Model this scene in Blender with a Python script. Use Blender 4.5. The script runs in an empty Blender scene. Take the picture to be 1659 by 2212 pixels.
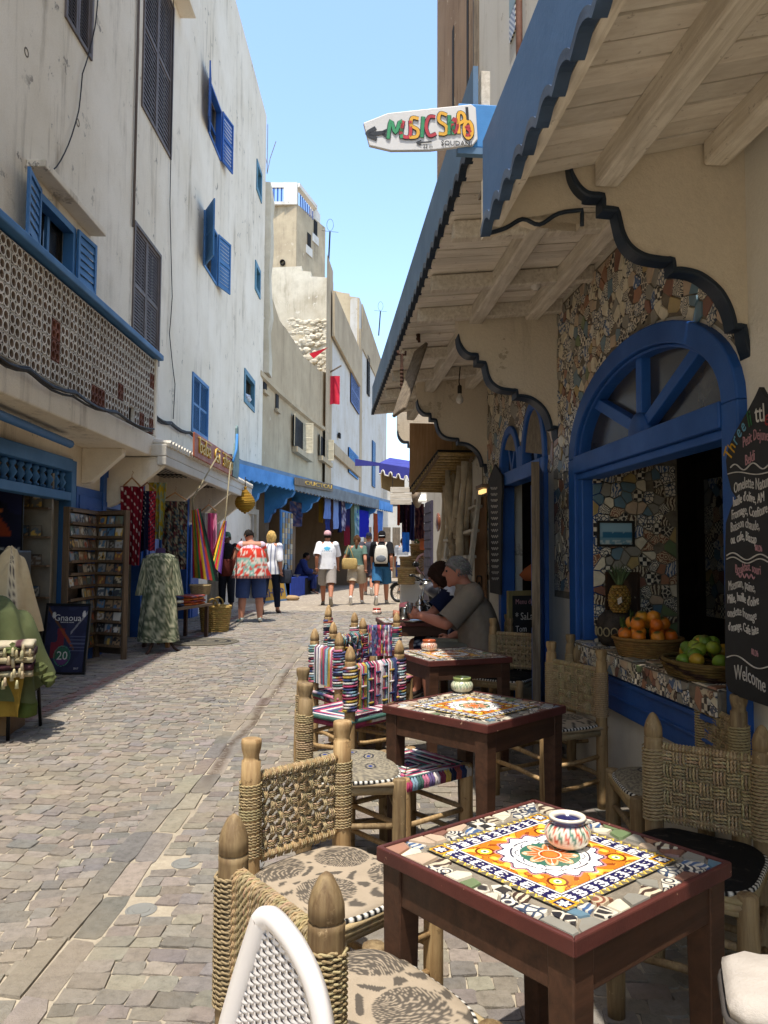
import bpy, math, random
import numpy as np
from mathutils import Vector, Matrix, Euler, noise
R = math.radians; PI = math.pi
rnd = random.Random(11)
S = bpy.context.scene; COL = S.collection
# ---------------------------------------------------------------- camera
CAMH, PITCH, ROLL, F = 1.45, R(3.2), R(0.3), 1661.6      # F in units of a 1659 x 2212 frame
cd = bpy.data.cameras.new('camera'); cam = bpy.data.objects.new('camera', cd); COL.objects.link(cam)
cd.sensor_fit = 'AUTO'; cd.sensor_width = 36; cd.lens = 36*F/2212; cd.clip_start = .05; cd.clip_end = 400
CM = Matrix.Translation((0, 0, CAMH)) @ Matrix.Rotation(R(90)+PITCH, 4, 'X') @ Matrix.Rotation(ROLL, 4, 'Z')
cam.matrix_world = CM; S.camera = cam
# ---------------------------------------------------------------- sky, sun, exposure
SUN = Vector((-.064, -.33, 1)).normalized()              # towards the sun: high, behind the camera, a little left
W = bpy.data.worlds.new('World'); S.world = W; W.use_nodes = True
nt = W.node_tree; sky = nt.nodes.new('ShaderNodeTexSky'); sky.sky_type = 'NISHITA'; sky.sun_disc = False
sky.sun_elevation = math.asin(SUN.z); sky.sun_rotation = math.atan2(SUN.x, SUN.y); sky.air_density = 1.15; sky.dust_density = 1.3; sky.ozone_density = 3.2
nt.nodes['Background'].inputs[1].default_value = .142
nt.links.new(sky.outputs[0], nt.nodes['Background'].inputs[0])
ld = bpy.data.lights.new('sun', 'SUN'); ld.energy = 2.25; ld.angle = R(.5); ld.color = (1, .945, .86)
sun = bpy.data.objects.new('sun', ld); COL.objects.link(sun); sun.location = (0, 0, 30); sun.rotation_euler = SUN.to_track_quat('Z', 'Y').to_euler()
vs = S.view_settings; vs.view_transform = 'Standard'; vs.look = 'None'; vs.gamma = 1; vs.exposure = 1.48; vs.use_curve_mapping = False
S.render.film_transparent = False
try: S.cycles.max_bounces = 8; S.cycles.diffuse_bounces = 5; S.cycles.use_denoising = True
except Exception: pass

# ---------------------------------------------------------------- measuring: a pixel of the 1659 x 2212 frame -> a point on a real plane
def ray(u, v): return CM.to_3x3() @ Vector(((u-829.5)/F, -(v-1106)/F, -1))
def at(u, v, y):
 r = ray(u, v); return Vector((0, 0, CAMH)) + r*(y/r.y)
def atx(u, v, x):
 r = ray(u, v); return Vector((0, 0, CAMH)) + r*(x/r.x)
def atz(u, v, z):
 r = ray(u, v); return Vector((0, 0, CAMH)) + r*((z-CAMH)/r.z)
def gz(y): return .25*max(0, min(1, (y-1.5)/12.5))
def atg(u, v):
 z = 0
 for _ in range(6): p = atz(u, v, z); z = gz(p.y)
 return p
FX, FS = 1.75, -.0834                                     # cafe facade: x = FX + FS*y
FA = math.atan(-FS); FT = Vector((FS, 1, 0)).normalized(); FN = Vector((-FT.y, FT.x, 0))   # along, towards the street
def FM(): return Matrix(((FT.x, FN.x, 0, FX), (FT.y, FN.y, 0, 0), (0, 0, 1, 0), (0, 0, 0, 1)))
FMI = FM().inverted()
def fac(u, v, o=0.0):                                     # pixel -> (s, o, z) on the facade plane pushed out by o
 r = FMI.to_3x3() @ ray(u, v); c = FMI @ Vector((0, 0, CAMH))
 return c + r*((o-c.y)/r.y)
def facs(u, v, s):                                        # pixel -> point on the cross plane at distance s along the facade
 r = FMI.to_3x3() @ ray(u, v); c = FMI @ Vector((0, 0, CAMH))
 return c + r*((s-c.x)/r.x)

# ---------------------------------------------------------------- colours
def lin(h):
 if not isinstance(h, str): return tuple(h)[:3]
 h = h.lstrip('#'); h = ''.join(c*2 for c in h) if len(h) == 3 else h; o = []
 for i in (0, 2, 4):
  x = int(h[i:i+2], 16)/255
  o.append(x/12.92 if x <= .04045 else ((x+.055)/1.055)**2.4)
 return tuple(o)
def jit(c, a=.12, r=None):
 r = r or rnd; k = 1+r.uniform(-a, a); return tuple(max(0, min(1, x*k*(1+r.uniform(-a, a)*.3))) for x in c)

# ---------------------------------------------------------------- materials
class NT:
 def __init__(s, name):
  s.m = bpy.data.materials.new(name); s.m.use_nodes = True; s.t = s.m.node_tree; s.b = s.t.nodes['Principled BSDF']
 def n(s, typ, **kw):
  x = s.t.nodes.new('ShaderNode'+typ)
  for k, v in kw.items():
   if k.startswith('i_'):
    key = k[2:]; x.inputs[int(key) if key.isdigit() else key.replace('_', ' ')].default_value = v
   else: setattr(x, k, v)
  return x
 def l(s, a, b): s.t.links.new(a, b)
 def coords(s, stretch=(1, 1, 1), rand=True):
  tc = s.n('TexCoord'); mp = s.n('Mapping'); s.l(tc.outputs['Object'], mp.inputs[0]); mp.inputs['Scale'].default_value = stretch
  if rand:
   oi = s.n('ObjectInfo'); mu = s.n('Math', operation='MULTIPLY', i_1=37.0); s.l(oi.outputs['Random'], mu.inputs[0])
   cb = s.n('CombineXYZ'); s.l(mu.outputs[0], cb.inputs[0]); s.l(mu.outputs[0], cb.inputs[1]); s.l(cb.outputs[0], mp.inputs['Location'])
  return mp.outputs[0]
 def noise(s, vec, scale, detail=4, rough=.6, dist=0):
  x = s.n('TexNoise'); s.l(vec, x.inputs['Vector']); x.inputs['Scale'].default_value = scale; x.inputs['Detail'].default_value = detail
  x.inputs['Roughness'].default_value = rough; x.inputs['Distortion'].default_value = dist; return x.outputs['Fac']
 def ramp(s, fac, stops):
  x = s.n('ValToRGB'); s.l(fac, x.inputs[0]); e = x.color_ramp.elements
  while len(e) < len(stops): e.new(.5)
  for i, (p, c) in enumerate(stops): e[i].position = p; e[i].color = (*c, 1) if len(c) == 3 else c
  return x.outputs[0]
 def val(s, fac, a, b, lo=0., hi=1.):
  x = s.n('MapRange', clamp=True); s.l(fac, x.inputs[0])
  for i, v in zip((1, 2, 3, 4), (a, b, lo, hi)): x.inputs[i].default_value = v
  return x.outputs[0]
 def mix(s, fac, a, b, mode='MIX'):
  x = s.n('Mix', data_type='RGBA', blend_type=mode)
  for k, v in ((0, fac), (6, a), (7, b)):
   if isinstance(v, (int, float)): x.inputs[k].default_value = v
   elif isinstance(v, tuple): x.inputs[k].default_value = (*v, 1)
   else: s.l(v, x.inputs[k])
  return x.outputs[2]
 def mul(s, a, b, op='MULTIPLY'):
  x = s.n('Math', operation=op)
  for i, v in enumerate((a, b)):
   if isinstance(v, (int, float)): x.inputs[i].default_value = v
   else: s.l(v, x.inputs[i])
  return x.outputs[0]
 def bump(s, h, strength=.3, dist=.01):
  x = s.n('Bump'); x.inputs['Strength'].default_value = strength; x.inputs['Distance'].default_value = dist
  s.l(h, x.inputs['Height']); s.l(x.outputs[0], s.b.inputs['Normal'])
 def fin(s, col, rough=.7, metal=0, spec=.5):
  if isinstance(col, tuple): s.b.inputs['Base Color'].default_value = (*col[:3], 1)
  else: s.l(col, s.b.inputs['Base Color'])
  if isinstance(rough, (int, float)): s.b.inputs['Roughness'].default_value = rough
  else: s.l(rough, s.b.inputs['Roughness'])
  s.b.inputs['Metallic'].default_value = metal; s.b.inputs['Specular IOR Level'].default_value = spec
  return s.m
def simple(name, c, rough=.7, var=.15, scale=6, bump=.15, bscale=60, stretch=(1, 1, 1), metal=0, vcol=False, spec=.4, c2=None, rv=.15, edge=None):
 N = NT(name); v = N.coords(stretch)
 f = N.noise(v, scale, 5); c = lin(c)
 if vcol:
  a = N.n('Attribute', attribute_name='Col'); base = a.outputs['Color']
  k = N.ramp(f, [(.25, (1-var,)*3), (.75, (1+var*.3,)*3)]); col = N.mix(1., base, k, 'MULTIPLY')
 else:
  d = lin(c2) if c2 else tuple(x*(1-var*1.6) for x in c)
  col = N.ramp(f, [(.3, d), (.68, tuple(min(1, x*(1+var*.25)) for x in c))])
  oi = N.n('ObjectInfo'); k = N.val(oi.outputs['Random'], 0, 1, 1-rv, 1+rv*.4)
  col = N.mix(1., col, k, 'MULTIPLY')
 if edge:
  n2 = N.noise(v, 34, 6, .75, .8); col = N.mix(N.val(n2, .665, .69), col, lin(edge))
 h = N.noise(v, bscale, 4, .7); N.bump(h, bump, .01)
 r = N.val(f, .2, .8, min(1, rough+.1), max(.02, rough-.1))
 return N.fin(col, r, metal, spec)
def wall(name, c, stain, dark, amt=.5, peel=None, bump=.25, streak=1.):
 """lime-washed plaster: blotches, rain streaks running down, flaked patches"""
 N = NT(name); v = N.coords(rand=False); vs_ = N.coords((1.3, 1.3, .13), rand=False)
 big = N.noise(v, .55, 6, .65); mid = N.noise(v, 3.2, 6, .7); st = N.noise(vs_, 2.4, 6, .75, .3); fine = N.noise(v, 45, 5, .75)
 col = N.mix(N.val(big, .38, .66, 0, amt), lin(c), lin(stain))
 col = N.mix(N.mul(N.val(st, .52, .74, 0, amt*streak), N.val(big, .35, .6)), col, lin(dark))
 col = N.mix(N.val(mid, .56, .72, 0, amt*.6), col, lin(stain))
 if peel:
  p = N.mul(N.val(mid, .615, .635), N.val(big, .46, .56)); col = N.mix(p, col, lin(peel))
 col = N.mix(N.val(fine, .3, .75, 0, .16), col, lin(dark))
 h = N.mul(N.mul(mid, .6), fine, 'ADD'); N.bump(h, bump, .02)
 return N.fin(col, .9, 0, .15)
def wood(name, c, c2, rough=.6, scale=5, axis=2, bump=.2, wear=None, spec=.3):
 N = NT(name); st = [9., 9., 9.]; st[axis] = .7; v = N.coords(tuple(st)); v0 = N.coords()
 g = N.noise(v, scale, 6, .65, .4); b = N.noise(v0, 7, 4); f = N.noise(v, scale*5, 4, .7)
 col = N.ramp(g, [(.3, lin(c2)), (.62, lin(c))]); col = N.mix(N.val(b, .42, .7, 0, .45), col, lin(c2))
 oi = N.n('ObjectInfo'); col = N.mix(1., col, N.val(oi.outputs['Random'], 0, 1, .84, 1.08), 'MULTIPLY')
 if wear:
  w = N.noise(v0, 22, 5, .7); col = N.mix(N.val(w, .62, .68, 0, .6), col, lin(wear))
 N.bump(N.mul(g, f, 'ADD'), bump, .006)
 return N.fin(col, N.val(b, .3, .7, rough+.12, rough-.08), 0, spec)

MAT = {}
def mm(k, f, *a, **kw):
 if k not in MAT: MAT[k] = f(k, *a, **kw)
 return MAT[k]

# ---------------------------------------------------------------- mesh collector
class MB:
 def __init__(s, M=None): s.v = []; s.f = []; s.c = []; s.col = (.5, .5, .5); s.M = M; s.mi = []; s.m = 0
 def _a(s, vs_, fs, col=None):
  o = len(s.v); M = s.M
  for p in vs_: s.v.append(tuple(M @ Vector(p)) if M is not None else tuple(p))
  cc = col if col is not None else s.col
  if cc and isinstance(cc[0], (tuple, list, np.ndarray)): s.c += [tuple(x) for x in cc]
  else: s.c += [cc]*len(vs_)
  for f in fs: s.f.append(tuple(i+o for i in f)); s.mi.append(s.m)
  return s
 def box(s, x0, x1, y0, y1, z0, z1, col=None):
  return s._a([(x0, y0, z0), (x1, y0, z0), (x1, y1, z0), (x0, y1, z0), (x0, y0, z1), (x1, y0, z1), (x1, y1, z1), (x0, y1, z1)],
     [(3, 2, 1, 0), (4, 5, 6, 7), (0, 1, 5, 4), (1, 2, 6, 5), (2, 3, 7, 6), (3, 0, 4, 7)], col)
 def obox(s, c, size, rot=(0, 0, 0), col=None):
  m = Matrix.Translation(c) @ Euler(rot).to_matrix().to_4x4(); a, b, h = (x/2 for x in size)
  P = [m @ Vector(p) for p in ((-a, -b, -h), (a, -b, -h), (a, b, -h), (-a, b, -h), (-a, -b, h), (a, -b, h), (a, b, h), (-a, b, h))]
  return s._a(P, [(3, 2, 1, 0), (4, 5, 6, 7), (0, 1, 5, 4), (1, 2, 6, 5), (2, 3, 7, 6), (3, 0, 4, 7)], col)
 def beam(s, p, q, w, h, up=(0, 0, 1), col=None):
  p, q = Vector(p), Vector(q); d = (q-p).normalized(); u = Vector(up); x = d.cross(u)
  if x.length < 1e-4: x = d.cross(Vector((1, 0, 0)))
  x.normalize(); u = x.cross(d); P = []
  for e in (p, q):
   for a, b in ((-1, -1), (1, -1), (1, 1), (-1, 1)): P.append(e+x*(a*w/2)+u*(b*h/2))
  return s._a(P, [(3, 2, 1, 0), (4, 5, 6, 7), (0, 1, 5, 4), (1, 2, 6, 5), (2, 3, 7, 6), (3, 0, 4, 7)], col)
 def quad(s, a, b, c, d, col=None): return s._a([a, b, c, d], [(0, 1, 2, 3)], col)
 def poly(s, pts, col=None): return s._a(pts, [tuple(range(len(pts)))], col)
 def slab(s, pts, ex, col=None):
  """polygon pts (3d) extruded by the vector ex"""
  n = len(pts); ex = Vector(ex); P = [Vector(p) for p in pts]; Q = [p+ex for p in P]
  F_ = [tuple(range(n))[::-1], tuple(range(n, 2*n))]+[(i, (i+1) % n, (i+1) % n+n, i+n) for i in range(n)]
  return s._a(P+Q, F_, col)
 def loft(s, rings, cap=True, closed=True, cols=None):
  n = len(rings[0]); P = [p for r in rings for p in r]; F_ = []
  for k in range(len(rings)-1):
   for i in range(n if closed else n-1):
    j = (i+1) % n; F_.append((k*n+i, k*n+j, (k+1)*n+j, (k+1)*n+i))
  if cap and closed: F_.append(tuple(range(n))[::-1]); F_.append(tuple((len(rings)-1)*n+i for i in range(n)))
  return s._a(P, F_, cols)
 def tube(s, pts, r, n=8, cap=True, col=None, sq=1.):
  P = [Vector(p) for p in pts]; m = len(P); rs = r if isinstance(r, (list, tuple)) else [r]*m
  T = [(P[min(i+1, m-1)]-P[max(i-1, 0)]).normalized() for i in range(m)]
  u = T[0].orthogonal().normalized(); rings = []
  for i in range(m):
   u = (u-T[i]*u.dot(T[i]))
   if u.length < 1e-6: u = T[i].orthogonal()
   u.normalize(); w = T[i].cross(u)
   rings.append([P[i]+(u*math.cos(2*PI*k/n)+w*math.sin(2*PI*k/n)*sq)*rs[i] for k in range(n)])
  cols = None
  if col is not None and isinstance(col[0], (tuple, list)): cols = [col[i] for i in range(m) for _ in range(n)]
  elif col is not None: cols = col
  return s.loft(rings, cap, True, cols)
 def lathe(s, prof, n=16, c=(0, 0, 0), col=None, wob=0, seed=0, M=None, cap=True, colf=None):
  c = Vector(c); rings = []; cols = []
  for r, z in prof:
   ring = []
   for k in range(n):
    a = 2*PI*k/n; rr = r*(1+wob*noise.noise(Vector((math.cos(a)*1.3+seed*7.1, math.sin(a)*1.3, z*6+seed))))
    p = Vector((rr*math.cos(a), rr*math.sin(a), z))
    ring.append(c+(M @ p if M is not None else p))
    if colf: cols.append(colf(a, r, z))
   rings.append(ring)
  return s.loft(rings, cap, True, cols if colf else col)
 def ball(s, c, r, n=12, m=8, col=None, sq=(1, 1, 1), wob=0, seed=0, colf=None, M=None):
  c = Vector(c); rings = []; cols = []
  for i in range(m+1):
   t = PI*i/m; ring = []
   for k in range(n):
    a = 2*PI*k/n; d = Vector((math.sin(t)*math.cos(a), math.sin(t)*math.sin(a), -math.cos(t)))
    rr = r*(1+wob*noise.noise(d*1.7+Vector((seed*3.3, seed, 0)))); p = Vector((d.x*rr*sq[0], d.y*rr*sq[1], d.z*rr*sq[2]))
    ring.append(c+(M @ p if M is not None else p))
    if colf: cols.append(colf(d))
   rings.append(ring)
  return s.loft(rings, False, True, cols if colf else col)
 def rope(s, pts, r, col, pitch=None, n=4, ph=0., step=None, cj=.18):
  """two-ply twisted rope along pts"""
  P = [Vector(p) for p in pts]; pitch = pitch or r*6; step = step or pitch/5
  d = [0];
  for i in range(1, len(P)): d.append(d[-1]+(P[i]-P[i-1]).length)
  L = d[-1]; m = max(3, int(L/step)); Q = []; k = 0
  for i in range(m+1):
   t = L*i/m
   while k < len(P)-2 and d[k+1] < t: k += 1
   a = (t-d[k])/max(1e-9, d[k+1]-d[k]); Q.append(P[k].lerp(P[k+1], a))
  T = [(Q[min(i+1, m)]-Q[max(i-1, 0)]).normalized() for i in range(m+1)]; u = T[0].orthogonal().normalized(); A = []; B = []
  for i in range(m+1):
   u = u-T[i]*u.dot(T[i]); u = u.normalized() if u.length > 1e-6 else T[i].orthogonal().normalized(); w = T[i].cross(u); a = 2*PI*L*i/m/pitch+ph
   o = (u*math.cos(a)+w*math.sin(a))*r*.5; A.append(Q[i]+o); B.append(Q[i]-o)
  cA, cB = jit(col, cj), jit(col, cj)
  s.tube(A, r*.55, n, False, cA); s.tube(B, r*.55, n, False, cB); return s
 def mesh(s, name, smooth=False, recalc=False):
  me = bpy.data.meshes.new(name); me.from_pydata(s.v, [], s.f);
  a = me.attributes.new('Col', 'FLOAT_COLOR', 'POINT'); arr = np.ones((len(s.v), 4), np.float32); arr[:, :3] = np.array([c[:3] for c in s.c], np.float32).reshape(-1, 3); a.data.foreach_set('color', arr.ravel())
  if any(s.mi): me.polygons.foreach_set('material_index', s.mi)
  if smooth: me.polygons.foreach_set('use_smooth', [True]*len(s.f))
  if recalc:
   import bmesh
   b = bmesh.new(); b.from_mesh(me); bmesh.ops.recalc_face_normals(b, faces=b.faces); b.to_mesh(me); b.free()
  me.update(); return me
 def build(s, name, mat, parent=None, smooth=False, bev=0, loc=None, rot=None, label=None, kind=None, recalc=False, sub=0, angle=None):
  me = s.mesh(name, smooth, recalc or bev > 0)
  for m in (mat if isinstance(mat, (list, tuple)) else [mat]): me.materials.append(m)
  o = bpy.data.objects.new(name, me); COL.objects.link(o); o.parent = parent
  if loc is not None: o.location = loc
  if rot is not None: o.rotation_euler = rot
  if label: o['label'] = label
  if kind: o['kind'] = kind
  if bev: b = o.modifiers.new('bevel', 'BEVEL'); b.width = bev; b.segments = 2; b.limit_method = 'ANGLE'; b.angle_limit = R(angle or 40); b.harden_normals = False
  if sub: b = o.modifiers.new('sub', 'SUBSURF'); b.levels = sub; b.render_levels = sub
  return o
def tag(o, label, cat, group=None, kind=None):
 if label: o['label'] = label
 if cat: o['category'] = cat
 if group: o['group'] = group
 if kind: o['kind'] = kind
 return o
def thing(name, label, cat, loc=(0, 0, 0), rotz=0, group=None, rot=None, kind=None):
 o = bpy.data.objects.new(name, None); COL.objects.link(o); o.empty_display_size = .1; o.location = loc
 o.rotation_euler = rot if rot is not None else (0, 0, rotz); return tag(o, label, cat, group, kind)
def kids(o): return [c for c in ALLC() if c.parent is o]
def ALLC(): return list(COL.objects)
_kids = {}
def copy_tree(o, loc=None, rot=None, label=None, parent=None, _map=None):
 if _map is None:
  _map = {}
  for x in COL.objects:
   if x.parent: _map.setdefault(x.parent.name, []).append(x)
 c = o.copy(); COL.objects.link(c); c.parent = parent
 if parent is None:
  if loc is not None: c.location = loc
  if rot is not None: c.rotation_euler = rot
  if label: c['label'] = label
 for ch in _map.get(o.name, []): copy_tree(ch, parent=c, _map=_map)
 return c
def share(name, me, parent, loc=(0, 0, 0), rot=(0, 0, 0), sc=None, mat=None):
 o = bpy.data.objects.new(name, me); COL.objects.link(o); o.parent = parent; o.location = loc; o.rotation_euler = rot
 if sc: o.scale = sc
 return o
def text(name, s, mat, size, parent=None, M=None, ext=.002, align='CENTER', space=1., sx=1., wob=0.):
 """lettering as a real mesh, from the built-in font"""
 cu = bpy.data.curves.new(name, 'FONT'); cu.body = s; cu.size = size; cu.extrude = ext; cu.align_x = align; cu.align_y = 'CENTER'; cu.space_character = space; cu.resolution_u = 2
 t_ = bpy.data.objects.new(name+'_curve', cu); me = bpy.data.meshes.new_from_object(t_); me.name = name; bpy.data.objects.remove(t_)
 if wob:                                               # unsteady hand
  for v in me.vertices: d = noise.noise_vector(Vector((v.co.x*14/size*.06, v.co.y*14/size*.06, size*91)))*size*wob; v.co.x += d.x; v.co.y += d.y+size*.12*math.sin(v.co.x*3/size*.4+size*77)
 me.materials.clear(); me.materials.append(mat); o = bpy.data.objects.new(name, me); COL.objects.link(o); o.parent = parent
 if M is not None: o.matrix_local = M @ Matrix.Diagonal((sx, 1, 1, 1))
 return o
def smoothstep(a, b, x): t = np.clip((x-a)/(b-a), 0, 1); return t*t*(3-2*t)
def printed(w, h, nx, ny, fn, o=(0, 0, 0), X=(1, 0, 0), Y=(0, 0, 1), z=None, mb=None):
 """a w x h sheet with a flat print; fn(u, v) with u, v arrays in 0..1 -> (..., 3) linear colours; z(u, v) optional relief"""
 u, v = np.meshgrid(np.linspace(0, 1, nx+1), np.linspace(0, 1, ny+1)); c = np.asarray(fn(u, v), float).reshape(-1, 3)
 o, X, Y = np.array(o, float), np.array(X, float), np.array(Y, float); Z = np.cross(X, Y)
 P = o+(u.reshape(-1, 1)-.5)*w*X+(v.reshape(-1, 1))*h*Y
 if z is not None: P = P+np.asarray(z(u, v)).reshape(-1, 1)*Z
 F_ = [(j*(nx+1)+i, j*(nx+1)+i+1, (j+1)*(nx+1)+i+1, (j+1)*(nx+1)+i) for j in range(ny) for i in range(nx)]
 mb = mb or MB(); mb._a([tuple(p) for p in P], F_, [tuple(x) for x in c]); return mb
def pick(shape, *layers):
 """stack of (mask, colour) painted over each other"""
 out = np.zeros((*shape, 3))
 for m, c in layers:
  m = np.asarray(m, float)[..., None] if not np.isscalar(m) else m
  out = out*(1-m)+np.array(c if not isinstance(c, str) else lin(c))*m
 return out
def vnoise(x, y, s=0):
 """cheap smooth value noise on arrays"""
 xi, yi = np.floor(x).astype(int), np.floor(y).astype(int); fx, fy = x-xi, y-yi; fx = fx*fx*(3-2*fx); fy = fy*fy*(3-2*fy)
 h = lambda a, b: np.modf(np.abs(np.sin(a*127.1+b*311.7+s*74.7)*43758.5453))[0]
 return (h(xi, yi)*(1-fx)+h(xi+1, yi)*fx)*(1-fy)+(h(xi, yi+1)*(1-fx)+h(xi+1, yi+1)*fx)*fy
def voronoi_cells(seeds, clip, gap=.0):
 """convex cells of 2d seeds inside the convex polygon clip, shrunk by gap"""
 S_ = np.array(seeds); out = []
 for i, p in enumerate(S_):
  d = ((S_-p)**2).sum(1); idx = np.argsort(d)[1:16]; poly = [np.array(q, float) for q in clip]
  for j in idx:
   q = S_[j]; n = q-p; ln = np.linalg.norm(n); n = n/ln; mid = (p+q)/2-n*gap/2; new = []
   for k in range(len(poly)):
    a, b = poly[k], poly[(k+1) % len(poly)]; da, db = (a-mid)@n, (b-mid)@n
    if da <= 0: new.append(a)
    if da*db < 0: new.append(a+(b-a)*da/(da-db))
   poly = new
   if len(poly) < 3: break
  out.append(poly if len(poly) >= 3 else None)
 return out

# ================================================================ materials of the place
m_lw = wall('left_plaster', '#ebe0cc', '#d3c5ab', '#8f7f69', .65, '#9a9184', .4, 1.5)
m_white = wall('white_plaster', '#dcd8ce', '#c9c1b0', '#968d7e', .5, '#aaa295')
m_beige = wall('beige_plaster', '#bdaa8a', '#a08d70', '#756650', .8, '#bfb094', .5, 1.2)
m_pale = wall('pale_plaster', '#c9c6bf', '#b3a78f', '#7b705f', .5, '#a89372', .3)
m_rubble = wall('rubble_plaster', '#d9cfb8', '#b5a88e', '#7f7464', .9, '#e3dccb', 1.)
m_tower = wall('tower_plaster', '#c4b394', '#a5947a', '#7d705c', .9, '#c8baa0', .5)
m_ochre = wall('ochre_stone', '#b5a386', '#9d8b70', '#776956', .8, '#c4b08a', .6)
m_part = wall('partition_plaster', '#d8ccb8', '#c2b59f', '#7f7363', .6, '#a99c88', .35, .9)
m_tan = wall('streaked_plaster', '#a98f74', '#8c7158', '#5f4c3b', .9, '#c9b79b', .5, 1.6)
m_blue = simple('cobalt_paint', '#2357a3', .5, .12, 2.5, .12, 40, c2='#1b4a8c', edge='#476fa6')
m_blue2 = simple('weathered_blue_paint', '#3d6f9e', .6, .15, 2.5, .1, 40, c2='#356592')
m_fascia = simple('fascia_blue', '#4a6f9c', .6, .2, 2.2, .12, 30, c2='#42658f')
m_fascia2 = simple('fascia_grey_blue', '#52718f', .6, .25, 2.5, .12, 30, c2='#496681')
m_navy = simple('navy_trim', '#1d2b3b', .5, .15, 3, .08, c2='#16222f')
m_brown = simple('brown_shutter_paint', '#6b605a', .7, .15, 6, .1)
m_teal = simple('teal_paint', '#4f7f93', .6, .2, 6, .1)
m_sky_blue = simple('sky_blue_paint', '#3f86c4', .6, .2, 3, .1, c2='#3273ad')
m_purple = simple('violet_canvas', '#3c3f94', .85, .15, 4, .1)
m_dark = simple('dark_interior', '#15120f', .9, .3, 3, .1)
m_glass = NT('dusty_glass'); _g = m_glass; _v = _g.coords(); m_glass = _g.fin(_g.ramp(_g.noise(_v, 5, 5), [(.35, lin('#1d1d1d')), (.7, lin('#4a463f'))]), .18, 0, .6)
m_plank = wood('painted_planks', '#e0d9cd', '#c9bfb1', .75, 3, 1, .12, '#8a7c6c')
m_joist = wood('painted_joists', '#e0d8ca', '#b9ae9d', .8, 5, 0, .35, '#7b6d5c')
m_pole = wood('chair_wood', '#b3966a', '#80623e', .62, 5, 2, .35, '#5b4429')
m_pole2 = wood('aged_chair_wood', '#96805c', '#604a32', .6, 5, 2, .35, '#b8a07a')
m_drift = wood('weathered_wood', '#8a7c69', '#574c40', .85, 5, 2, .5)
m_tablew = wood('table_wood', '#503526', '#352318', .5, 3, 0, .12)
m_tablerim = simple('table_rim_paint', '#5b2e27', .5, .2, 8, .12, c2='#48241f', edge='#c9a487')
m_vc = simple('dyed', '#ffffff', .85, .12, 14, .12, 120, vcol=True, spec=.2)
m_print = simple('print', '#ffffff', .45, .05, 4, .02, vcol=True, spec=.4)
m_glaze = simple('glazed_print', '#ffffff', .16, .05, 9, .03, vcol=True, spec=.6)
m_cloth = simple('cloth', '#ffffff', .95, .12, 20, .3, 220, vcol=True, spec=.1)
m_skin = simple('skin', '#c98f73', .6, .12, 12, .05, vcol=True, spec=.3)
m_iron = simple('iron', '#2a2724', .5, .25, 10, .2, metal=.6)
m_cable = simple('cable', '#2b2724', .7, .2, 20, .1)
m_rope = simple('rope', '#ffffff', .9, .25, 40, .5, 260, vcol=True, spec=.15)
m_grout = simple('grout', '#857b6b', .95, .25, 20, .4, 120)
m_conc = wall('concrete_white', '#cbc5b8', '#b3a995', '#857a69', .5, None, .25)

# ================================================================ ground
def ground_mat():
 N = NT('street_sand'); v = N.coords(rand=False); a = N.noise(v, 1.1, 6, .65); b = N.noise(v, 30, 6, .75)
 col = N.ramp(a, [(.3, lin('#978c7b')), (.6, lin('#b6aa94'))]); col = N.mix(N.val(b, .35, .7, 0, .5), col, lin('#7b7062'))
 P = N.n('NewGeometry').outputs['Position']; sp = N.n('SeparateXYZ'); N.l(P, sp.inputs[0]); vo = N.n('TexVoronoi', feature='DISTANCE_TO_EDGE'); vo.inputs['Scale'].default_value = 5.; N.l(P, vo.inputs['Vector'])
 col = N.mix(N.mul(N.val(vo.outputs['Distance'], .03, .07), N.val(sp.outputs[1], 15.5, 17.)), col, lin('#8d8172')); N.bump(b, .5, .02); return N.fin(col, .95, 0, .1)
def stone_mat():
 N = NT('cobble_stone'); tc = N.n('TexCoord'); geo = N.n('NewGeometry'); P = geo.outputs['Position']
 a = N.n('Attribute', attribute_name='Col').outputs['Color']; f = N.noise(P, 26, 6, .75); g = N.noise(P, 1.3, 5); h = N.noise(P, 150, 3, .8)
 col = N.mix(1., a, N.ramp(f, [(.25, (.55,)*3), (.5, (.95,)*3), (.75, (1.2,)*3)]), 'MULTIPLY')
 col = N.mix(N.val(g, .42, .62, 0, .4), col, lin('#94866f'))
 sep = N.n('SeparateXYZ'); N.l(P, sep.inputs[0])               # worn red line along the shops
 lx = N.mul(N.mul(sep.outputs[0], 2.98, 'ADD'), N.mul(sep.outputs[1], -.012), 'ADD'); d = N.n('Math', operation='ABSOLUTE'); N.l(lx, d.inputs[0])
 red = N.mul(N.mul(N.val(d.outputs[0], .05, .075, 1, 0), N.val(f, .42, .56)), N.val(sep.outputs[1], 5.0, 5.6)); col = N.mix(N.mul(red, .6), col, lin('#8c4a44'))
 cx = N.n('Math', operation='ABSOLUTE'); N.l(N.mul(N.mul(sep.outputs[0], 1.17, 'ADD'), N.mul(g, .22), 'SUBTRACT'), cx.inputs[0])
 wet = N.mul(N.mul(N.val(cx.outputs[0], .012, .05, 1, 0), N.val(f, .4, .5)), N.mul(N.val(sep.outputs[1], 4.6, 5.), N.val(sep.outputs[1], 8.6, 9.6, 1, 0))); col = N.mix(N.mul(wet, .75), col, lin('#4d3b2d'))
 N.bump(N.mul(f, h, 'ADD'), .7, .012); return N.fin(col, .88, 0, .2)
m_ground, m_stone = ground_mat(), stone_mat()
g = MB(); ys = [-12, -4, 0, 1.5, 3, 5, 7, 9, 11, 13, 14, 20, 40, 90, 260]
g.loft([[(-90, y, gz(y)), (-6, y, gz(y)), (6, y, gz(y)), (90, y, gz(y))] for y in ys], False, False)
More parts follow.
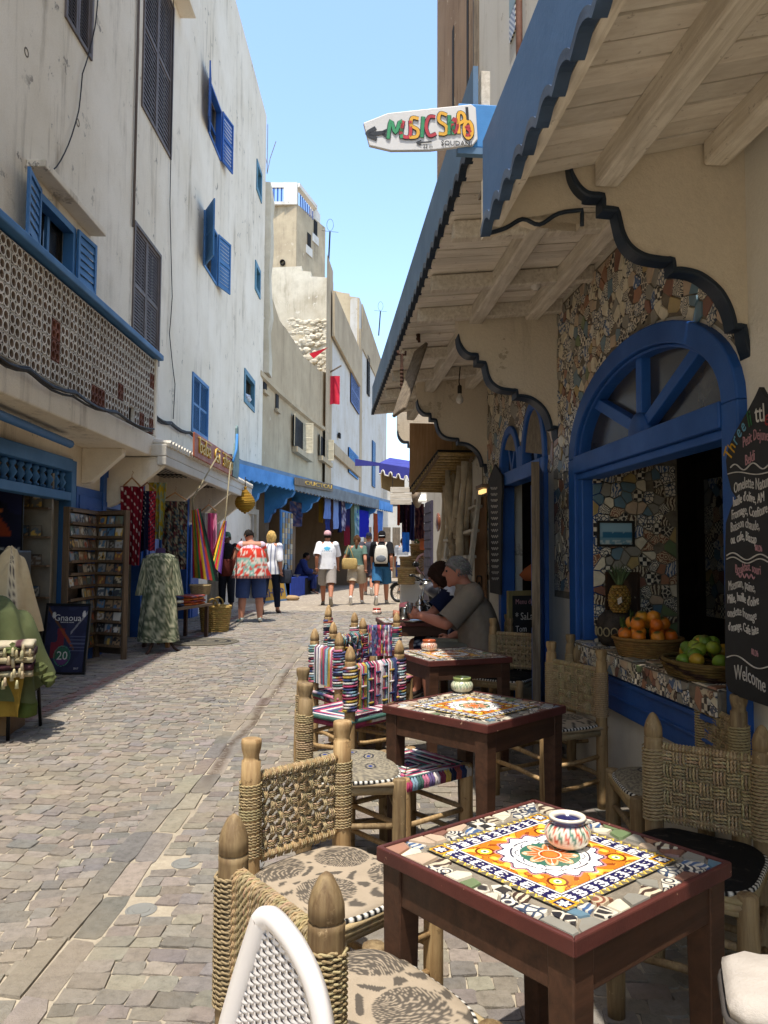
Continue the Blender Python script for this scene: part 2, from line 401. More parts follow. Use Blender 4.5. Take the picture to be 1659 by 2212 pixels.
street = g.build('street', m_ground); tag(street, 'sandy stone-paved street running between the shops', None, kind='structure')
def stone(mb, c, w, d, ang=0., col=None, z=None, hh=.006):
 """one cobble: an irregular eight-cornered block with a worn top"""
 base = [(-.5, -.4), (-.42, -.5), (.42, -.5), (.5, -.4), (.5, .4), (.42, .5), (-.42, .5), (-.5, .4)]; ca, sa = math.cos(ang), math.sin(ang); lo, up = [], []
 jt = [(rnd.uniform(-.07, .07), rnd.uniform(-.08, .08)) for _ in base]; tz = rnd.uniform(-.004, .004); sl = rnd.uniform(-.05, .05)
 for (a, b), (ja, jb) in zip(base, jt):
  for arr, k, zz in ((lo, 1., -.012), (up, .965, hh+tz)):
   x, y = (a+ja)*w*k, (b+jb)*d*k; X, Y = c[0]+x*ca-y*sa, c[1]+x*sa+y*ca; arr.append((X, Y, gz(Y)+zz+(x*sl if k < 1 else 0)))
 n = 8; mb._a(lo+up, [tuple(range(8, 16))]+[(i, (i+1) % n, (i+1) % n+n, i+n) for i in range(n)], col)
pal = [lin(c) for c in ('#827c74', '#8a8379', '#7b766f', '#90887b', '#938a7e', '#897f75', '#7f7b76', '#8d867e')]
stones = []
def strip_x(y): return -1.14-.02*math.sin(y*.9)
y = 1.0
while y < 16.5:
 d = rnd.uniform(.07, .092)*(1+.03*max(0, y-8))
 for side in (0, 1):
  x = (-3.9 if side == 0 else strip_x(y)+.11)+rnd.uniform(0, .01); xe = strip_x(y)-.107 if side == 0 else FX+FS*y+.1
  while x < xe:
   w = rnd.uniform(.075, .135)*(1+.03*max(0, y-8)); w = min(w, max(.05, xe-x)); cx = x+w/2
   ph = (cx+4)/1.25 % 1; yy = y+.13*(1-(2*ph-1)**2)+.03*math.sin(cx*5+y)
   stones.append((cx, yy, w-.001, d+.001, .22*(1-2*ph)*(.9)+rnd.uniform(-.03, .03))); x += w
 y += d
y = 1.0
while y < 16.5:
 L = rnd.uniform(.22, .46); o = rnd.uniform(-.01, .01)
 stones.append((strip_x(y)-.053+o, y+L/2, .108, L-.004, rnd.uniform(-.02, .02)));
 stones.append((strip_x(y)+.055+o, y+L/2, .108, L-.004, rnd.uniform(-.02, .02)))
 y += L
def in_view(x, y):
 u = 829.5+F*x/max(.1, y); v = 1199+F*(CAMH-gz(y))/max(.1, y); return -160 < u < 1800 and v < 2500
drains = [atg(400, 1865), atg(305, 1966)]
stones = [s for s in stones if in_view(s[0], s[1]) and all((s[0]-q.x)**2+(s[1]-q.y)**2 > .008 for q in drains)]
def seen_area(s):
 x, y = s[0], s[1]; hid = x > -.33 and y < 4.2
 return (s[2]*s[3]/y**3)*(.03 if hid else 1)
stones.sort(key=lambda s: -seen_area(s))
far_ = MB()
for i, s in enumerate(stones):
 col = jit(pal[rnd.randrange(len(pal))], .14)
 if i < 300:
  b = MB(); stone(b, s, s[2], s[3], s[4], col); b.build('cobblestone', m_stone, street)
 else: stone(far_, s, s[2], s[3], s[4], col)
far_.build('cobblestones', m_stone, street, kind='stuff', label='smaller cobbles farther up the street')
for q, w_ in zip(drains, ('beside the nearest chairs', 'nearest the bottom of the picture')):
 b = MB(); z = gz(q.y); b.lathe([(.062, z-.01), (.062, z+.002), (.055, z+.004), (.05, z+.001), (.035, z+.001), (.033, z+.004), (.0, z+.004)], 20, (q.x, q.y, 0), lin('#7d7c76'))
 tag(b.build('utility_cover', m_vc), 'small round grey metal utility cover set in the cobbles '+w_, 'cover', 'round covers in the paving')

# ================================================================ building helpers
def sheet(mb, u0, u1, z0, z1, holes, put, depth=.14):
 """wall face in (u, z) with rectangular openings and their reveals; put(u, z, d) -> point d behind the face"""
 us = sorted({u0, u1, *[h[0] for h in holes], *[h[1] for h in holes]}); zs = sorted({z0, z1, *[h[2] for h in holes], *[h[3] for h in holes]})
 for a, b in zip(us, us[1:]):
  for c, d in zip(zs, zs[1:]):
   m, n = (a+b)/2, (c+d)/2
   if any(h[0] < m < h[1] and h[2] < n < h[3] for h in holes): continue
   mb.quad(put(a, c, 0), put(b, c, 0), put(b, d, 0), put(a, d, 0))
 for h in holes:
  a, b, c, d = h[:4]; q = h[4] if len(h) > 4 else depth
  mb.quad(put(a, c, 0), put(a, c, q), put(a, d, q), put(a, d, 0)); mb.quad(put(b, c, 0), put(b, d, 0), put(b, d, q), put(b, c, q))
  mb.quad(put(a, d, 0), put(a, d, q), put(b, d, q), put(b, d, 0)); mb.quad(put(a, c, 0), put(b, c, 0), put(b, c, q), put(a, c, q))
def shutter_leaf(mb, o, X, Z, w, h, N, slats=14, rails=(.0, .5, 1.), fr=.05, th=.03):
 """louvred leaf with its corner at o, spanning w along X and h along Z, N outward"""
 o, X, Z, N = Vector(o), Vector(X).normalized(), Vector(Z), Vector(N).normalized()
 def bx(a0, a1, z0, z1, n0, n1):
  P = [o+X*a+Z*z+N*n for n in (n0, n1) for a, z in ((a0, z0), (a1, z0), (a1, z1), (a0, z1))]
  mb._a(P, [(3, 2, 1, 0), (4, 5, 6, 7), (0, 1, 5, 4), (1, 2, 6, 5), (2, 3, 7, 6), (3, 0, 4, 7)])
 bx(0, fr, 0, h, 0, th); bx(w-fr, w, 0, h, 0, th)
 zr = [fr/2+(h-fr)*r for r in rails]
 for z in zr: bx(fr, w-fr, z-fr/2, z+fr/2, .002, th-.002)
 for za, zb in zip(zr, zr[1:]):
  n = max(2, int(slats*(zb-za)/h)); a, b = za+fr/2, zb-fr/2
  for i in range(n):
   z = a+(b-a)*(i+.5)/n; dz = (b-a)/n*.55
   mb._a([o+X*fr+Z*(z-dz)+N*th*.85, o+X*(w-fr)+Z*(z-dz)+N*th*.85, o+X*(w-fr)+Z*(z+dz)+N*th*.2, o+X*fr+Z*(z+dz)+N*th*.2], [(0, 1, 2, 3)])
def frame_ring(mb, put, a, b, c, d, t, n0, n1):
 for (p, q, r, s) in ((a, a+t, c, d), (b-t, b, c, d), (a+t, b-t, d-t, d), (a+t, b-t, c, c+t)):
  P = [put(u, z, -n) for n in (n0, n1) for u, z in ((p, r), (q, r), (q, s), (p, s))]
  mb._a(P, [(3, 2, 1, 0), (4, 5, 6, 7), (0, 1, 5, 4), (1, 2, 6, 5), (2, 3, 7, 6), (3, 0, 4, 7)])

# ================================================================ left building
LX = -3.7
lb = thing('white_townhouse', 'tall whitewashed house with blue and brown shutters and a pierced balcony', 'building', (LX, 0, 0))
LP = lambda y, z, d: (-d, y, z)
def lyz(u, v, o=0): p = atx(u, v, LX+o); return p.y, p.z
def rect(u0, v0, u1, v1):                                  # opening from two pixels: top of the near edge, bottom of the far edge
 y0, zt = lyz(u0, v0); y1, zb = lyz(u1, v1); return (y0, y1, zb, zt)
W_balc = (7.95, 8.95, 4.05, 5.3); W_brl = (11.05, 12.4, 4.5, 6.35); W_bru = (11.25, 12.85, 8.2, 10.9); W_brt = (8.5, 9.3, 7.6, 9.3)
W_bu = (15.5, 16.7, 10.2, 11.35); W_bm = (15.3, 16.5, 7.3, 8.45); W_bl = (14.6, 15.95, 3.8, 4.95)
W_s1 = (21.4, 22.3, 11.85, 12.75); W_s2 = (21.4, 22.3, 8.95, 9.8); W_s3 = (20.0, 21.6, 5.45, 6.35)
D1 = (5.4, 9.08, 0, 2.52, 2.2); D2 = (10.0, 11.7, 0, 2.55, 1.6); D3 = (13.1, 14.4, 0, 2.5, 1.4); D4 = (16.2, 17.4, 0, 2.3, .5)
b = MB(); sheet(b, -8, 23.1, 0, 15, [W_balc, W_brl, W_bru, W_brt, W_bu, W_bm, W_bl, W_s1, W_s2, W_s3, D1, D2, D3, D4], LP)
b.quad((0, 23.1, 0), (-8, 23.1, 0), (-8, 23.1, 15), (0, 23.1, 15)); b.quad((0, -8, 15), (0, 23.1, 15), (-8, 23.1, 15), (-8, -8, 15)); b.quad((0, -8, 0), (-8, -8, 0), (-8, -8, 15), (0, -8, 15)); b.quad((-8, -8, 0), (-8, 23.1, 0), (-8, 23.1, 15), (-8, -8, 15))
b.build('wall', m_lw, lb)
b = MB(); b.box(-2.6, .02, 17.2, 17.9, 15, 16.3); b.build('parapet', m_white, lb)
def pane(h, fr): b = MB(); b.quad(LP(h[0], h[2], .139), LP(h[1], h[2], .139), LP(h[1], h[3], .139), LP(h[0], h[3], .139)); b.build('pane', m_glass, fr)
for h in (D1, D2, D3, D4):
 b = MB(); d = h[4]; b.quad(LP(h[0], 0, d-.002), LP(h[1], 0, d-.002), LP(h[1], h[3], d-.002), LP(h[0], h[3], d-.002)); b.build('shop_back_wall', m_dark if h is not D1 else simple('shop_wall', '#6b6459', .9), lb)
def window(h, mat, leaves, name='window', t=.06, sill=True):
 w = MB(); frame_ring(w, LP, h[0], h[1], h[2], h[3], t, -.1, .025); fr = w.build(name, mat, lb)
 pane(h, fr); m = MB(); m.box(-.12, -.085, (h[0]+h[1])/2-.03, (h[0]+h[1])/2+.03, h[2]+t, h[3]-t); m.box(-.12, -.09, h[0]+t, h[1]-t, (h[2]+h[3])/2-.02, (h[2]+h[3])/2+.02); m.build('mullion', mat, fr)
 for (o, X, w_, hh, N, sl) in leaves:
  s = MB(); shutter_leaf(s, o, X, (0, 0, 1), w_, hh, N, sl); s.build('shutter', mat, fr)
 return fr
def closed(h, mat, n, rails=(0, .5, 1)):
 w = (h[1]-h[0]-.08)/n
 return [((-.03, h[0]+.04+i*w, h[2]+.04), (0, 1, 0), w-.008, h[3]-h[2]-.08, (1, 0, 0), 34) for i in range(n)]
window(W_brl, m_brown, closed(W_brl, m_brown, 2), t=.05); window(W_bru, m_brown, closed(W_bru, m_brown, 2), t=.05); window(W_brt, m_brown, closed(W_brt, m_brown, 2), t=.05)
window(W_bl, m_blue2, closed(W_bl, m_blue2, 2), t=.07)
def opened(h, fa, fb, sl=14):
 w = (h[1]-h[0])/2; H = h[3]-h[2]
 A = Vector((math.sin(fa), -math.cos(fa), 0)); B = Vector((math.sin(fb), math.cos(fb), 0))
 return [((.03, h[0], h[2]), A, w, H, (A.y*-1, A.x, 0) if False else Vector((-A.y, A.x, 0)), sl), ((.03, h[1], h[2]), B, w, H, Vector((B.y, -B.x, 0)), sl)]
window(W_balc, m_blue2, opened(W_balc, .2, .06), t=.08); window(W_bu, m_blue, opened(W_bu, .2, .2), t=.05); window(W_bm, m_blue2, opened(W_bm, .5, .25), t=.05)
for h in (W_s1, W_s2, W_s3):
 w = MB(); frame_ring(w, LP, h[0], h[1], h[2], h[3], .13, -.08, .03); f_ = w.build('window', m_teal, lb); pane(h, f_)
 if h is W_s3:
  s = MB(); s.ball((.0, h[0]+.55, h[2]+.2), .14, 10, 8, lin('#c9cdd3'), (.8, 1.5, .7), .5, 3); s.build('folded_sheet', m_cloth, f_)
for q in ((0, .2, 7.7, 9.45, 5.42, 5.5), (0, .28, 11.1, 13.3, 11.05, 11.2)): b = MB(); b.box(*q); b.build('lintel', m_lw, lb, bev=.01)
# balcony: slab, pierced blocks, blue rail
BX = .62; BY0, BY1 = 2.0, 10.35; ZB, ZT = 3.02, 4.08
b = MB(); b.box(0, BX, BY0, BY1, 2.74, ZB); b.box(0, BX-.002, BY1-.1, BY1-.001, ZB, ZT)
balc = b.build('balcony', m_lw, lb, bev=.015)
b = MB(); b.box(BX-.17, BX-.15, BY0, BY1-.1, ZB, ZT); b.build('hole_shade_sheet', simple('hole_shade_brown', '#665445', .9), balc)  # added sheet; its brown stands in for the shade behind the holes
b = MB(); b.box(BX-.09, BX+.06, BY0, BY1+.04, ZT, ZT+.075); b.build('rail', m_blue2, balc, bev=.012)
def breeze():
 w, h = .196, .196; mb = MB(); n = 12; cs = [(.27, .27), (.73, .27), (.27, .73), (.73, .73)]; r = .182*w; th = .045
 # four tubes, a web with round holes between them
 for dep in (0, -th):
  for cx, cz in cs:
   ring = [(dep, (cx-.5)*w+r*math.cos(2*PI*k/n+PI/n), (cz-.5)*h+r*math.sin(2*PI*k/n+PI/n)) for k in range(n)]
   a = w*.25*.96; sq = []
   for k in range(n):
    t = 2*PI*k/n+PI/n; c_, s_ = math.cos(t), math.sin(t); q = w*.235/max(abs(c_), abs(s_)); q = min(q, w*.262)
    sq.append((dep, (cx-.5)*w+c_*q, (cz-.5)*h+s_*q))
   mb._a(ring+sq, [(k, (k+1) % n, (k+1) % n+n, k+n) for k in range(n)])
 mb.m = 1
 for cx, cz in cs:
  mb._a([(d, (cx-.5)*w+r*math.cos(2*PI*k/n+PI/n), (cz-.5)*h+r*math.sin(2*PI*k/n+PI/n)) for d in (0, -th) for k in range(n)], [(k, (k+1) % n, (k+1) % n+n, k+n) for k in range(n)])
 mb.m = 0
 for dep in (0,):
  for (a0, a1, c0, c1) in ((-.5, .5, -.5, -.48), (-.5, .5, .48, .5), (-.5, -.48, -.48, .48), (.48, .5, -.48, .48), (-.02, .02, -.5, -.06), (-.02, .02, .06, .5), (-.5, -.06, -.02, .02), (.06, .5, -.02, .02)):
   mb.box(dep-th, dep-.003, a0*w, a1*w, c0*h, c1*h)
 return mb.mesh('breeze_block')
me_bb = breeze(); m_bb = simple('breeze_paint', '#ddd5c7', .9, .15, 3, .2, c2='#cbc1b0'); me_bb.materials.append(m_bb); me_bb.materials.append(simple('bare_shaded_bore', '#907b68', .95))  # bores in bare clay brown, with their shade put into the colour
m_terra = simple('bare_terracotta', '#87543f', .9, .3, 10, .3)
me_bt = me_bb.copy(); me_bt.materials.clear(); me_bt.materials.append(m_terra); me_bt.materials.append(simple('broken_shaded_bore', '#4d3127', .95))  # bores darker than the bare faces, shade put into the colour
broken = {(20, 2), (20, 1), (25, 0), (26, 0), (29, 1), (33, 0), (35, 0), (35, 3)}
for i in range(36):
 y = BY1-.2-.2*(35-i)
 if y < 5.4: continue
 for k in range(5):
  if (i, k) in {(31, 0), (13, 1)}: continue
  share('breeze_block', me_bt if (i, k) in broken else me_bb, balc, (BX-.02, y, ZB+.11+.2*k+.02))
# shop 1: blue frame with turned balusters over the opening
b = MB(); y0, y1, zt = D1[0], D1[1], D1[3]
b.box(-.1, .05, y1-.12, y1+.02, 0, zt+.02); b.box(-.1, .06, y0, y1-.12, zt-.12, zt+.03); b.box(-.1, .05, y0, y1-.12, zt-.46, zt-.36); b.box(-.08, .03, y0+1.2, y0+1.3, 0, zt-.46)
sf = b.build('shop_front', m_blue2, lb, bev=.008)
for i in range(17):
 y = y1-.22-.17*i; m = MB(); z = zt-.36
 m.lathe([(.03, z), (.045, z+.03), (.02, z+.05), (.055, z+.11), (.02, z+.17), (.045, z+.2), (.03, z+.24)], 8, (-.03, y, 0)); m.build('baluster', m_blue2, sf, True)
b = MB(); b.box(0, .05, y1+.04, y1+.85, .3, 2.25); b.box(.05, .065, y1+.1, y1+.8, .4, 1.2); b.box(.05, .065, y1+.1, y1+.8, 1.3, 2.15); b.build('door', m_blue, lb, bev=.006)
b = MB()
b.tube([(.55, 3.2, 2.66), (.33, 8.2, 2.62)], .045, 8); b.build('awning_roller', m_blue2, lb, True)
for (h, nm) in ((D2, 1), (D3, 2)):
 b = MB(); b.box(-.1, .05, h[0]-.02, h[0]+.1, 0, h[3]); b.box(-.1, .05, h[1]-.1, h[1]+.02, 0, h[3]); b.box(-.1, .05, h[0]+.1, h[1]-.1, h[3]-.1, h[3]+.02); b.box(-.1, .04, h[0]+.1, h[1]-.1, h[3]-.5, h[3]-.42)
 for k in range(1, 4): y = h[0]+(h[1]-h[0])*k/4; b.box(-.09, .03, y-.025, y+.025, h[3]-.42, h[3]-.1)
 d_ = b.build('shop_front', m_blue, lb, bev=.006)
 for sgn, y in ((-1, h[0]), (1, h[1])):
  l_ = MB(); l_.box(.06, .1, min(y, y+sgn*.62), max(y, y+sgn*.62), .05, 2.0);
  for z0, z1 in ((.15, .9), (1.0, 1.9)): l_.box(.1, .115, min(y+sgn*.1, y+sgn*.52), max(y+sgn*.1, y+sgn*.52), z0, z1)
  l_.build('door_leaf', m_blue, d_, bev=.005)
# white concrete shop canopy with corrugated edge and plaster brackets
b = MB(); b.box(0, .82, 10.1, 16.7, 2.74, 2.9); b.box(.7, .82, 10.1, 16.7, 2.62, 2.74); cano = b.build('shop_canopy', m_conc, lb, bev=.015)
b = MB()
for i in range(44):
 y = 10.2+i*.148; b.tube([(.6, y, 2.93), (.86, y, 2.91)], .05, 6)
b.build('corrugated_edge', m_conc, cano)
for y in (10.15, 12.6, 14.6, 16.4): b = MB(); b.slab([(0, y, 2.05), (.14, y, 2.1), (.78, y, 2.62), (.78, y, 2.74), (0, y, 2.74)], (0, .12, 0)); b.build('bracket', m_lw, cano, bev=.01)
for y in (6.2, 9.35): b = MB(); b.slab([(0, y, 2.3), (.12, y, 2.32), (.5, y, 2.66), (.5, y, 2.74), (0, y, 2.74)], (0, .12, 0)); b.build('bracket', m_lw, cano, bev=.01)
b = MB()
for k in range(9): b.tube([(.1+.07*k, 10.4, 2.7), (.1+.07*k, 14.5, 2.7)], .008, 5)
for y in (10.8, 12, 13.2, 14.2): b.tube([(.1, y, 2.69), (.72, y, 2.69)], .008, 5)
b.build('hanging_rods', m_iron, cano)
# rain pipe and plaster scars
b = MB(); b.tube([(.03, 10.95, 6.2), (.03, 10.95, 15)], .022, 6); b.build('pipe', m_brown, lb, True)
for (u, v) in ((57, 113), (168, 265)):
 p = atx(u, v, LX); b = MB(); b.lathe([(.05, -.05), (.05, .004), (.035, .004), (.03, -.05)], 10, (0, p.y, p.z), M=Matrix.Rotation(R(90), 3, 'Y')); b.build('pipe_hole', m_drift, lb)

# cables on the left front
def cable(name, pts, r, label, n=1, group=None):
 b = MB()
 for k in range(n):
  P = [Vector(p)+Vector((rnd.uniform(-.02, .03), 0, rnd.uniform(-.03, .03))) if n > 1 else Vector(p) for p in pts]
  Q = []
  for a, c in zip(P, P[1:]):
   for t in (0, .25, .5, .75): Q.append(a.lerp(c, t)+Vector((0, 0, -.05*math.sin(PI*t))))
  Q.append(P[-1]); b.tube(Q, r, 5)
 o = b.build(name, m_cable, None, True); return tag(o, label, 'cable', group)
cable('cable_bundle', [atx(u, v, LX+.68) for u, v in ((-40, 745), (60, 800), (160, 850), (250, 893), (330, 930))], .013, 'sagging bundle of black cables along the balcony edge', 5)
cable('cable_bundle', [atx(u, v, LX+.06) for u, v in ((330, 893), (370, 915), (410, 935), (455, 962), (500, 985), (560, 1010))], .016, 'black cable bundle on the house wall above the orange shop sign', 4)
cable('wire', [atx(u, v, LX+.03) for u, v in ((212, -10), (205, 60), (178, 160), (170, 240), (140, 330), (105, 372), (72, 368))], .008, 'thin grey wire curving down to the balcony window')
cable('wire', [atx(u, v, LX+.03) for u, v in ((375, -10), (372, 200), (367, 440), (372, 640), (366, 720), (378, 830), (374, 905))], .008, 'long thin wire running straight down the house wall')

# ================================================================ far left buildings
def quadwall(mb, p, q, z0, zp, zq=None, th=None, jag=0, n=1, seed=0):
 """upright wall from p to q (x, y) with a top line zp -> zq, optionally ragged"""
 zq = zp if zq is None else zq; T = []
 for i in range(n+1):
  t = i/n; T.append((p[0]+(q[0]-p[0])*t, p[1]+(q[1]-p[1])*t, zp+(zq-zp)*t+(jag*(noise.noise(Vector((t*n*.7, seed, 0)))+.5*noise.noise(Vector((t*n*2.1, seed, 3)))) if 0 < i < n else 0)))
 pts = [(p[0], p[1], z0)]+[(q[0], q[1], z0)]+T[::-1]
 nrm = Vector((q[1]-p[1], p[0]-q[0], 0)).normalized()*(th or .6)
 mb.slab(pts, -nrm)
def px_win(mb_frame, mb_pane, P, Q, z0, z1): pass
bb_ = thing('beige_ruin', 'weathered beige building with a broken sloping roofline and cream shutters', 'building', (0, 0, 0))
bA, bB = at(565, 900, 23.2), at(712, 900, 36.5); pa, pb = (bA.x, bA.y), (bB.x, bB.y); bd = Vector((pb[0]-pa[0], pb[1]-pa[1], 0)).normalized(); bn = Vector((bd.y, -bd.x, 0))
def bpt(u, v, off=0.):                                     # pixel -> point on the beige wall (pushed out by off)
 r = ray(u, v); A = Vector((pa[0], pa[1], CAMH))+bn*off; t = (A-Vector((0, 0, CAMH))).dot(bn)/r.dot(bn); return Vector((0, 0, CAMH))+r*t
b = MB()
top = [(565, 615), (585, 640), (604, 690), (625, 722), (640, 745), (655, 770), (672, 785), (690, 800), (712, 812)]
mid_ = [(565, 800), (602, 838), (640, 872), (675, 902), (712, 930)]
T = [bpt(u, v) for u, v in top]
T2 = []
for i in range(len(T)-1):
 for t in (0, .33, .66): p = T[i].lerp(T[i+1], t); T2.append(p+Vector((0, 0, .12*noise.noise(p*2.3))))
T2.append(T[-1]); lo = [Vector((p.x, p.y, 0)) for p in (T[-1], T[0])]
b.slab(T2+lo, -bn*.8)
b.build('wall', m_beige, bb_)
b = MB(); M_ = [bpt(u, v, .12) for u, v in mid_]; b.loft([[p-bn*.2, p, p+Vector((0, 0, -.14)), p-bn*.2+Vector((0, 0, -.22))] for p in M_]); b.build('ledge', m_beige, bb_)
for (u0, u1, vt, vb, vt2, vb2, nm) in ((632, 664, 895, 965, 915, 975, 2), (688, 708, 938, 985, 940, 995, 2)):
 p0, p1, q0, q1 = bpt(u0, vb), bpt(u0, vt), bpt(u1, vb2), bpt(u1, vt2); w = MB(); wd = (q0-p0); wd.z = 0; L = wd.length; X = wd.normalized(); zt = p1.z; zb = p0.z
 w.slab([p0+bn*.01, p0+X*L+bn*.01, p0+X*L+bn*.01+Vector((0, 0, zt-zb)), p0+bn*.01+Vector((0, 0, zt-zb))], bn*.02); w_ = w.build('window', m_dark, bb_)
 s = MB(); A = (bn*.9+X*-.5).normalized(); shutter_leaf(s, p0+X*L*.6+bn*.04, (bn*.95+X*.25), (0, 0, 1), .4, zt-zb, (X*-.95+bn*.25), 20); s.build('shutter', simple('cream_paint', '#cdbf9f', .8), w_)
 s = MB(); shutter_leaf(s, p0+X*L*.02+bn*.04, (X*-.97+bn*.2), (0, 0, 1), L*.15, zt-zb, bn, 20); s.build('shutter', simple('cream_paint', '#cdbf9f', .8), w_)
 s = MB(); s.slab([p0+bn*.02-X*.15, p0+X*(L+.15)+bn*.02, p0+X*(L+.15)+bn*.02-Vector((0, 0, .2)), p0-X*.15+bn*.02-Vector((0, 0, .2))], bn*.2); s.build('sill', m_beige, w_)
for (u, v, w_, h_) in ((572, 845, 7, 30), (598, 885, 9, 40)):
 p = bpt(u, v, .015); s = MB(); s.slab([p+bd*-.2, p+bd*.2, p+bd*.2+Vector((0, 0, h_*.014)), p+bd*-.2+Vector((0, 0, h_*.014))], bn*.02); f_ = s.build('niche', m_dark, bb_)
 s = MB(); s.slab([p+bd*-.3+Vector((0, 0, -.1)), p+bd*.3+Vector((0, 0, -.1)), p+bd*.3, p+bd*-.3], bn*.09); s.build('sill', m_beige, f_)
# ragged rubble stub of a party wall against the white house
b = MB(); rings = []
for k in range(14):
 z = 7+k*.46; q = .3+.3*noise.noise(Vector((k*1.9, 2, 0))); rings.append([(LX-.1, 23.2, z), (LX+.32*q+.06, 23.25+.1*noise.noise(Vector((k, 5, 1))), z), (LX+.5*q, 23.9, z), (LX-.1, 24.1, z)])
b.loft(rings); tag(b.build('rubble_wall', m_rubble), 'ragged stub of rubble wall rising at the end of the white house', 'wall')
b = MB(); p = at(577, 375, 23.6)
for dx, dz, dy in ((.0, 1.6, 0), (.25, 1.1, .1), (-.12, .8, .2)): b.tube([p, p+Vector((dx*.3, dy, dz*.5)), p+Vector((dx, dy, dz))], .012, 4)
tag(b.build('dry_stalks', m_drift), 'dry bare plant stalks sticking up from the rubble wall top', 'plant')
# pale house with sunlit ruined end wall
ph = thing('ruined_house', 'pale house with a sunlit crumbling end wall and white front', 'building')
def house(root, pts_front, u_corner, d0, u_left, zt_fun, matf, mats): pass
c0 = at(718, 600, 36.5); cl = at(560, 600, 37.5); c1 = at(776, 600, 47.5)
b = MB()
endtop = [(560, 560), (585, 578), (652, 575), (652, 585), (672, 587), (672, 597), (718, 600)]
E = [at(u, v, 37.5-(u-560)/158*1.) for u, v in endtop]; b.slab(E+[Vector((E[-1].x, E[-1].y, 0)), Vector((E[0].x, E[0].y, 0))], (0, .8, 0)); b.build('end_wall', m_rubble, ph)
rub = MB()                                                # rough stones still showing in the end wall
for i in range(150):
 u = rnd.uniform(625, 712); v = rnd.uniform(690, 800);
 if v < 640+ (712-u)*.4: continue
 p = at(u, v, 36.6); rub.ball(p, rnd.uniform(.06, .16), 6, 4, None, (1.3, .5, .8), .6, i)
rub.build('rubble', m_rubble, ph, kind='stuff')
b = MB(); fd = (c1-c0); fd.z = 0; fd.normalize(); fn = Vector((fd.y, -fd.x, 0))
def fp(u, v, off=0., A=None, n=None):
 A = (A or c0)+(n or fn)*off; r = ray(u, v); n = n or fn; t = (Vector((A.x, A.y, CAMH))-Vector((0, 0, CAMH))).dot(n)/r.dot(n); return Vector((0, 0, CAMH))+r*t
zt0 = fp(718, 628).z
P0, P1 = fp(718.5, 700), fp(778, 700)
b.slab([Vector((P0.x, P0.y, 0)), Vector((P1.x, P1.y, 0)), Vector((P1.x, P1.y, zt0-.2)), Vector((P0.x, P0.y, zt0))], -fn*.6); b.build('front_wall', m_pale, ph)
b = MB()
for va, vb in ((628, 705), (957, 990)):
 A0, A1 = fp(718, va, .08), fp(776, vb, .08); h_ = (2.2 if va < 700 else .55); b.slab([A0, Vector((A1.x, A1.y, A0.z)), Vector((A1.x, A1.y, A0.z-h_)), A0-Vector((0, 0, h_))], fn*.12)
A0 = fp(706, 640, .05); b.slab([Vector((A0.x, A0.y, 3)), Vector((P0.x, P0.y, 3)), Vector((P0.x, P0.y, zt0+1)), Vector((A0.x, A0.y, zt0+1))], (0, -.12, 0)); b.build('stone_band', m_ochre, ph)
def far_window(root, u0, u1, v0, v1, mat, A, n, shutters=True, leaf=None):
 p0, p1 = fp(u0, v1, .03, A, n), fp(u1, v1, .03, A, n); zt = fp(u0, v0, .03, A, n).z; z0 = p0.z; X = (p1-p0); X.z = 0; L = X.length; X.normalize()
 w = MB(); w.slab([p0, p0+X*L, p0+X*L+Vector((0, 0, zt-z0)), p0+Vector((0, 0, zt-z0))], n*.02); w_ = w.build('window', m_dark if shutters is not None else mat, root)
 s = MB(); shutter_leaf(s, p0+n*.04, X, (0, 0, 1), L, zt-z0, n, 26); s.build('shutter', mat, w_); return w_
far_window(ph, 757, 775, 803, 868, simple('lilac_blue_paint', '#6d84b8', .7), c0, fn); far_window(ph, 752, 772, 965, 1020, m_sky_blue, c0, fn)
b = MB(); p = fp(730, 945, .05); b.slab([p, p+fd*.4, p+fd*.4+Vector((0, 0, .25)), p+Vector((0, 0, .25))], fn*.1); b.build('vent', m_dark, ph)
# tower behind with roof terrace
tw = thing('tower_house', 'tall square beige tower house with a white railed roof terrace', 'building')
tc, tl, tr = at(641, 430, 43), at(560, 430, 43.5), at(703, 490, 47); ztop = at(641, 440, 43).z
b = MB(); b.slab([Vector((tl.x, tl.y, 4)), Vector((tc.x, tc.y, 4)), Vector((tc.x, tc.y, ztop)), Vector((tl.x, tl.y, ztop))], (0, .8, 0)); ze = at(703, 492, 47).z
b.slab([Vector((tc.x+.01, tc.y+.01, 4)), Vector((tr.x, tr.y, 4)), Vector((tr.x, tr.y, ze)), Vector((tc.x+.01, tc.y+.01, ztop))], (-.7, .3, 0)); b.build('wall', m_tower, tw)
b = MB(); td = Vector((tr.x-tc.x, tr.y-tc.y, 0)).normalized(); T0 = Vector((tc.x, tc.y, ztop)); Lx = (tc.x-tl.x)
b.box(tc.x-.75, tc.x+.02, tc.y-.03, tc.y+.6, ztop-.05, ztop+1.25); b.box(tl.x, tc.x-.75, tc.y+.1, tc.y+.3, ztop+1.0, ztop+1.3); b.box(tl.x, tc.x-.75, tc.y+.05, tc.y+.35, ztop-.02, ztop+.15)
q = T0+td*2.6
b.beam(T0+Vector((0, .2, 1.18)), q+Vector((0, 0, .9)), .3, .25); b.slab([q, q+td*.8, q+td*.8+Vector((0, 0, .8)), q+Vector((0, 0, 1.))], (-.4, .2, 0)); b.build('terrace_wall', m_white, tw)
for i in range(9): x = tc.x-.9-i*.22; b = MB(); b.box(x-.04, x+.04, tc.y+.15, tc.y+.2, ztop+.15, ztop+1.0); b.build('baluster', m_blue, tw)
